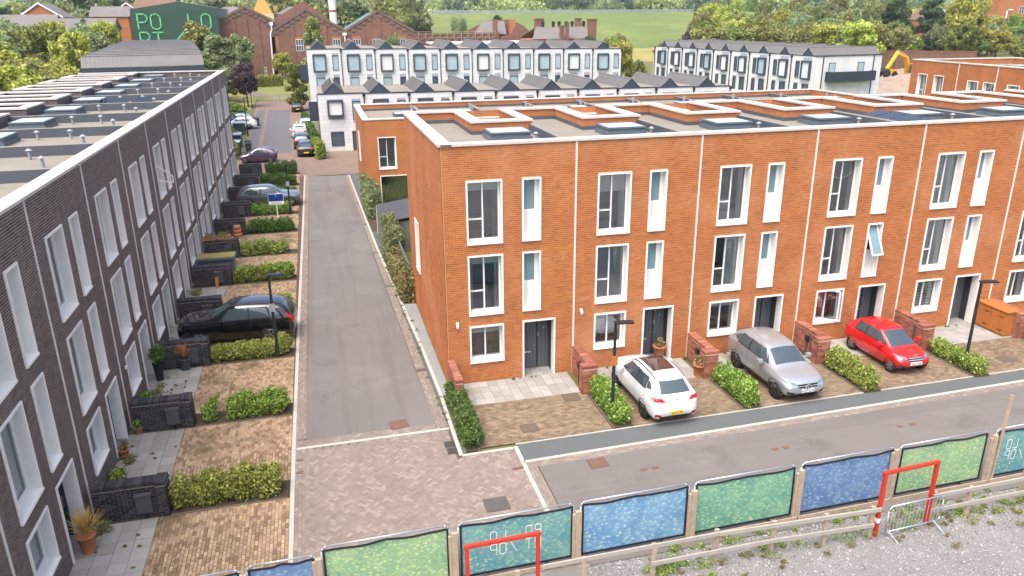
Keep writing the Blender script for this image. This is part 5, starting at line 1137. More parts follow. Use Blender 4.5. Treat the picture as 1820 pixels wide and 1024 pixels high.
def goal(label, p0, p1, h=1.95):
    o = root('red_goal', label, 'goal', (0, 0, 0), 0, 'red goal-like site frames'); d = Vector((p1[0]-p0[0], p1[1]-p0[1], 0)).normalized()
    for p in (p0, p1): MB().box(p[0]-.045, p[0]+.045, p[1]-.045, p[1]+.045, -.1, h-.09).build('post', MT['redmetal'], o); 
    MB().beam((p0[0]-d.x*.07, p0[1]-d.y*.07, h-.05), (p1[0]+d.x*.07, p1[1]+d.y*.07, h-.05), .09, .08).build('crossbar', MT['redmetal'], o)
    MB().box(p0[0]-.048, p0[0]+.048, p0[1]-.048, p0[1]+.048, .42, .56).build('white_band', MT['white'], o)
goal('red painted goal-like frame before the lettered banner, bottom centre', (-1.55, -11.75), (.22, -11.7), 1.72); goal('red painted goal-like frame with a crowd barrier, bottom right', (9.75, -12.04), (11.48, -11.94), 2.02)
o = root('crowd_barrier', 'galvanised crowd barrier leaning across the right red frame', 'barrier', (0, 0, 0)); A, B_ = Vector((9.92,-12.2,0)), Vector((11.75,-12.12,0)); d = (B_-A); 
pt = lambda t, z: tuple(A + d*t + Vector((0, 0, z)))
MB().tube([pt(0,.2), pt(0,.85), pt(.05,.98), pt(.95,.98), pt(1,.85), pt(1,.3), pt(.95,.18), pt(.03,.18), pt(0,.25)], .02, 8).build('tube_frame', MT['galv'], o, smooth=True)
for i in range(1, 15): MB().tube([pt(i/15,.18), pt(i/15,.98)], .008, 5).build('bar', MT['galv'], o)
for t in (.05, .88): p = A + d*t; MB().tube([(p.x, p.y+.2, 0), (p.x, p.y, .2), (p.x+.1, p.y-.3, 0)], .018, 6).build('foot', MT['galv'], o)
# gravel stones and weeds
V = []; F = []; nst = 26000; rs = np.random.RandomState(3); px = rs.uniform(1.5, 20.5, nst); py = -11.15-rs.rand(nst)**1.2*5.5; sz = .012+.022*rs.rand(nst)**2; 
oct_ = np.array([(1,0,0), (0,1,0), (-1,0,0), (0,-1,0), (0,0,.8), (0,0,-.3)]); of = np.array([(0,1,4), (1,2,4), (2,3,4), (3,0,4)])
an = rs.rand(nst)*6.28; sc = np.stack([sz*(.8+.6*rs.rand(nst)), sz*(.6+.5*rs.rand(nst)), sz*.9], 1)
pts = oct_[None]*sc[:, None]; ca_, sa_ = np.cos(an)[:, None], np.sin(an)[:, None]
V = np.stack([pts[..., 0]*ca_-pts[..., 1]*sa_+px[:, None], pts[..., 0]*sa_+pts[..., 1]*ca_+py[:, None], pts[..., 2]-.022], 2).reshape(-1, 3); F = (np.arange(nst)[:, None, None]*6+of[None]).reshape(-1, 3)
tag(put('gravel_stones', np_mesh('gravel_stones', V, F, MT['gravel'])), 'loose pale grey gravel covering the yard at the bottom right', 'gravel', kind='stuff')
def weeds(name, label, pts, mat, leaf=.05, n=60):
    C = [(x, y, .05*s) for x, y, s in pts]; r = [.13*s for x, y, s in pts]; V = leaf_quads(C, r, n, leaf, .9, .3, (1.4, 1, .8), np.random.RandomState(len(pts))); V[:, 2] = np.maximum(V[:, 2], -.02); tag(put(name, leaf_mesh(name, V, mat)), label, 'weeds', kind='stuff')
rs2 = random.Random(9)
weeds('weeds', 'yellow-green weeds growing along the post and rail fence', [(rs2.uniform(3, 20), -11.9+rs2.gauss(0, .22), rs2.uniform(.5, 1.7)) for _ in range(70)] + [(rs2.uniform(4, 20), -11.25+rs2.gauss(0, .12), rs2.uniform(.4, 1.0)) for _ in range(40)], 'leafH', .03, 70)
weeds('dry_weeds', 'straw-coloured dry weeds in the gravel by the fence', [(rs2.uniform(3, 19), -12.1+rs2.gauss(0, .35), rs2.uniform(.3, .9)) for _ in range(60)] + [(rs2.uniform(16, 20), -12.3+rs2.gauss(0, .4), rs2.uniform(.8, 1.8)) for _ in range(40)], 'leafDry', .03, 60)
weeds('slab_weeds', 'small weeds sprouting from the patio joints at left', [(-11.33+rs2.uniform(.1, 1.8), rs2.uniform(-10.5, 20), rs2.uniform(.15, .45)) for _ in range(110)], 'leafHD', .03, 26)
weeds('wall_foot_weeds', 'grey-green weeds at the foot of the dark facade', [(-11.2+rs2.uniform(0, .4), y+rs2.gauss(0, .3), rs2.uniform(.5, 1.4)) for y in (-9.2, -6.1, -5.9, -2.6, 2.2, 10, 14, 21) for _ in range(7)], 'leafDry')
weeds('kerb_weeds', 'small green weeds along the right street kerb', [(-.5-.0188*(y+2.8)*.8+rs2.gauss(0, .08), y, rs2.uniform(.3, 1)) for y in [rs2.uniform(-3, 30) for _ in range(45)]] + [(rs2.uniform(.5, 24), -.12, rs2.uniform(.2, .5)) for _ in range(24)], 'leafHD', .03, 30)
# ------------------------------------------------------------------ small things in the yards
def potted(name, label, x, y, z, pr_, ph, pmat, leafm, lr, lh, cat='plant pot', n=260, leaf=.06, spiky=False):
    o = root(name, label, cat, (x, y, z)); MB().lathe([(pr_*.7, 0), (pr_, ph), (pr_*1.06, ph), (pr_*1.06, ph-.03), (pr_*.9, ph-.03), (0, ph-.04)], n=14).build('pot', MT[pmat], o, smooth=True)
    if spiky:
        m = MB(); rs = random.Random(3)
        for i in range(150):
            a = rs.uniform(0, 6.28); e = rs.uniform(.5, 1.5); l_ = lr*rs.uniform(.7, 1.1); p = Vector((0, 0, ph)); q = p + Vector((math.cos(a)*math.cos(e), math.sin(a)*math.cos(e), math.sin(e)))*l_; t = Vector((-math.sin(a), math.cos(a), 0))*.014; m.poly([p-t*.4, (p+q)/2-t+Vector((0,0,.05)), q, (p+q)/2+t+Vector((0,0,.05))])
        m.build('fronds', MT[leafm], o)
    elif leafm: put('foliage', leaf_mesh('foliage', leaf_quads([(0, 0, ph+lh*.5), (0.05, .04, ph+lh*.8)], [lr, lr*.8], n, leaf, .8, .4), leafm), o)
    return o
potted('potted_palm', 'potted palm with yellowing fronds against a dark garden wall', -10.15, 4.35, 0, .27, .5, 'pot', 'straw', .7, .6, spiky=True); potted('potted_bush', 'tall dark pot with a leafy bush at a dark house door', -11.0, 3.55, 0, .2, .75, 'black', 'leafHD', .32, .6); potted('grass_pot', 'terracotta pot with straw-coloured grass at the nearest dark door', -11.05, -7.2, 0, .24, .55, 'terracotta', 'straw', .75, .8, spiky=True)
potted('terracotta_pot', 'small terracotta pot by the second dark door', -11.15, -2.3, 0, .17, .3, 'terracotta', 'leafDry', .15, .2, n=60); potted('terracotta_pot', 'terracotta pot with dry plant in the doorway behind the white car', 8.95, .25, 0, .27, .55, 'terracotta', 'leafDry', .25, .2, n=90); potted('terracotta_pot', 'terracotta pot by the wing wall right of the white car', 9.75, -1.75, 0, .25, .5, 'terracotta', 'leafDry', .3, .3, n=70); potted('wooden_tub', 'small wooden tub with a plant at the foot of the dark wall', -11.0, -.75, 0, .16, .25, 'wood', 'leafH', .15, .25, n=60); potted('trough', 'low planter with shrub beside the second patio wall', -11.05, .9, 0, .2, .25, 'wood', 'leafH', .28, .35, n=120)
potted('round_bush', 'small bright bush growing at the foot of the dark facade', -11.05, -3.75, -.1, .06, .1, 'soil' if False else 'wood', 'leafHY', .26, .3, n=200, cat='bush')
m = root('orange_pots', 'stack of orange pots beside a dark garden wall', 'pots', (-9.7, 25.2, 0))
for i, z in enumerate((0, .26, .5)): MB().lathe([(.0, z), (.24, z), (.3-.03*i, z+.22), (.22, z+.26), (0, z+.26)], n=14).build('pot', MT['terracotta'], m, smooth=True)
for lab, x in (('left wooden planter on the garden wall', -10.75), ('right wooden planter on the garden wall', -9.95)):
    o = root('wooden_planter', lab, 'planter', (x, DY[7]-.2, 1.135)); MB().box(-.36, .36, -.16, .16, 0, .26).build('planter_box', MT['wood'], o); put('foliage', leaf_mesh('foliage', leaf_quads([(-.15, 0, .3), (.15, 0, .3)], [.18, .18], 90, .05), 'leafDry'), o)
m = root('bin_shed', 'blue-grey bin shed with a mossy green roof beside the dark wall', 'shed', (-10.05, 16.5, 0)); MB().box(-.95, .95, -.45, .45, 0, 1.15).build('shed_body', MT['skyframe'], m); MB().box(-1.02, 1.02, -.55, .55, 1.15, 1.25).build('shed_roof', MT['skyframe'], m); MB().box(-.98, .98, -.5, .5, 1.25, 1.30).build('sedum', MT['drygrass'], m)
m = MB().beam((-9.95, DY[6]-.72, 0), (-9.95, DY[6]-.45, .85), .16, .03, 0, (0, 1, 0)).build('plank', MT['orange']); tag(m, 'pale orange plank leaning on a dark garden wall', 'plank')
# orange bin store on the right
o = root('bin_store', 'orange timber bin store with hinged lid before a red wing wall', 'bin store', (RX[5]-.42, -.95, 0)); MB().box(-.3, .3, -.78, .78, .04, 1.12).build('carcass', MT['orange'], o); MB().box(-.36, .36, -.84, .84, 1.12, 1.17).build('lid', MT['orange'], o)
for s in (-1, 1): d = MB(); [d.box(-.325, -.302, s*.39-.37+i*.148+.004, s*.39-.37+(i+1)*.148-.004, .1, 1.08) for i in range(5)]; dd = d.build('door', MT['orange'], o); MB().box(-.34, -.325, s*.39-.3, s*.39-.05, .85, .88).box(-.34, -.325, s*.39-.3, s*.39-.05, .25, .28).build('hinge', MT['black'], dd)
m = MB().box(-.3, .3, -.2, .2, 0, .22).build('stone_trough', MT['greycover']); m.location = (RX[3]+.75, -.35, 0); tag(m, 'grey trough planter at the wall beside the red car', 'planter')
# sale board
o = root('sale_board', 'blue and white sale board on a white post before the grey car', 'sign', (-7.27, 29.3, 0)); MB().box(-.03, .03, -.03, .03, 0, 1.9).build('post', MT['white'], o); MB().box(-.52, .52, -.06, -.03, 1.1, 1.86).build('board', MT['white'], o); MB().box(-.5, .5, -.065, -.058, 1.33, 1.84).build('blue_field', M('board_blue', lin('#14307a'), .5, 0), o)
for s_, z, b_ in (('FOR SALE', 1.16, 'ink'),): t = put('lettering', text_mesh(s_, .15, MT[b_]), o, (0, -.066, z)); t.rotation_euler = (R(90), 0, 0)
MB().prism([(-.1, 1.78), (.1, 1.78), (.0, 1.62)], -.07, -.064).build('emblem', M('board_sky', lin('#2d8ed8'), .5, 0), o)
# house numbers and cameras
for k, s_ in ((0, '21'), (1, '2')):
    t = put('number', text_mesh(s_, .16, MT['steel']), RED[k], (4.02, .665, 1.72)); t.rotation_euler = (R(90), 0, 0); MB().box(3.74, 3.79, .66, .69, 1.4, 1.56).build('bell', MT['steel'], RED[k])
def cctv(lab, x, z): o = root('security_camera', lab, 'camera', (x, -.02, z)); MB().box(-.05, .05, -.04, 0, -.06, .06).build('bracket', MT['white'], o); MB().beam((0, -.05, 0), (-.03, -.24, -.06), .09, .09).build('camera_body', MT['white'], o)
cctv('white security camera with black face on the corner house', .42, 2.55); cctv('white floodlight camera on the house behind the white car', 5.35, 2.62)
m = MB().box(-.06, .06, -.05, 0, -.05, .05).build('outside_light', MT['white']); m.location = (XD+.03, DY[3]+.55, 2.1); m.rotation_euler.z = R(90); tag(m, 'small white light on the dark facade between two doors', 'light')
p_ = MB().box(3.4, 3.9, .5, .52, .95, 1.3).build('door_sign', MT['redcover'], DARK[1]); p_.location = (.62, -.1, 0)
# shed and garden fence beside the corner house
o = root('garden_shed', 'grey garden shed with a ribbed dark roof behind the corner house', 'shed', (0, 0, 0)); a = [(-.72, 18.6, 1.95), (1.6, 18.6, 2.25), (1.6, 23.4, 2.25), (-.72, 23.4, 1.95)]
b = MB(); b.poly(a)
for i in range(20): y = 18.6+i*.25; b.beam((-.72, y, 1.965), (1.6, y, 2.265), .05, .03)
b.build('shed_roof', MT['shed'], o); MB().box(-.66, 1.5, 18.75, 23.3, 0, 1.93).build('shed_body', MT['fence'], o); MB().box(-.72, -.66, 23.3, 23.38, 0, 1.95).build('white_corner', MT['white'], o)
for i in range(18): MB().box(-.70, -.66, 18.75+i*.25, 18.75+i*.25+.235, .05, 1.9).build('board', MT['fence'], o)
o = root('garden_fence', 'dark slatted garden fence beside the corner house garden', 'fence', (0, 0, 0))
for i in range(30): MB().box(-.16, -.12, 10.7+i*.26, 10.7+i*.26+.24, 0, 1.75).build('slat', MT['fence'], o)
# bins near the far lane
def bin_(lab, x, y, rz=0, mat='bin'):
    o = root('wheelie_bin', lab, 'bin', (x, y, 0), rz, 'wheelie bins'); m = MB(); m.v += [(-.24,-.28,.05), (.24,-.28,.05), (.24,.28,.05), (-.24,.28,.05), (-.29,-.36,1), (.29,-.36,1), (.29,.36,1), (-.29,.36,1)]; m.f += [(0,3,2,1), (4,5,6,7), (0,1,5,4), (1,2,6,5), (2,3,7,6), (3,0,4,7)]; m.m += [0]*6; m.build('bin_body', MT[mat], o); MB().box(-.31, .31, -.4, .38, 1.0, 1.07).build('lid', MT[mat], o); MB().cyl((-.3, .3, .1), (.3, .3, .1), .1, n=10).build('wheel', MT['tyre'], o)
for lab, x, y in (('dark wheelie bin beside the far lane, nearest', -11.2, 60.6), ('dark wheelie bin behind the nearest far one', -11.4, 62.2), ('dark wheelie bin behind the white car bay', -11.6, 83.4), ('dark wheelie bin in front of the white car bay', -13.0, 77.8)): bin_(lab, x, y)
for lab, x, y in (('grey-roofed bin store beside the lane, nearer', -12.6, 59.6), ('grey-roofed bin store beside the lane, further', -12.9, 65.5), ('dark low store before the white car', -13.4, 76.2)):
    o = root('grey_store', lab, 'bin store', (x, y, 0)); MB().box(-.6, .6, -.8, .8, 0, 1.35).build('store_body', MT['balcony'], o); MB().box(-.68, .68, -.9, .9, 1.35, 1.45).build('store_roof', MT['galv'], o)
for i, x in enumerate((-11.2, -9.7, -8.1)):
    m = MB().box(-.12, .12, -.12, .12, 0, 1.0).build('bollard', MT['timber']); m.location = (x, 116.5, 0); tag(m, f'{["left", "middle", "right"][i]} bollard at the end of the far lane', 'bollard', 'bollards at the end of the far lane')
m = MB().beam((-11, 117.6, .55), (-5, 117.2, .55), .3, .12).box(-10.8, -10.5, 117.4, 117.8, 0, .5).box(-5.6, -5.3, 117, 117.4, 0, .5).build('bench', MT['galv']); tag(m, 'long grey bench beyond the bollards', 'bench')
# bicycle by the far parked cars
o = root('bicycle', 'bicycle parked beyond the white car in the far lane', 'bicycle', (-4.7, 84, 0)); 
for y in (-.5, .5): MB().tube([(0, y+.33*math.cos(t*.524), .34+.33*math.sin(t*.524)) for t in range(13)], .02, 5).build('wheel', MT['tyre'], o)
MB().tube([(0,-.5,.34), (0,-.15,.85), (0,.35,.85), (0,.5,.34)], .02, 5).tube([(0,-.15,.85), (0,.05,.35), (0,.35,.85)], .02, 5).build('frame', MT['black'], o); MB().tube([(-.25,.38,1.0), (.25,.38,1.0)], .018, 5).build('handlebar', MT['black'], o); MB().box(-.07, .07, -.3, -.05, .92, .97).build('saddle', MT['black'], o)
# ------------------------------------------------------------------ vehicles (local x = forward, y = left)
def loft(st, L, Wd, H, mat):
    """st rows: x, zb, w, zm, zbelt, wbelt, ztop, wtop as fractions of L/2, H, Wd/2"""
    V = []; F = []; hw = Wd/2; nst = len(st); R_ = 7
    for x, zb, wv, zm, zt, wt, zr, wr in st:
        ring = [(0, zb), (wv*.86, zb), (wv*.985, zb+(zm-zb)*.35), (wv, zm), (wt, zt), (wr, zr), (0, zr+.018)]
        for y, z in ring: V.append((x*L/2, y*hw, z*H))
        for y, z in ring[1:-1]: V.append((x*L/2, -y*hw, z*H))
    n = 12
    def idx(i, k): return i*n + (k if k < 7 else 6 + (k-6))
    order = [0, 1, 2, 3, 4, 5, 6, 11, 10, 9, 8, 7]     # around the section
    for i in range(nst-1):
        for a in range(n):
            p, q = order[a], order[(a+1) % n]; F.append((i*n+p, (i+1)*n+p, (i+1)*n+q, i*n+q))
    F.append(tuple(order[::-1])); F.append(tuple((nst-1)*n+k for k in order))
    me = bpy.data.meshes.new('shell'); me.from_pydata(V, [], F); o = bpy.data.objects.new('tmp', me); COL.objects.link(o)
    b = bmesh.new(); b.from_mesh(me); cr = b.edges.layers.float.new('crease_edge'); bmesh.ops.recalc_face_normals(b, faces=b.faces[:])
    for e in b.edges:
        k0, k1 = e.verts[0].index % n, e.verts[1].index % n; i0, i1 = e.verts[0].index//n, e.verts[1].index//n
        if k0 == k1 and k0 in (3, 9): e[cr] = .35
        if k0 == k1 and k0 in (4, 10) : e[cr] = .7
        if k0 == k1 and k0 in (5, 11): e[cr] = .25
        if k0 == k1 and k0 in (1, 7): e[cr] = .6
        if i0 == i1 and i0 in (0, nst-1): e[cr] = .35
    b.to_mesh(me); b.free(); md = o.modifiers.new('s', 'SUBSURF'); md.levels = 3; md.render_levels = 3
    dg = bpy.context.evaluated_depsgraph_get(); out = bpy.data.meshes.new_from_object(o.evaluated_get(dg)); bpy.data.objects.remove(o)
    out.materials.clear(); out.materials.append(mat); out.polygons.foreach_set('use_smooth', [True]*len(out.polygons)); return out
def decal(bvh, quad, axis, mat, name, parent, off=.006, nu=10, nv=6, deep=.9):
    """quad: 4 corners in the plane seen along axis ('+x','-x','+y','-y','z'); projected on to the shell"""
    m = MB(); ok = []
    if axis[1:] == 'x': ends = [bvh.ray_cast(Vector((s_*4, 0, .45)), Vector((-s_, 0, 0)))[0].x for s_ in (-1, 1)]
    for i in range(nu+1):
        for j in range(nv+1):
            u, v = i/nu, j/nv; a, b, c, d = [Vector(q) for q in quad]; p = a.lerp(b, u).lerp(d.lerp(c, u), v)
            if axis[1:] == 'x': s = 1 if axis[0] == '+' else -1; o_, dr = Vector((s*4, p.x, p.y)), Vector((-s, 0, 0))
            elif axis[1:] == 'y': s = 1 if axis[0] == '+' else -1; o_, dr = Vector((p.x, s*3, p.y)), Vector((0, -s, 0))
            else: o_, dr = Vector((p.x, p.y, 4)), Vector((0, 0, -1))
            h = bvh.ray_cast(o_, dr)
            if h[0] is None or (axis[1:] == 'x' and abs(h[0].x-ends[0 if axis[0] == '-' else 1]) > deep): m.v.append((0, 0, 0)); ok.append(False)
            else: m.v.append(tuple(h[0] + h[1]*off if h[1].dot(dr) < 0 else h[0] - h[1]*off)); ok.append(True)
    for i in range(nu):
        for j in range(nv):
            k = [i*(nv+1)+j, (i+1)*(nv+1)+j, (i+1)*(nv+1)+j+1, i*(nv+1)+j+1]
            if all(ok[q] for q in k): m.f.append(tuple(k)); m.m.append(0)
    if not m.f: return None
    return m.build(name, mat, parent, smooth=True)
WH = {}
def wheel_mesh(r, wd, rimm):
    k = (r, wd, rimm.name)
    if k not in WH:
        t = MB(); t.lathe([(r*.66, -wd/2), (r*.95, -wd/2), (r, -wd*.35), (r, wd*.35), (r*.95, wd/2), (r*.66, wd/2)], n=24); t.v = [(x, z, y) for x, y, z in t.v]
        s = MB(); s.lathe([(r*.67, wd*.42), (r*.60, wd*.50), (r*.60, wd*.40), (r*.58, wd*.25)], n=24); s.lathe([(0, wd*.47), (r*.14, wd*.46), (r*.14, wd*.3)], n=12); s.v = [(x, z, y) for x, y, z in s.v]
        for i in range(5):
            for dlt in (-.16, .16):
                a = i*1.2566+dlt; a2 = i*1.2566+dlt*.4; s.beam((math.cos(a2)*r*.12, wd*.45, math.sin(a2)*r*.12), (math.cos(a)*r*.60, wd*.45, math.sin(a)*r*.60), r*.085, .03, 0, (0, 1, 0))
        d = MB(); d.lathe([(0, wd*.18), (r*.62, wd*.18)], n=20); d.v = [(x, z, y) for x, y, z in d.v]
        WH[k] = (t.mesh('tyre', MT['tyre'], True), s.mesh('rim', rimm), d.mesh('disc', MT['shut']))
    return WH[k]
SUV = [(-1, .34, .66, .42, .50, .66, .53, .45), (-.975, .22, .86, .42, .60, .84, .63, .62), (-.93, .17, .96, .46, .66, .92, .70, .72), (-.70, .15, 1, .48, .675, .93, .955, .66), (-.45, .145, 1, .48, .665, .94, .985, .70), (-.1, .145, 1, .48, .65, .94, .995, .71), (.16, .145, 1, .48, .635, .94, .965, .69), (.50, .15, 1, .48, .605, .90, .63, .70), (.72, .16, .99, .47, .575, .86, .60, .62), (.90, .19, .94, .44, .52, .80, .55, .58), (.985, .24, .80, .38, .44, .70, .47, .5), (1, .30, .62, .36, .40, .58, .42, .4)]
BIG = [(-1, .34, .7, .42, .52, .7, .55, .5), (-.985, .22, .9, .44, .60, .88, .62, .66), (-.95, .17, .97, .46, .64, .93, .69, .74), (-.84, .15, 1, .48, .645, .94, .935, .70), (-.5, .145, 1, .48, .635, .95, .985, .74), (-.1, .145, 1, .48, .625, .95, .995, .75), (.10, .145, 1, .48, .615, .95, .975, .73), (.42, .15, 1, .48, .605, .93, .64, .76), (.66, .16, 1, .48, .60, .91, .635, .72), (.88, .18, .98, .47, .575, .89, .61, .68), (.97, .21, .90, .45, .545, .84, .575, .62), (1, .28, .76, .43, .50, .74, .525, .52)]
HATCH = [(-1, .34, .66, .42, .52, .66, .55, .45), (-.97, .22, .86, .44, .60, .84, .64, .62), (-.92, .17, .95, .46, .66, .90, .72, .70), (-.66, .15, 1, .48, .68, .92, .955, .64), (-.4, .14, 1, .48, .665, .93, .985, .68), (-.05, .14, 1, .48, .64, .93, .995, .70), (.14, .14, 1, .48, .62, .93, .955, .68), (.60, .15, 1, .47, .575, .88, .60, .70), (.80, .17, .97, .45, .53, .82, .56, .62), (.93, .20, .90, .42, .48, .76, .51, .56), (.985, .25, .78, .37, .43, .66, .45, .48), (1, .30, .62, .35, .39, .56, .41, .4)]
VAN = [(-1, .3, .8, .5, .62, .84, .96, .72), (-.97, .2, .95, .5, .64, .92, .985, .78), (-.6, .16, 1, .5, .64, .96, 1, .82), (-.1, .16, 1, .5, .62, .96, 1, .82), (.32, .16, 1, .5, .58, .95, .96, .78), (.66, .16, 1, .45, .52, .92, .60, .76), (.88, .18, .96, .40, .46, .86, .50, .66), (.98, .22, .84, .34, .40, .74, .42, .5), (1, .28, .66, .32, .36, .6, .38, .4)]
def car(name, label, x, y, rz, L, Wd, H, wb, r, pmat, st=SUV, rimm=None, clad=True, plate_r=None, plate_f=None, rear_o=None, sunroof=False, rails=False, grille='bar', cat='car', lo=False, handles=None, tail=None, front_over=None):
    o = root(name, label, cat, (x, y, 0), rz); me = loft(st, L, Wd, H, pmat); rimm = rimm or MT['rim']
    fo = front_over if front_over is not None else (L-wb)*.46; ax_f = L/2-fo; ax_r = ax_f-wb; dx = -(ax_f+ax_r)/2      # shift so the origin sits between the axles
    for v in me.vertices: v.co.x += dx
    body = put('body', me, o); b = bmesh.new(); b.from_mesh(me); bvh = BVHTree.FromBMesh(b); b.free()
    X = lambda f: f*L/2+dx; hw = Wd/2; G = MT['carglass']; van = st is VAN
    rearx = st[3][0] if not van else -.9; rf = st[6][0] if not van else .32; cw = st[7][0] if not van else .66; bl = st[5][4]
    # glass: windscreen and roofline from above, rear from behind, sides from the side
    decal(bvh, [(X(rf+.03), -.60*hw), (X(cw-.02), -.70*hw), (X(cw-.02), .70*hw), (X(rf+.03), .60*hw)], 'z', G, 'windscreen', o, nu=10, nv=10)
    decal(bvh, [(-.62*hw, (st[2][6]+.015)*H), (.62*hw, (st[2][6]+.015)*H), (.52*hw, (.90)*H), (-.52*hw, .90*H)], '-x', G, 'rear_window', o)
    for s in (1, -1):
        sd = '+y' if s > 0 else '-y'
        if van: decal(bvh, [(X(.30), .64*H), (X(.60), .60*H), (X(.45), .82*H), (X(.30), .90*H)], sd, G, 'side_window', o)
        else:
            zt = .915
            decal(bvh, [(X(-.60), (bl+.025)*H), (X(cw-.13), (bl-.005)*H), (X(rf+.02), (zt-.012)*H), (X(-.56), (zt-.012)*H)], sd, MT['shut'], 'window_surround', o, .003)
            decal(bvh, [(X(-.22), (bl+.035)*H), (X(cw-.18), (bl+.01)*H), (X(rf+.0), (zt-.03)*H), (X(-.22), zt*H)], sd, G, 'side_window', o)
            decal(bvh, [(X(-.58), (bl+.05)*H), (X(-.25), (bl+.035)*H), (X(-.25), zt*H), (X(-.54), (zt-.035)*H)], sd, G, 'side_window', o)
            if L > 4.2: decal(bvh, [(X(-.76), (bl+.10)*H), (X(-.61), (bl+.06)*H), (X(-.57), (zt-.045)*H), (X(-.66), (zt-.08)*H)], sd, G, 'quarter_window', o, nu=4, nv=4)
            if not lo:
                for fx in (-.235, .36, -.60 if L > 4.2 else -.9): decal(bvh, [(X(fx), .22*H), (X(fx)+.012, .22*H), (X(fx)+.012, (bl+.0)*H), (X(fx), (bl+.0)*H)], sd, MT['shut'], 'shut_line', o, .003, 1, 8)
                for fx in (-.44, .0): decal(bvh, [(X(fx)-.1, (bl-.085)*H), (X(fx)+.1, (bl-.085)*H), (X(fx)+.1, (bl-.065)*H), (X(fx)-.1, (bl-.065)*H)], sd, handles or MT['chrome'], 'door_handle', o, .02, 4, 1)
        if clad: decal(bvh, [(X(ax_r*2/L-dx*2/L+.16), .17*H), (X(ax_f*2/L-.16+0), .17*H), (X(ax_f*2/L-.16), .25*H), (X(ax_r*2/L-dx*2/L+.16), .25*H)], sd, MT['clad'], 'sill_cladding', o, .008, 10, 2)
        for ax in (wb/2, -wb/2):
            m = MB(); R0 = r*1.16; n = 20; pts = []
            for i in range(n+1):
                t = math.pi*i/n*1.16-.25; pts.append((ax+math.cos(t)*R0, r+math.sin(t)*R0))
            vs = []
            for px, pz in [(ax, r*.9)]+pts:
                h = bvh.ray_cast(Vector((px, s*3, max(pz, .16*H))), Vector((0, -s, 0))); vs.append(tuple(h[0]+Vector((0, s*.006, 0))) if h[0] else (px, s*hw*.9, pz))
            for i in range(1, n+1): m.poly([vs[0], vs[i], vs[i+1]] if s < 0 else [vs[0], vs[i+1], vs[i]])
            m.build('wheel_arch', MT['shut'] if not clad else MT['clad'], o)
            h = bvh.ray_cast(Vector((ax, s*3, r*1.3)), Vector((0, -s, 0))); yo = abs(h[0].y) if h[0] else hw
            t_, s_, d_ = wheel_mesh(r, .22, rimm); wv = put('wheel', t_, o, (ax, s*(yo-.085), r)); wv.rotation_euler = (0, 0, 0 if s > 0 else math.pi)
            put('rim', s_, wv); put('brake_disc', d_, wv)
        mz = (bl+.02)*H; mx = X(cw-.22); mi = MB(); mi.beam((mx, s*hw*.92, mz-.03), (mx, s*(hw+.06), mz), .06, .04); mi.box(mx-.09, mx+.07, s*(hw+.13)-.1, s*(hw+.13)+.1, mz-.05, mz+.10); mm = mi.build('mirror', pmat, o); bv = mm.modifiers.new('b', 'BEVEL'); bv.width = .03; bv.segments = 2
        if not lo:
            # head and tail lamps wrap the corners
            if van: q = [(s*.5*hw, .44*H), (s*.86*hw, .46*H), (s*.88*hw, .54*H), (s*.6*hw, .52*H)]
            else: q = [(s*.46*hw, .455*H), (s*.84*hw, .47*H), (s*.88*hw, .535*H), (s*.52*hw, .50*H)]
            decal(bvh, q, '+x', MT['lamp'], 'headlamp', o, .010, deep=.55)
            decal(bvh, [(s*.55*hw, .235*H), (s*.84*hw, .25*H), (s*.84*hw, .33*H), (s*.6*hw, .31*H)], '+x', MT['clad'], 'lower_intake', o, .006)
        tq = tail or [(.46, .575), (.93, .60), (.95, .665), (.62, .655)]
        decal(bvh, [(s*a*hw, b_*H) for a, b_ in tq], '-x', MT['tail'], 'tail_lamp', o, .010, deep=.42)
        if rails: decal(bvh, [(X(-.68), s*.62*hw), (X(.12), s*.64*hw), (X(.12), s*.60*hw), (X(-.68), s*.58*hw)], 'z', MT['clad'] if not lo else MT['clad'], 'roof_rail', o, .035, 10, 1)
    if clad:
        decal(bvh, [(-.8*hw, .18*H), (.8*hw, .18*H), (.84*hw, .26*H), (-.84*hw, .26*H)], '-x', MT['clad'], 'rear_valance', o, .006); decal(bvh, [(-.7*hw, .2*H), (.7*hw, .2*H), (.7*hw, .25*H), (-.7*hw, .25*H)], '+x', MT['clad'], 'front_valance', o, .006)
    if not lo:
        decal(bvh, [(-.40*hw, .40*H), (.40*hw, .40*H), (.46*hw, .475*H), (-.46*hw, .475*H)], '+x', MT['shut'], 'grille', o, .008)
        decal(bvh, [(-.42*hw, .425*H), (.42*hw, .425*H), (.42*hw, .445*H), (-.42*hw, .445*H)], '+x', MT['chrome'], 'grille_bar', o, .016)
        decal(bvh, [(X(-.60), -.012), (X(-.60), .012), (X(-.62), .012), (X(-.62), -.012)], 'z', MT['shut'], 'aerial', o, .03, 2, 2)
    if sunroof: decal(bvh, [(X(-.48), -.48*hw), (X(.10), -.50*hw), (X(.10), .50*hw), (X(-.48), .48*hw)], 'z', M('sunroof_glass', lin('#4a3734'), .05, .25, 3, spec=1, local=True), 'sunroof', o, .006)
    for txt, s, mt in ((plate_r, '-', 'plate_y'), (plate_f, '+', 'plate_w')):
        if txt is None: continue
        z0 = (.30 if s == '-' else .30)*H; xr = min(v.co.x for v in me.vertices) if s == '-' else max(v.co.x for v in me.vertices)
        h = bvh.ray_cast(Vector((-4 if s == '-' else 4, 0, z0+.06)), Vector((1 if s == '-' else -1, 0, 0))); px = h[0].x if h[0] else xr; sg = -1 if s == '-' else 1
        pl = MB().box(px+sg*.012 if sg > 0 else px-.03, px+.03 if sg > 0 else px-.012, -.26, .26, z0, z0+.12).build('number_plate', MT[mt], o)
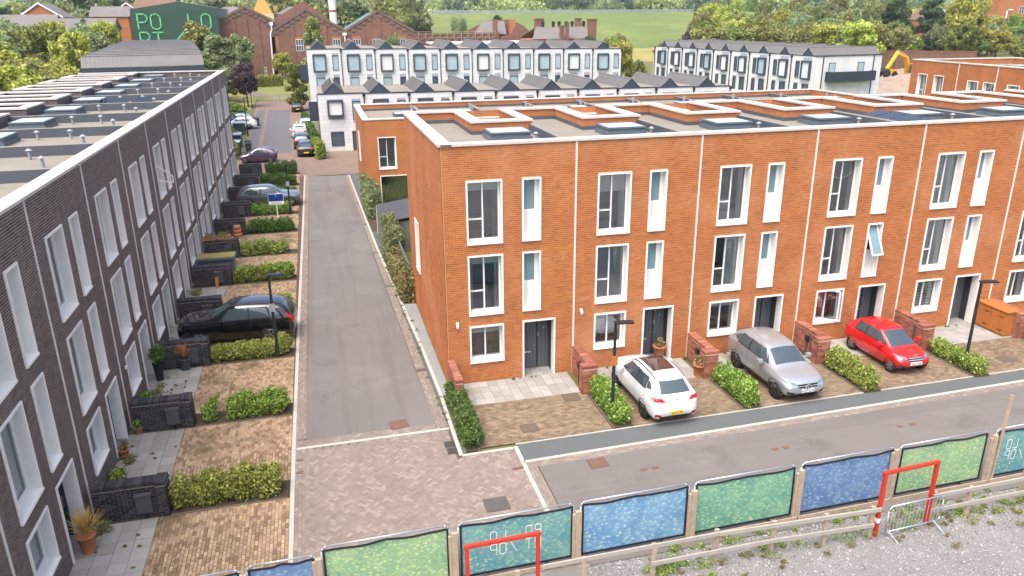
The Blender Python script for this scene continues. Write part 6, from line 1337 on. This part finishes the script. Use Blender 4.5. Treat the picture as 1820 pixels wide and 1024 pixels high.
        if txt: t = put('lettering', text_mesh(txt, .105, MT['ink']), pl, (px+sg*.032, 0, z0+.025)); t.rotation_euler = (R(90), 0, R(90) if sg > 0 else R(-90))
    return o, bvh, X, hw, body
PW = paint('car_white', lin('#d9dcde')); PS = paint('car_silver', lin('#a9adb1'), .55, .3); PR = paint('car_red', lin('#c4161a')); PB = paint('car_black', lin('#0f1316'), .2, .15); PG = paint('car_slate', lin('#5a646b'), .5, .3); PP = paint('car_purple', lin('#4f3f58'), .4, .25); PN = paint('car_dark', lin('#23262b'), .3, .25)
o, bv, X, hw, body = car('white_suv', 'white compact SUV with glass sunroof parked tail out by the corner house', 7.08, -2.97, R(90.5), 4.32, 1.78, 1.70, 2.585, .34, PW, SUV, MT['darkrim'], True, plate_r='GJ72 UFR', sunroof=True, rails=True, handles=PW)
MB().cyl((X(-.985), 0, 1.0), (X(-.955)+.02, 0, 1.0), .065, n=14).build('emblem', MT['chrome'], o); MB().box(X(-1)-.012, X(-1)+.05, .215, .26, .492, .612).build('green_flash', MT['greenflash'], o)
for s in (-1, 1): decal(bv, [(s*.60*hw, .43), (s*.86*hw, .44), (s*.86*hw, .55), (s*.66*hw, .53)], '-x', MT['tail'], 'fog_lamp', o, .008)
o, bv, X, hw, body = car('silver_suv', 'silver compact SUV parked nose out with a round star badge', 12.42, -2.78, R(-89.5), 4.41, 1.83, 1.69, 2.73, .36, PS, SUV, MT['darkrim'], True, plate_f='KN71 LWP', rails=False, handles=PS)
e = MB(); e.tube([(X(1)+.03, .1*math.cos(t*.5236), .70+.1*math.sin(t*.5236)) for t in range(13)], .014, 6)
for a in (90, 210, 330): e.beam((X(1)+.03, 0, .70), (X(1)+.03, .1*math.cos(R(a)), .70+.1*math.sin(R(a))), .02, .02)
e.build('star_emblem', MT['chrome'], o)
o, bv, X, hw, body = car('red_hatchback', 'small bright red hatchback parked nose out', 17.95, -2.25, R(-90), 3.48, 1.62, 1.51, 2.34, .28, PR, HATCH, MT['rim'], False, plate_f='EJ67 OZE', handles=PR)
decal(bv, [(-.40*hw, .50*1.46), (.40*hw, .50*1.46), (.36*hw, .485*1.46), (-.36*hw, .485*1.46)], '+x', MT['chrome'], 'grille_surround', o, .012); MB().box(X(.95), X(.97), -.05, .05, .76, .86).build('emblem', MT['chrome'], o)
car('black_suv', 'large black SUV parked nose to the dark wall on the left', -8.28, 7.3, R(176), 4.95, 1.96, 1.80, 2.98, .39, PB, BIG, MT['rim'], False, rails=True, tail=[(.78, .50), (.93, .50), (.93, .66), (.84, .78)], handles=PB)
car('grey_crossover', 'slate grey crossover parked nose to the street on the left', -7.92, 34.1, R(-2), 4.63, 1.89, 1.62, 3.0, .36, PG, BIG, MT['rim'], False, handles=PG)
car('purple_hatchback', 'purple hatchback half hidden behind the far hedge', -9.9, 54.3, R(178), 3.7, 1.65, 1.5, 2.4, .29, PP, HATCH, None, False, lo=True)
car('white_crossover', 'white crossover in the bays left of the far lane', -13.7, 80.9, R(180), 4.4, 1.8, 1.57, 2.64, .34, PW, SUV, MT['darkrim'], True, lo=True)
car('blue_car', 'dark blue car behind the white crossover in the left bays', -14.3, 86.5, R(180), 4.4, 1.8, 1.5, 2.6, .32, PG, HATCH, None, False, lo=True)
car('black_estate', 'black estate car parked nearest in the far lane, yellow plate', -5.28, 57.9, R(91.5), 4.6, 1.84, 1.5, 2.8, .33, PN, HATCH, None, False, plate_r='', lo=True)
car('dark_suv', 'dark SUV parked second in the far lane', -5.68, 62.9, R(91.5), 4.5, 1.85, 1.68, 2.65, .35, PN, BIG, None, False, lo=True)
car('white_van', 'small white van parked third in the far lane', -5.95, 69.6, R(91.5), 4.5, 1.85, 1.85, 2.8, .32, PW, VAN, None, False, lo=True, cat='van')
car('white_pickup', 'white car parked beyond the van in the far lane', -5.25, 75.6, R(91.5), 4.8, 1.85, 1.75, 2.9, .36, PW, SUV, None, True, lo=True)
car('dark_hatchback', 'dark car parked under the street tree at the far end', -6.5, 100.2, R(91.5), 4.3, 1.8, 1.5, 2.6, .32, PN, HATCH, None, False, plate_r='', lo=True)
# ------------------------------------------------------------------ far buildings
def small_windows(h, rects, y, frame='white', paneM='darkwin', bars=2):
    for x0, x1, z0, z1 in rects:
        f = MB(); w_ = .08; f.box(x0, x1, y-.08, y, z0, z0+w_).box(x0, x1, y-.08, y, z1-w_, z1)
        for i in range(bars+1): xx = x0+(x1-x0-w_)*i/bars; f.box(xx, xx+w_, y-.08, y, z0+w_, z1-w_)
        f.box(x0, x1, y-.07, y, (z0+z1)/2-.05, (z0+z1)/2+.05); wn = f.build('window', MT[frame], h); MB().poly([(x0, y-.02, z0), (x1, y-.02, z0), (x1, y-.02, z1), (x0, y-.02, z1)]).build('pane', MT[paneM], wn)
h = root('brick_mill', 'old dark red brick mill with three stepped gables behind the lawn', 'building', (0, 178, 0))
def gable(x0, x1, ze, xa, za, dep, roofm='slateroof', y=0, nm='gable_wall'):
    MB().prism([(x0, -1), (x1, -1), (x1, ze), (xa, za), (x0, ze)], y, y+.6).build(nm, MT['milled'], h)
    c = MB(); 
    for a, b in (((x0-.3, ze), (xa, za)), ((xa, za), (x1+.3, ze))): c.beam((a[0], y+.2, a[1]+.1), (b[0], y+.2, b[1]+.1), .9, .55)
    for s, xe in ((1, x0), (-1, x1)):
        n_ = 6
        for i in range(n_):
            t = (i+.5)/n_; xx = xe+(xa-xe)*t; zz = ze+(za-ze)*t; c.box(xx-.55, xx+.55, y-.16, y, zz-1.1, zz-.35)
    c.build('coping', MT['millcap'], h)
    r = MB(); r.poly([(x0, y+.6, ze-.2), (xa, y+.6, za-.2), (xa, y+dep, za-.2), (x0, y+dep, ze-.2)][::-1]); r.poly([(xa, y+.6, za-.2), (x1, y+.6, ze-.2), (x1, y+dep, ze-.2), (xa, y+dep, za-.2)][::-1]); r.build('roof', MT[roofm], h)
    for f_ in (.0, .27, .5, .73, 1.): xx = x0+(x1-x0)*f_; zt = ze-1.3 if f_ in (0, 1) else (ze+(za-ze)*(1-abs(xx-xa)/max(xa-x0, x1-xa)))-1.5; MB().box(xx-.45, xx+.45, y-.18, y-.001, 0, zt).build('pilaster', MT['milled'], h)
gable(-24.0, -12.1, 13.3, -17.9, 16.4, 36); gable(-11.9, 4.9, 10.9, -3.8, 15.7, 36); gable(5.2, 22.1, 10.4, 13.6, 15.3, 36, 'hallside')
MB().prism([(-13.4, 5), (6.1, 5), (6.1, 10.7), (-3.96, 18.6), (-13.4, 13.3)], 37, 37.6).build('rear_gable', MT['milled'], h); MB().prism([(-13.4, 13.2), (-3.96, 18.6), (6.1, 10.7), (6.1, 10.4), (-3.96, 18.2), (-13.4, 12.9)], 38, 70).build('rear_roof', MT['slateroof'], h)
small_windows(h, [(-6.8, -5.0, 6.15, 8.9), (2.1, 3.95, 6.0, 8.85), (7.1, 8.95, 6.0, 8.8), (11.9, 13.7, 6.0, 8.75), (18.25, 20.1, 6.0, 8.7), (-15.7, -14.3, .6, 2.6), (-6.0, -4.0, .8, 2.6), (-20, -18.6, .6, 2.6)], -.05, bars=3)
for a, b in ((-7, -4.8), (1.9, 4.15), (6.9, 9.15), (18.05, 20.3)): MB().box(a, b, -.06, 0, 8.9, 9.4).build('lintel', MT['red_wall'], h)
MB().box(-11.85, -10.85, -.05, 0, 6.4, 9.6).build('bricked_opening', MT['red_wall'], h)
MB().tube([(-12.1, -.35, 12.4), (-12.1, -.35, 11.2), (-12.5, -.35, 10.3), (-12.8, -.35, 0)], .16, 8).box(-12.5, -11.7, -.6, 0, 12.2, 12.9).build('drainpipe', MT['white'], h); MB().tube([(5.1, -.35, 10), (5.1, -.35, 4)], .16, 8).box(4.6, 5.6, -.6, 0, 9.7, 10.3).build('drainpipe', MT['white'], h)
h2 = root('white_chimney', 'tapered white flue stack behind the mill roofs', 'chimney', (4.5, 232, 0)); MB().cyl((0, 0, 5), (0, 0, 24), 1.05, 1.15, 14).build('stack', MT['white'], h2); MB().cyl((0, 0, 15.6), (0, 0, 16.2), 1.14, 1.14, 14).build('band', MT['wing_brick'], h2)
# green hall with big mint lettering
h = root('green_hall', 'large dark green clad hall with mint green lettering', 'building', (0, 172, 0)); MB().prism([(-42.1, 0), (-23.8, 0), (-23.8, 16.2), (-31.7, 17.55), (-42.1, 15.9)], 0, .3).build('front_wall', MT['hall'], h)
MB().poly([(-23.8, .3, 0), (-23.8, 30, 0), (-23.8, 30, 16.2), (-23.8, .3, 16.2)]).build('side_wall', MT['hallside'], h); MB().poly([(-23.6, .2, 16.22), (-23.6, 30, 16.22), (-31.7, 30, 17.6), (-31.7, .2, 17.6)]).poly([(-31.7, .2, 17.6), (-31.7, 30, 17.6), (-42.2, 30, 15.95), (-42.2, .2, 15.95)]).build('roof', MT['hallside'], h)
rb = MB(); [rb.box(-42+i*.6, -41.93+i*.6, -.04, 0, .2, 15.8) for i in range(30)]; rb.build('cladding_ribs', MT['hall'], h)
def stroke(pts, name='letter_stroke'):
    m = MB()
    for a, b in zip(pts, pts[1:]): m.beam((a[0], -.12, a[1]), (b[0], -.12, b[1]), .30, .1, 0, (0, 1, 0))
    for p in pts: m.cyl((p[0], -.17, p[1]), (p[0], -.07, p[1]), .15, n=10)
    m.build('letter', MT['mint'], h)
def O_(x, z, w_=2.0, hh=3.2): c = .55; stroke([(x+c, z), (x+w_-c, z), (x+w_, z+c), (x+w_, z+hh-c), (x+w_-c, z+hh), (x+c, z+hh), (x, z+hh-c), (x, z+c), (x+c, z)])
def P_(x, z, hh=3.2, w_=2.0): stroke([(x, z), (x, z+hh), (x+w_-.6, z+hh), (x+w_, z+hh-.5), (x+w_, z+hh*.45+.5), (x+w_-.6, z+hh*.45), (x, z+hh*.45)])
P_(-40.75, 11.75); O_(-38.0, 11.7); stroke([(-30.0, 14.85), (-30.0, 11.65), (-27.95, 11.65)]); O_(-27.2, 11.65)
P_(-40.75, 7.85); stroke([(-39.6, 9.3), (-38.7, 7.85)]); stroke([(-37.95, 11.0), (-35.8, 11.0)]); stroke([(-36.9, 11.0), (-36.9, 7.85)]); stroke([(-34.3, 7.85), (-31.4, 11.0)]); O_(-29.95, 7.8); P_(-27.2, 7.8)
# gold roofed house and hip roofs behind the mill
h = root('gold_roof_house', 'cream house with a steep golden pyramid roof behind the mill', 'house', (-17.0, 243, 0)); MB().box(-3.4, 3.4, 0, 6, 4, 15.3).build('wall', MT['cream'], h); rf = MB(); a = [(-3.2, 0, 15.2), (3.2, 0, 15.2), (3.2, 6, 15.2), (-3.2, 6, 15.2)]; t = [(-.8, 2.2, 20), (.8, 2.2, 20), (.8, 3.8, 20), (-.8, 3.8, 20)]
for i in range(4): rf.poly([a[i], a[(i+1) % 4], t[(i+1) % 4], t[i]])
rf.poly(t); rf.build('pyramid_roof', MT['gold'], h); small_windows(h, [(-2.2, -1.2, 12.4, 14.6)], 0)
def hip(label, x, y, wd, dp, z0, ze, zr, wall='cream', roof='slateroof', rects=(), gable_=False, name='hip_roof_house'):
    h = root(name, label, 'house', (x, y, 0)); MB().box(0, wd, 0, dp, z0, ze).build('wall', MT[wall], h); r_ = MB(); i_ = 0 if gable_ else dp*.45; e = .4
    A = [(-e, -e, ze), (wd+e, -e, ze), (wd+e, dp+e, ze), (-e, dp+e, ze)]; B1, B2 = (i_ if not gable_ else -e, dp/2, zr), (wd-i_ if not gable_ else wd+e, dp/2, zr)
    r_.poly([A[0], A[1], B2, B1]); r_.poly([A[2], A[3], B1, B2]); r_.poly([A[1], A[2], B2]); r_.poly([A[3], A[0], B1]); r_.build('roof', MT[roof], h)
    small_windows(h, rects, 0); return h
hip('cream house with a grey hipped roof left of the golden roof', -33, 246, 12, 9, 4, 15, 17.6, rects=[(1.5, 3, 12.5, 14), (7, 8.5, 12.5, 14)]); hip('small grey hipped roof right of the golden roof', -12.5, 246, 8.5, 8, 4, 15.2, 17.5, rects=[(2, 3.2, 12.8, 14.2)])
def gh(label, x, y, wd, ze, za, z0=4, wall='milled', roof='slateroof', dp=12):
    h = root('gabled_house', label, 'house', (x, y, 0)); MB().prism([(0, z0), (wd, z0), (wd, ze), (wd/2, za), (0, ze)], 0, .3).build('gable_wall', MT[wall], h); MB().box(0, wd, .3, dp, z0, ze).build('wall', MT[wall], h)
    r_ = MB(); r_.poly([(-.4, -.3, ze-.1), (wd/2, -.3, za+.1), (wd/2, dp, za+.1), (-.4, dp, ze-.1)][::-1]); r_.poly([(wd/2, -.3, za+.1), (wd+.4, -.3, ze-.1), (wd+.4, dp, ze-.1), (wd/2, dp, za+.1)][::-1]); r_.build('roof', MT[roof], h)
    b = MB(); b.beam((-.4, -.35, ze-.1), (wd/2, -.35, za+.1), .1, .35); b.beam((wd+.4, -.35, ze-.1), (wd/2, -.35, za+.1), .1, .35); b.build('barge_board', MT['white'], h); return h
gh('red brick house with a white-edged gable at the top left', -73, 200, 9.5, 14.6, 17.8, wall='red_wall'); hip('long grey roof below the white-edged gable at top left', -78, 190, 15, 9, 4, 12.6, 15.2, 'red_wall', 'slateroof', [(12.8, 14.4, 11.2, 12.8)], True, 'bungalow'); hip('low white-windowed house with long grey roof in the left wood', -60.5, 178, 13, 8, 3, 11.6, 14.2, 'cream', 'slateroof', [(4.6, 6.2, 10.0, 11.4), (8, 9.5, 10.0, 11.4)], True, 'bungalow')
gh('small brick house with tiled roof at the top left, behind the white-edged gable', -60, 236, 10, 14.5, 18.5, wall='red_wall', roof='tileroof'); hip('brick house with a wide grey roof between the left trees at the top', -58, 205, 9, 8, 4, 14.6, 17.2, 'red_wall', 'slateroof', [(3, 4.2, 12.6, 14)], True, 'house'); hip('brown roofed house just left of the green hall', -49, 215, 10, 9, 4, 16.5, 19.0, 'cream', 'tileroof', [], True, 'house')
gh('red brick gabled house among the conifers at right', 228, 236, 10, 11.5, 15.6, 2, 'red_wall', 'tileroof'); h = root('brick_flats', 'red brick building with white pipes at the top right corner', 'building', (264, 240, 0)); MB().box(0, 26, 0, 10, 2, 22).build('wall', MT['red_wall'], h); small_windows(h, [(10, 12.5, 13.5, 16), (17, 19.5, 13.5, 16), (17, 19.5, 18, 20.5)], 0); MB().box(4, 4.4, -.3, 0, 8, 15).box(4, 7, -.3, 0, 14.6, 15).build('drainpipe', MT['white'], h); MB().box(-2, 20, -6, 0, 2, 10.4).build('annexe', MT['galv'], h)
# ruined workshop, lattice fence and the chimneyed pump house
h = root('ruined_workshop', 'roofless ruined brick workshop with broken slates', 'building', (0, 200, 0)); MB().prism([(42.5, 3), (58.8, 3), (58.8, 11.0), (55.5, 13.0), (48.6, 12.9), (42.5, 10.2)], 8, 8.6).build('wall', MT['milled'], h); MB().prism([(50, 3), (59.5, 3), (59.5, 9), (57, 11.2), (55, 12.2), (53, 8.8), (50, 8.4)], -1, -.5).build('broken_gable', MT['milled'], h)
rf = MB(); rf.poly([(42.6, 0, 9.6), (52, 0, 9.0), (53.4, 8, 12.6), (47, 8, 12.8), (45, 5, 11.2)]); rf.build('broken_roof', MT['slateroof'], h); MB().box(48.1, 49.3, -.6, .6, 3, 13.0).build('chimney', MT['milled'], h); MB().box(53.1, 54.5, -.8, .8, 3, 13.0).build('chimney', MT['red_wall'], h)
h = root('roof_truss_fence', 'rusty lattice of old roof trusses left of the ruined workshop', 'lattice', (0, 196, 0)); 
for i in range(12): x = 24+i*2; MB().beam((x, 0, 6.8), (x, 0, 10.0), .15, .15).beam((x, 0, 7.2), (x+2, 0, 9.2), .1, .1).build('truss_post', MT['timber'], h)
for z in (7.2, 8.4, 9.4, 10.0): MB().beam((23, 0, z), (48, 0, z), .12, .12).build('truss_chord', MT['timber'], h)
MB().box(23, 49, .4, .8, 2, 9.6).build('brick_backing', MT['milled'], h)
h = root('white_roofed_shed', 'low white-roofed shed just behind the further zinc row', 'shed', (26, 170, 0)); MB().box(0, 24, 0, 10, 0, 7.4).build('wall', MT['galv'], h); MB().box(-.3, 24.3, -.3, 10.3, 7.4, 7.8).build('roof', MT['white'], h)
h = root('pump_house', 'brick house with tall chimneys and black ridge cowls behind the zinc row', 'building', (0, 170, 0)); MB().prism([(52.3, 2), (70.3, 2), (70.3, 8.2), (66.5, 11.0)] if False else [(51.5, 2), (66, 2), (66, 8.3), (51.5, 8.3)], 0, 12).build('wall', MT['red_wall'], h)
r_ = MB(); r_.poly([(51.2, -.4, 8.3), (66, -.4, 8.3), (68.3, 6, 11.2), (54, 6, 11.2)]); r_.poly([(68.3, 6, 11.2), (66, 12.4, 8.3), (51.2, 12.4, 8.3), (54, 6, 11.2)]); r_.build('roof', MT['slateroof'], h); MB().poly([(66, 0, 2), (70.3, 6, 2), (70.3, 6, 9.7), (68.3, 6, 11.0), (66, 0, 8.3)]).build('end_gable', MT['red_wall'], h)
for x0, x1, y_, z0, z1 in ((53.8, 56.1, 6, 9, 13.0), (65.0, 66.4, 6, 9.5, 13.0), (67.8, 70.0, 4, 6, 12.8), (58.7, 59.7, -.5, 7, 11.3), (60.0, 60.6, -1.5, 6, 12.0)): c = MB().box(x0, x1, y_, y_+1.2, z0, z1).box(x0-.15, x1+.15, y_-.15, y_+1.35, z1, z1+.25).build('chimney', MT['milled'], h)
for x in (55.9, 58.7, 60.3, 62.2, 63.9, 67.1): MB().cyl((x, 6, 10.8), (x, 6, 11.6), .35, .3, 10).cyl((x, 6, 11.6), (x, 6, 12.5), .45, .45, 10).build('ridge_cowl', MT['black'], h)
h = hip('low house with pinkish tiled roof and a satellite dish between the zinc rows', 78, 146, 13, 9, 0, 5.2, 7.6, 'cream', 'tileroof', [(2, 3.2, 2.6, 4)], True, 'bungalow'); MB().cyl((1.0, -.6, 5.4), (1.1, -.75, 5.5), .5, .45, 14).build('satellite_dish', MT['white'], h)
# builders' yard at right: brick boundary wall, spoil heap, digger, dumper
o = root('boundary_wall', 'long red brick boundary wall behind the digger', 'wall', (0, 150, 0)); MB().beam((128, 0, 2.3), (169, 0, 1.3), .4, 5).build('wall_body', MT['milled'], o); MB().beam((128, 0, 4.9), (169, 0, 3.9), .55, .2).build('capping', MT['wing_brick'], o)
m = MB(); n = 22
for i in range(n+1):
    for j in range(n+1):
        x = 84+64*i/n; y = 92+50*j/n; m.v.append((x, y, -.05 + 2.4*math.exp(-((x-112)/13)**2-((y-104)/8)**2) + 1.6*math.exp(-((x-121)/9)**2-((y-113)/8)**2) + .8*math.exp(-((x-135)/22)**2-((y-138)/8)**2) + .25*math.sin(x*1.3)*math.sin(y*1.1)))
for i in range(n):
    for j in range(n): a = i*(n+1)+j; m.f.append((a, a+n+1, a+n+2, a+1)); m.m.append(0)
struct('spoil_ground', m, M('spoil', lin('#8d7d6c'), .95, .2, .3, fine=.2, fscale=2.5, stains=[(lin('#6b5a48'), .25, .5, .7, .6)], bump=.8, bscale=3), True)
dg = root('excavator', 'yellow tracked excavator with its arm raised, beyond the right zinc row', 'excavator', (122.0, 118.5, .35), R(198)); dg.scale = (1.05, 1.05, 1.05)
for s in (-1, 1):
    t = MB(); t.prism([(-1.9, .0), (1.9, .0), (2.25, .35), (2.1, .75), (-2.1, .75), (-2.25, .35)], s*1.1-.28, s*1.1+.28); t.build('track', MT['tyre'], dg)
MB().box(-1.2, 1.2, -.7, .7, .5, 1.0).build('undercarriage', MT['black'], dg); MB().box(-2.2, .9, -1.2, 1.2, 1.0, 2.0).build('house_body', MT['yellow'], dg); cb = MB().box(.1, 1.6, .3, 1.2, 1.0, 2.9).build('cab', MT['darkwin'], dg); MB().box(.05, 1.65, .25, 1.25, 2.9, 3.0).build('cab_roof', MT['yellow'], cb); MB().box(-2.6, -2.1, -1.25, 1.25, 1.0, 1.9).build('counterweight', MT['tyre'], dg)
bm = MB(); bm.beam((1.0, -.2, 1.6), (2.4, -.2, 4.3), .5, .8, 0, (0, 1, 0)).beam((2.4, -.2, 4.3), (5.6, -.2, 5.2), .45, .7, 0, (0, 1, 0)); bm.build('boom', MT['yellow'], dg); MB().beam((5.4, -.2, 5.4), (8.4, -.2, 2.2), .4, .6, 0, (0, 1, 0)).build('stick', MT['yellow'], dg); MB().beam((2.8, -.2, 4.9), (5.4, -.2, 5.75), .15, .15).build('ram', MT['chrome'], dg); MB().prism([(8.2, 2.2), (9.0, 1.9), (8.9, 1.0), (8.1, .8), (7.7, 1.4)], -.7, .3).build('bucket', MT['black'], dg)
dm = root('site_dumper', 'small yellow site dumper on the spoil left of the excavator', 'dumper', (117.8, 121, .6), R(185)); dm.scale = (1.2, 1.2, 1.2); MB().box(-1.6, .4, -.7, .7, .6, 1.3).build('chassis', MT['yellow'], dm); sk_ = MB(); sk_.prism([(.5, .9), (2.6, 1.2), (2.8, 2.0), (.3, 1.9)], -.95, .95); sk_.build('skip', MT['greycover'], dm)
for s in (-1, 1): MB().cyl((-1.1, s*.55, .5), (-1.1, s*.95, .5), .5, n=14).build('wheel', MT['tyre'], dm); MB().cyl((.9, s*.55, .5), (.9, s*.95, .5), .5, n=14).build('wheel', MT['tyre'], dm)
MB().tube([(-.9, -.55, 1.3), (-.9, -.55, 3.0), (-.9, .55, 3.0), (-.9, .55, 1.3)], .06, 6).build('roll_bar', MT['black'], dm)
for i, (x, y, z) in enumerate([(131, 152, 4), (121, 163, 3)]): m = MB().cyl((x, y, 0), (x+.6, y, z+4), .12, .06, 6).build('pole', MT['white']); tag(m, ['pale leaning pole above the brick boundary wall', 'thinner pale pole in the wood behind the boundary wall'][i], 'pole')
# ------------------------------------------------------------------ air
hm_, n, l, b = newmat('haze_air'); n.remove(b); pv = n.new('ShaderNodeVolumePrincipled'); pv.inputs['Color'].default_value = (.86, .9, .95, 1); pv.inputs['Density'].default_value = HAZE; l.new(pv.outputs[0], n['Material Output'].inputs['Volume'])
hb = MB().box(-1600, 1700, -320, 3050, -9.5, 80).build('haze', hm_); tag(hb, 'thin pale haze in the air over the whole place', 'haze', kind='stuff')
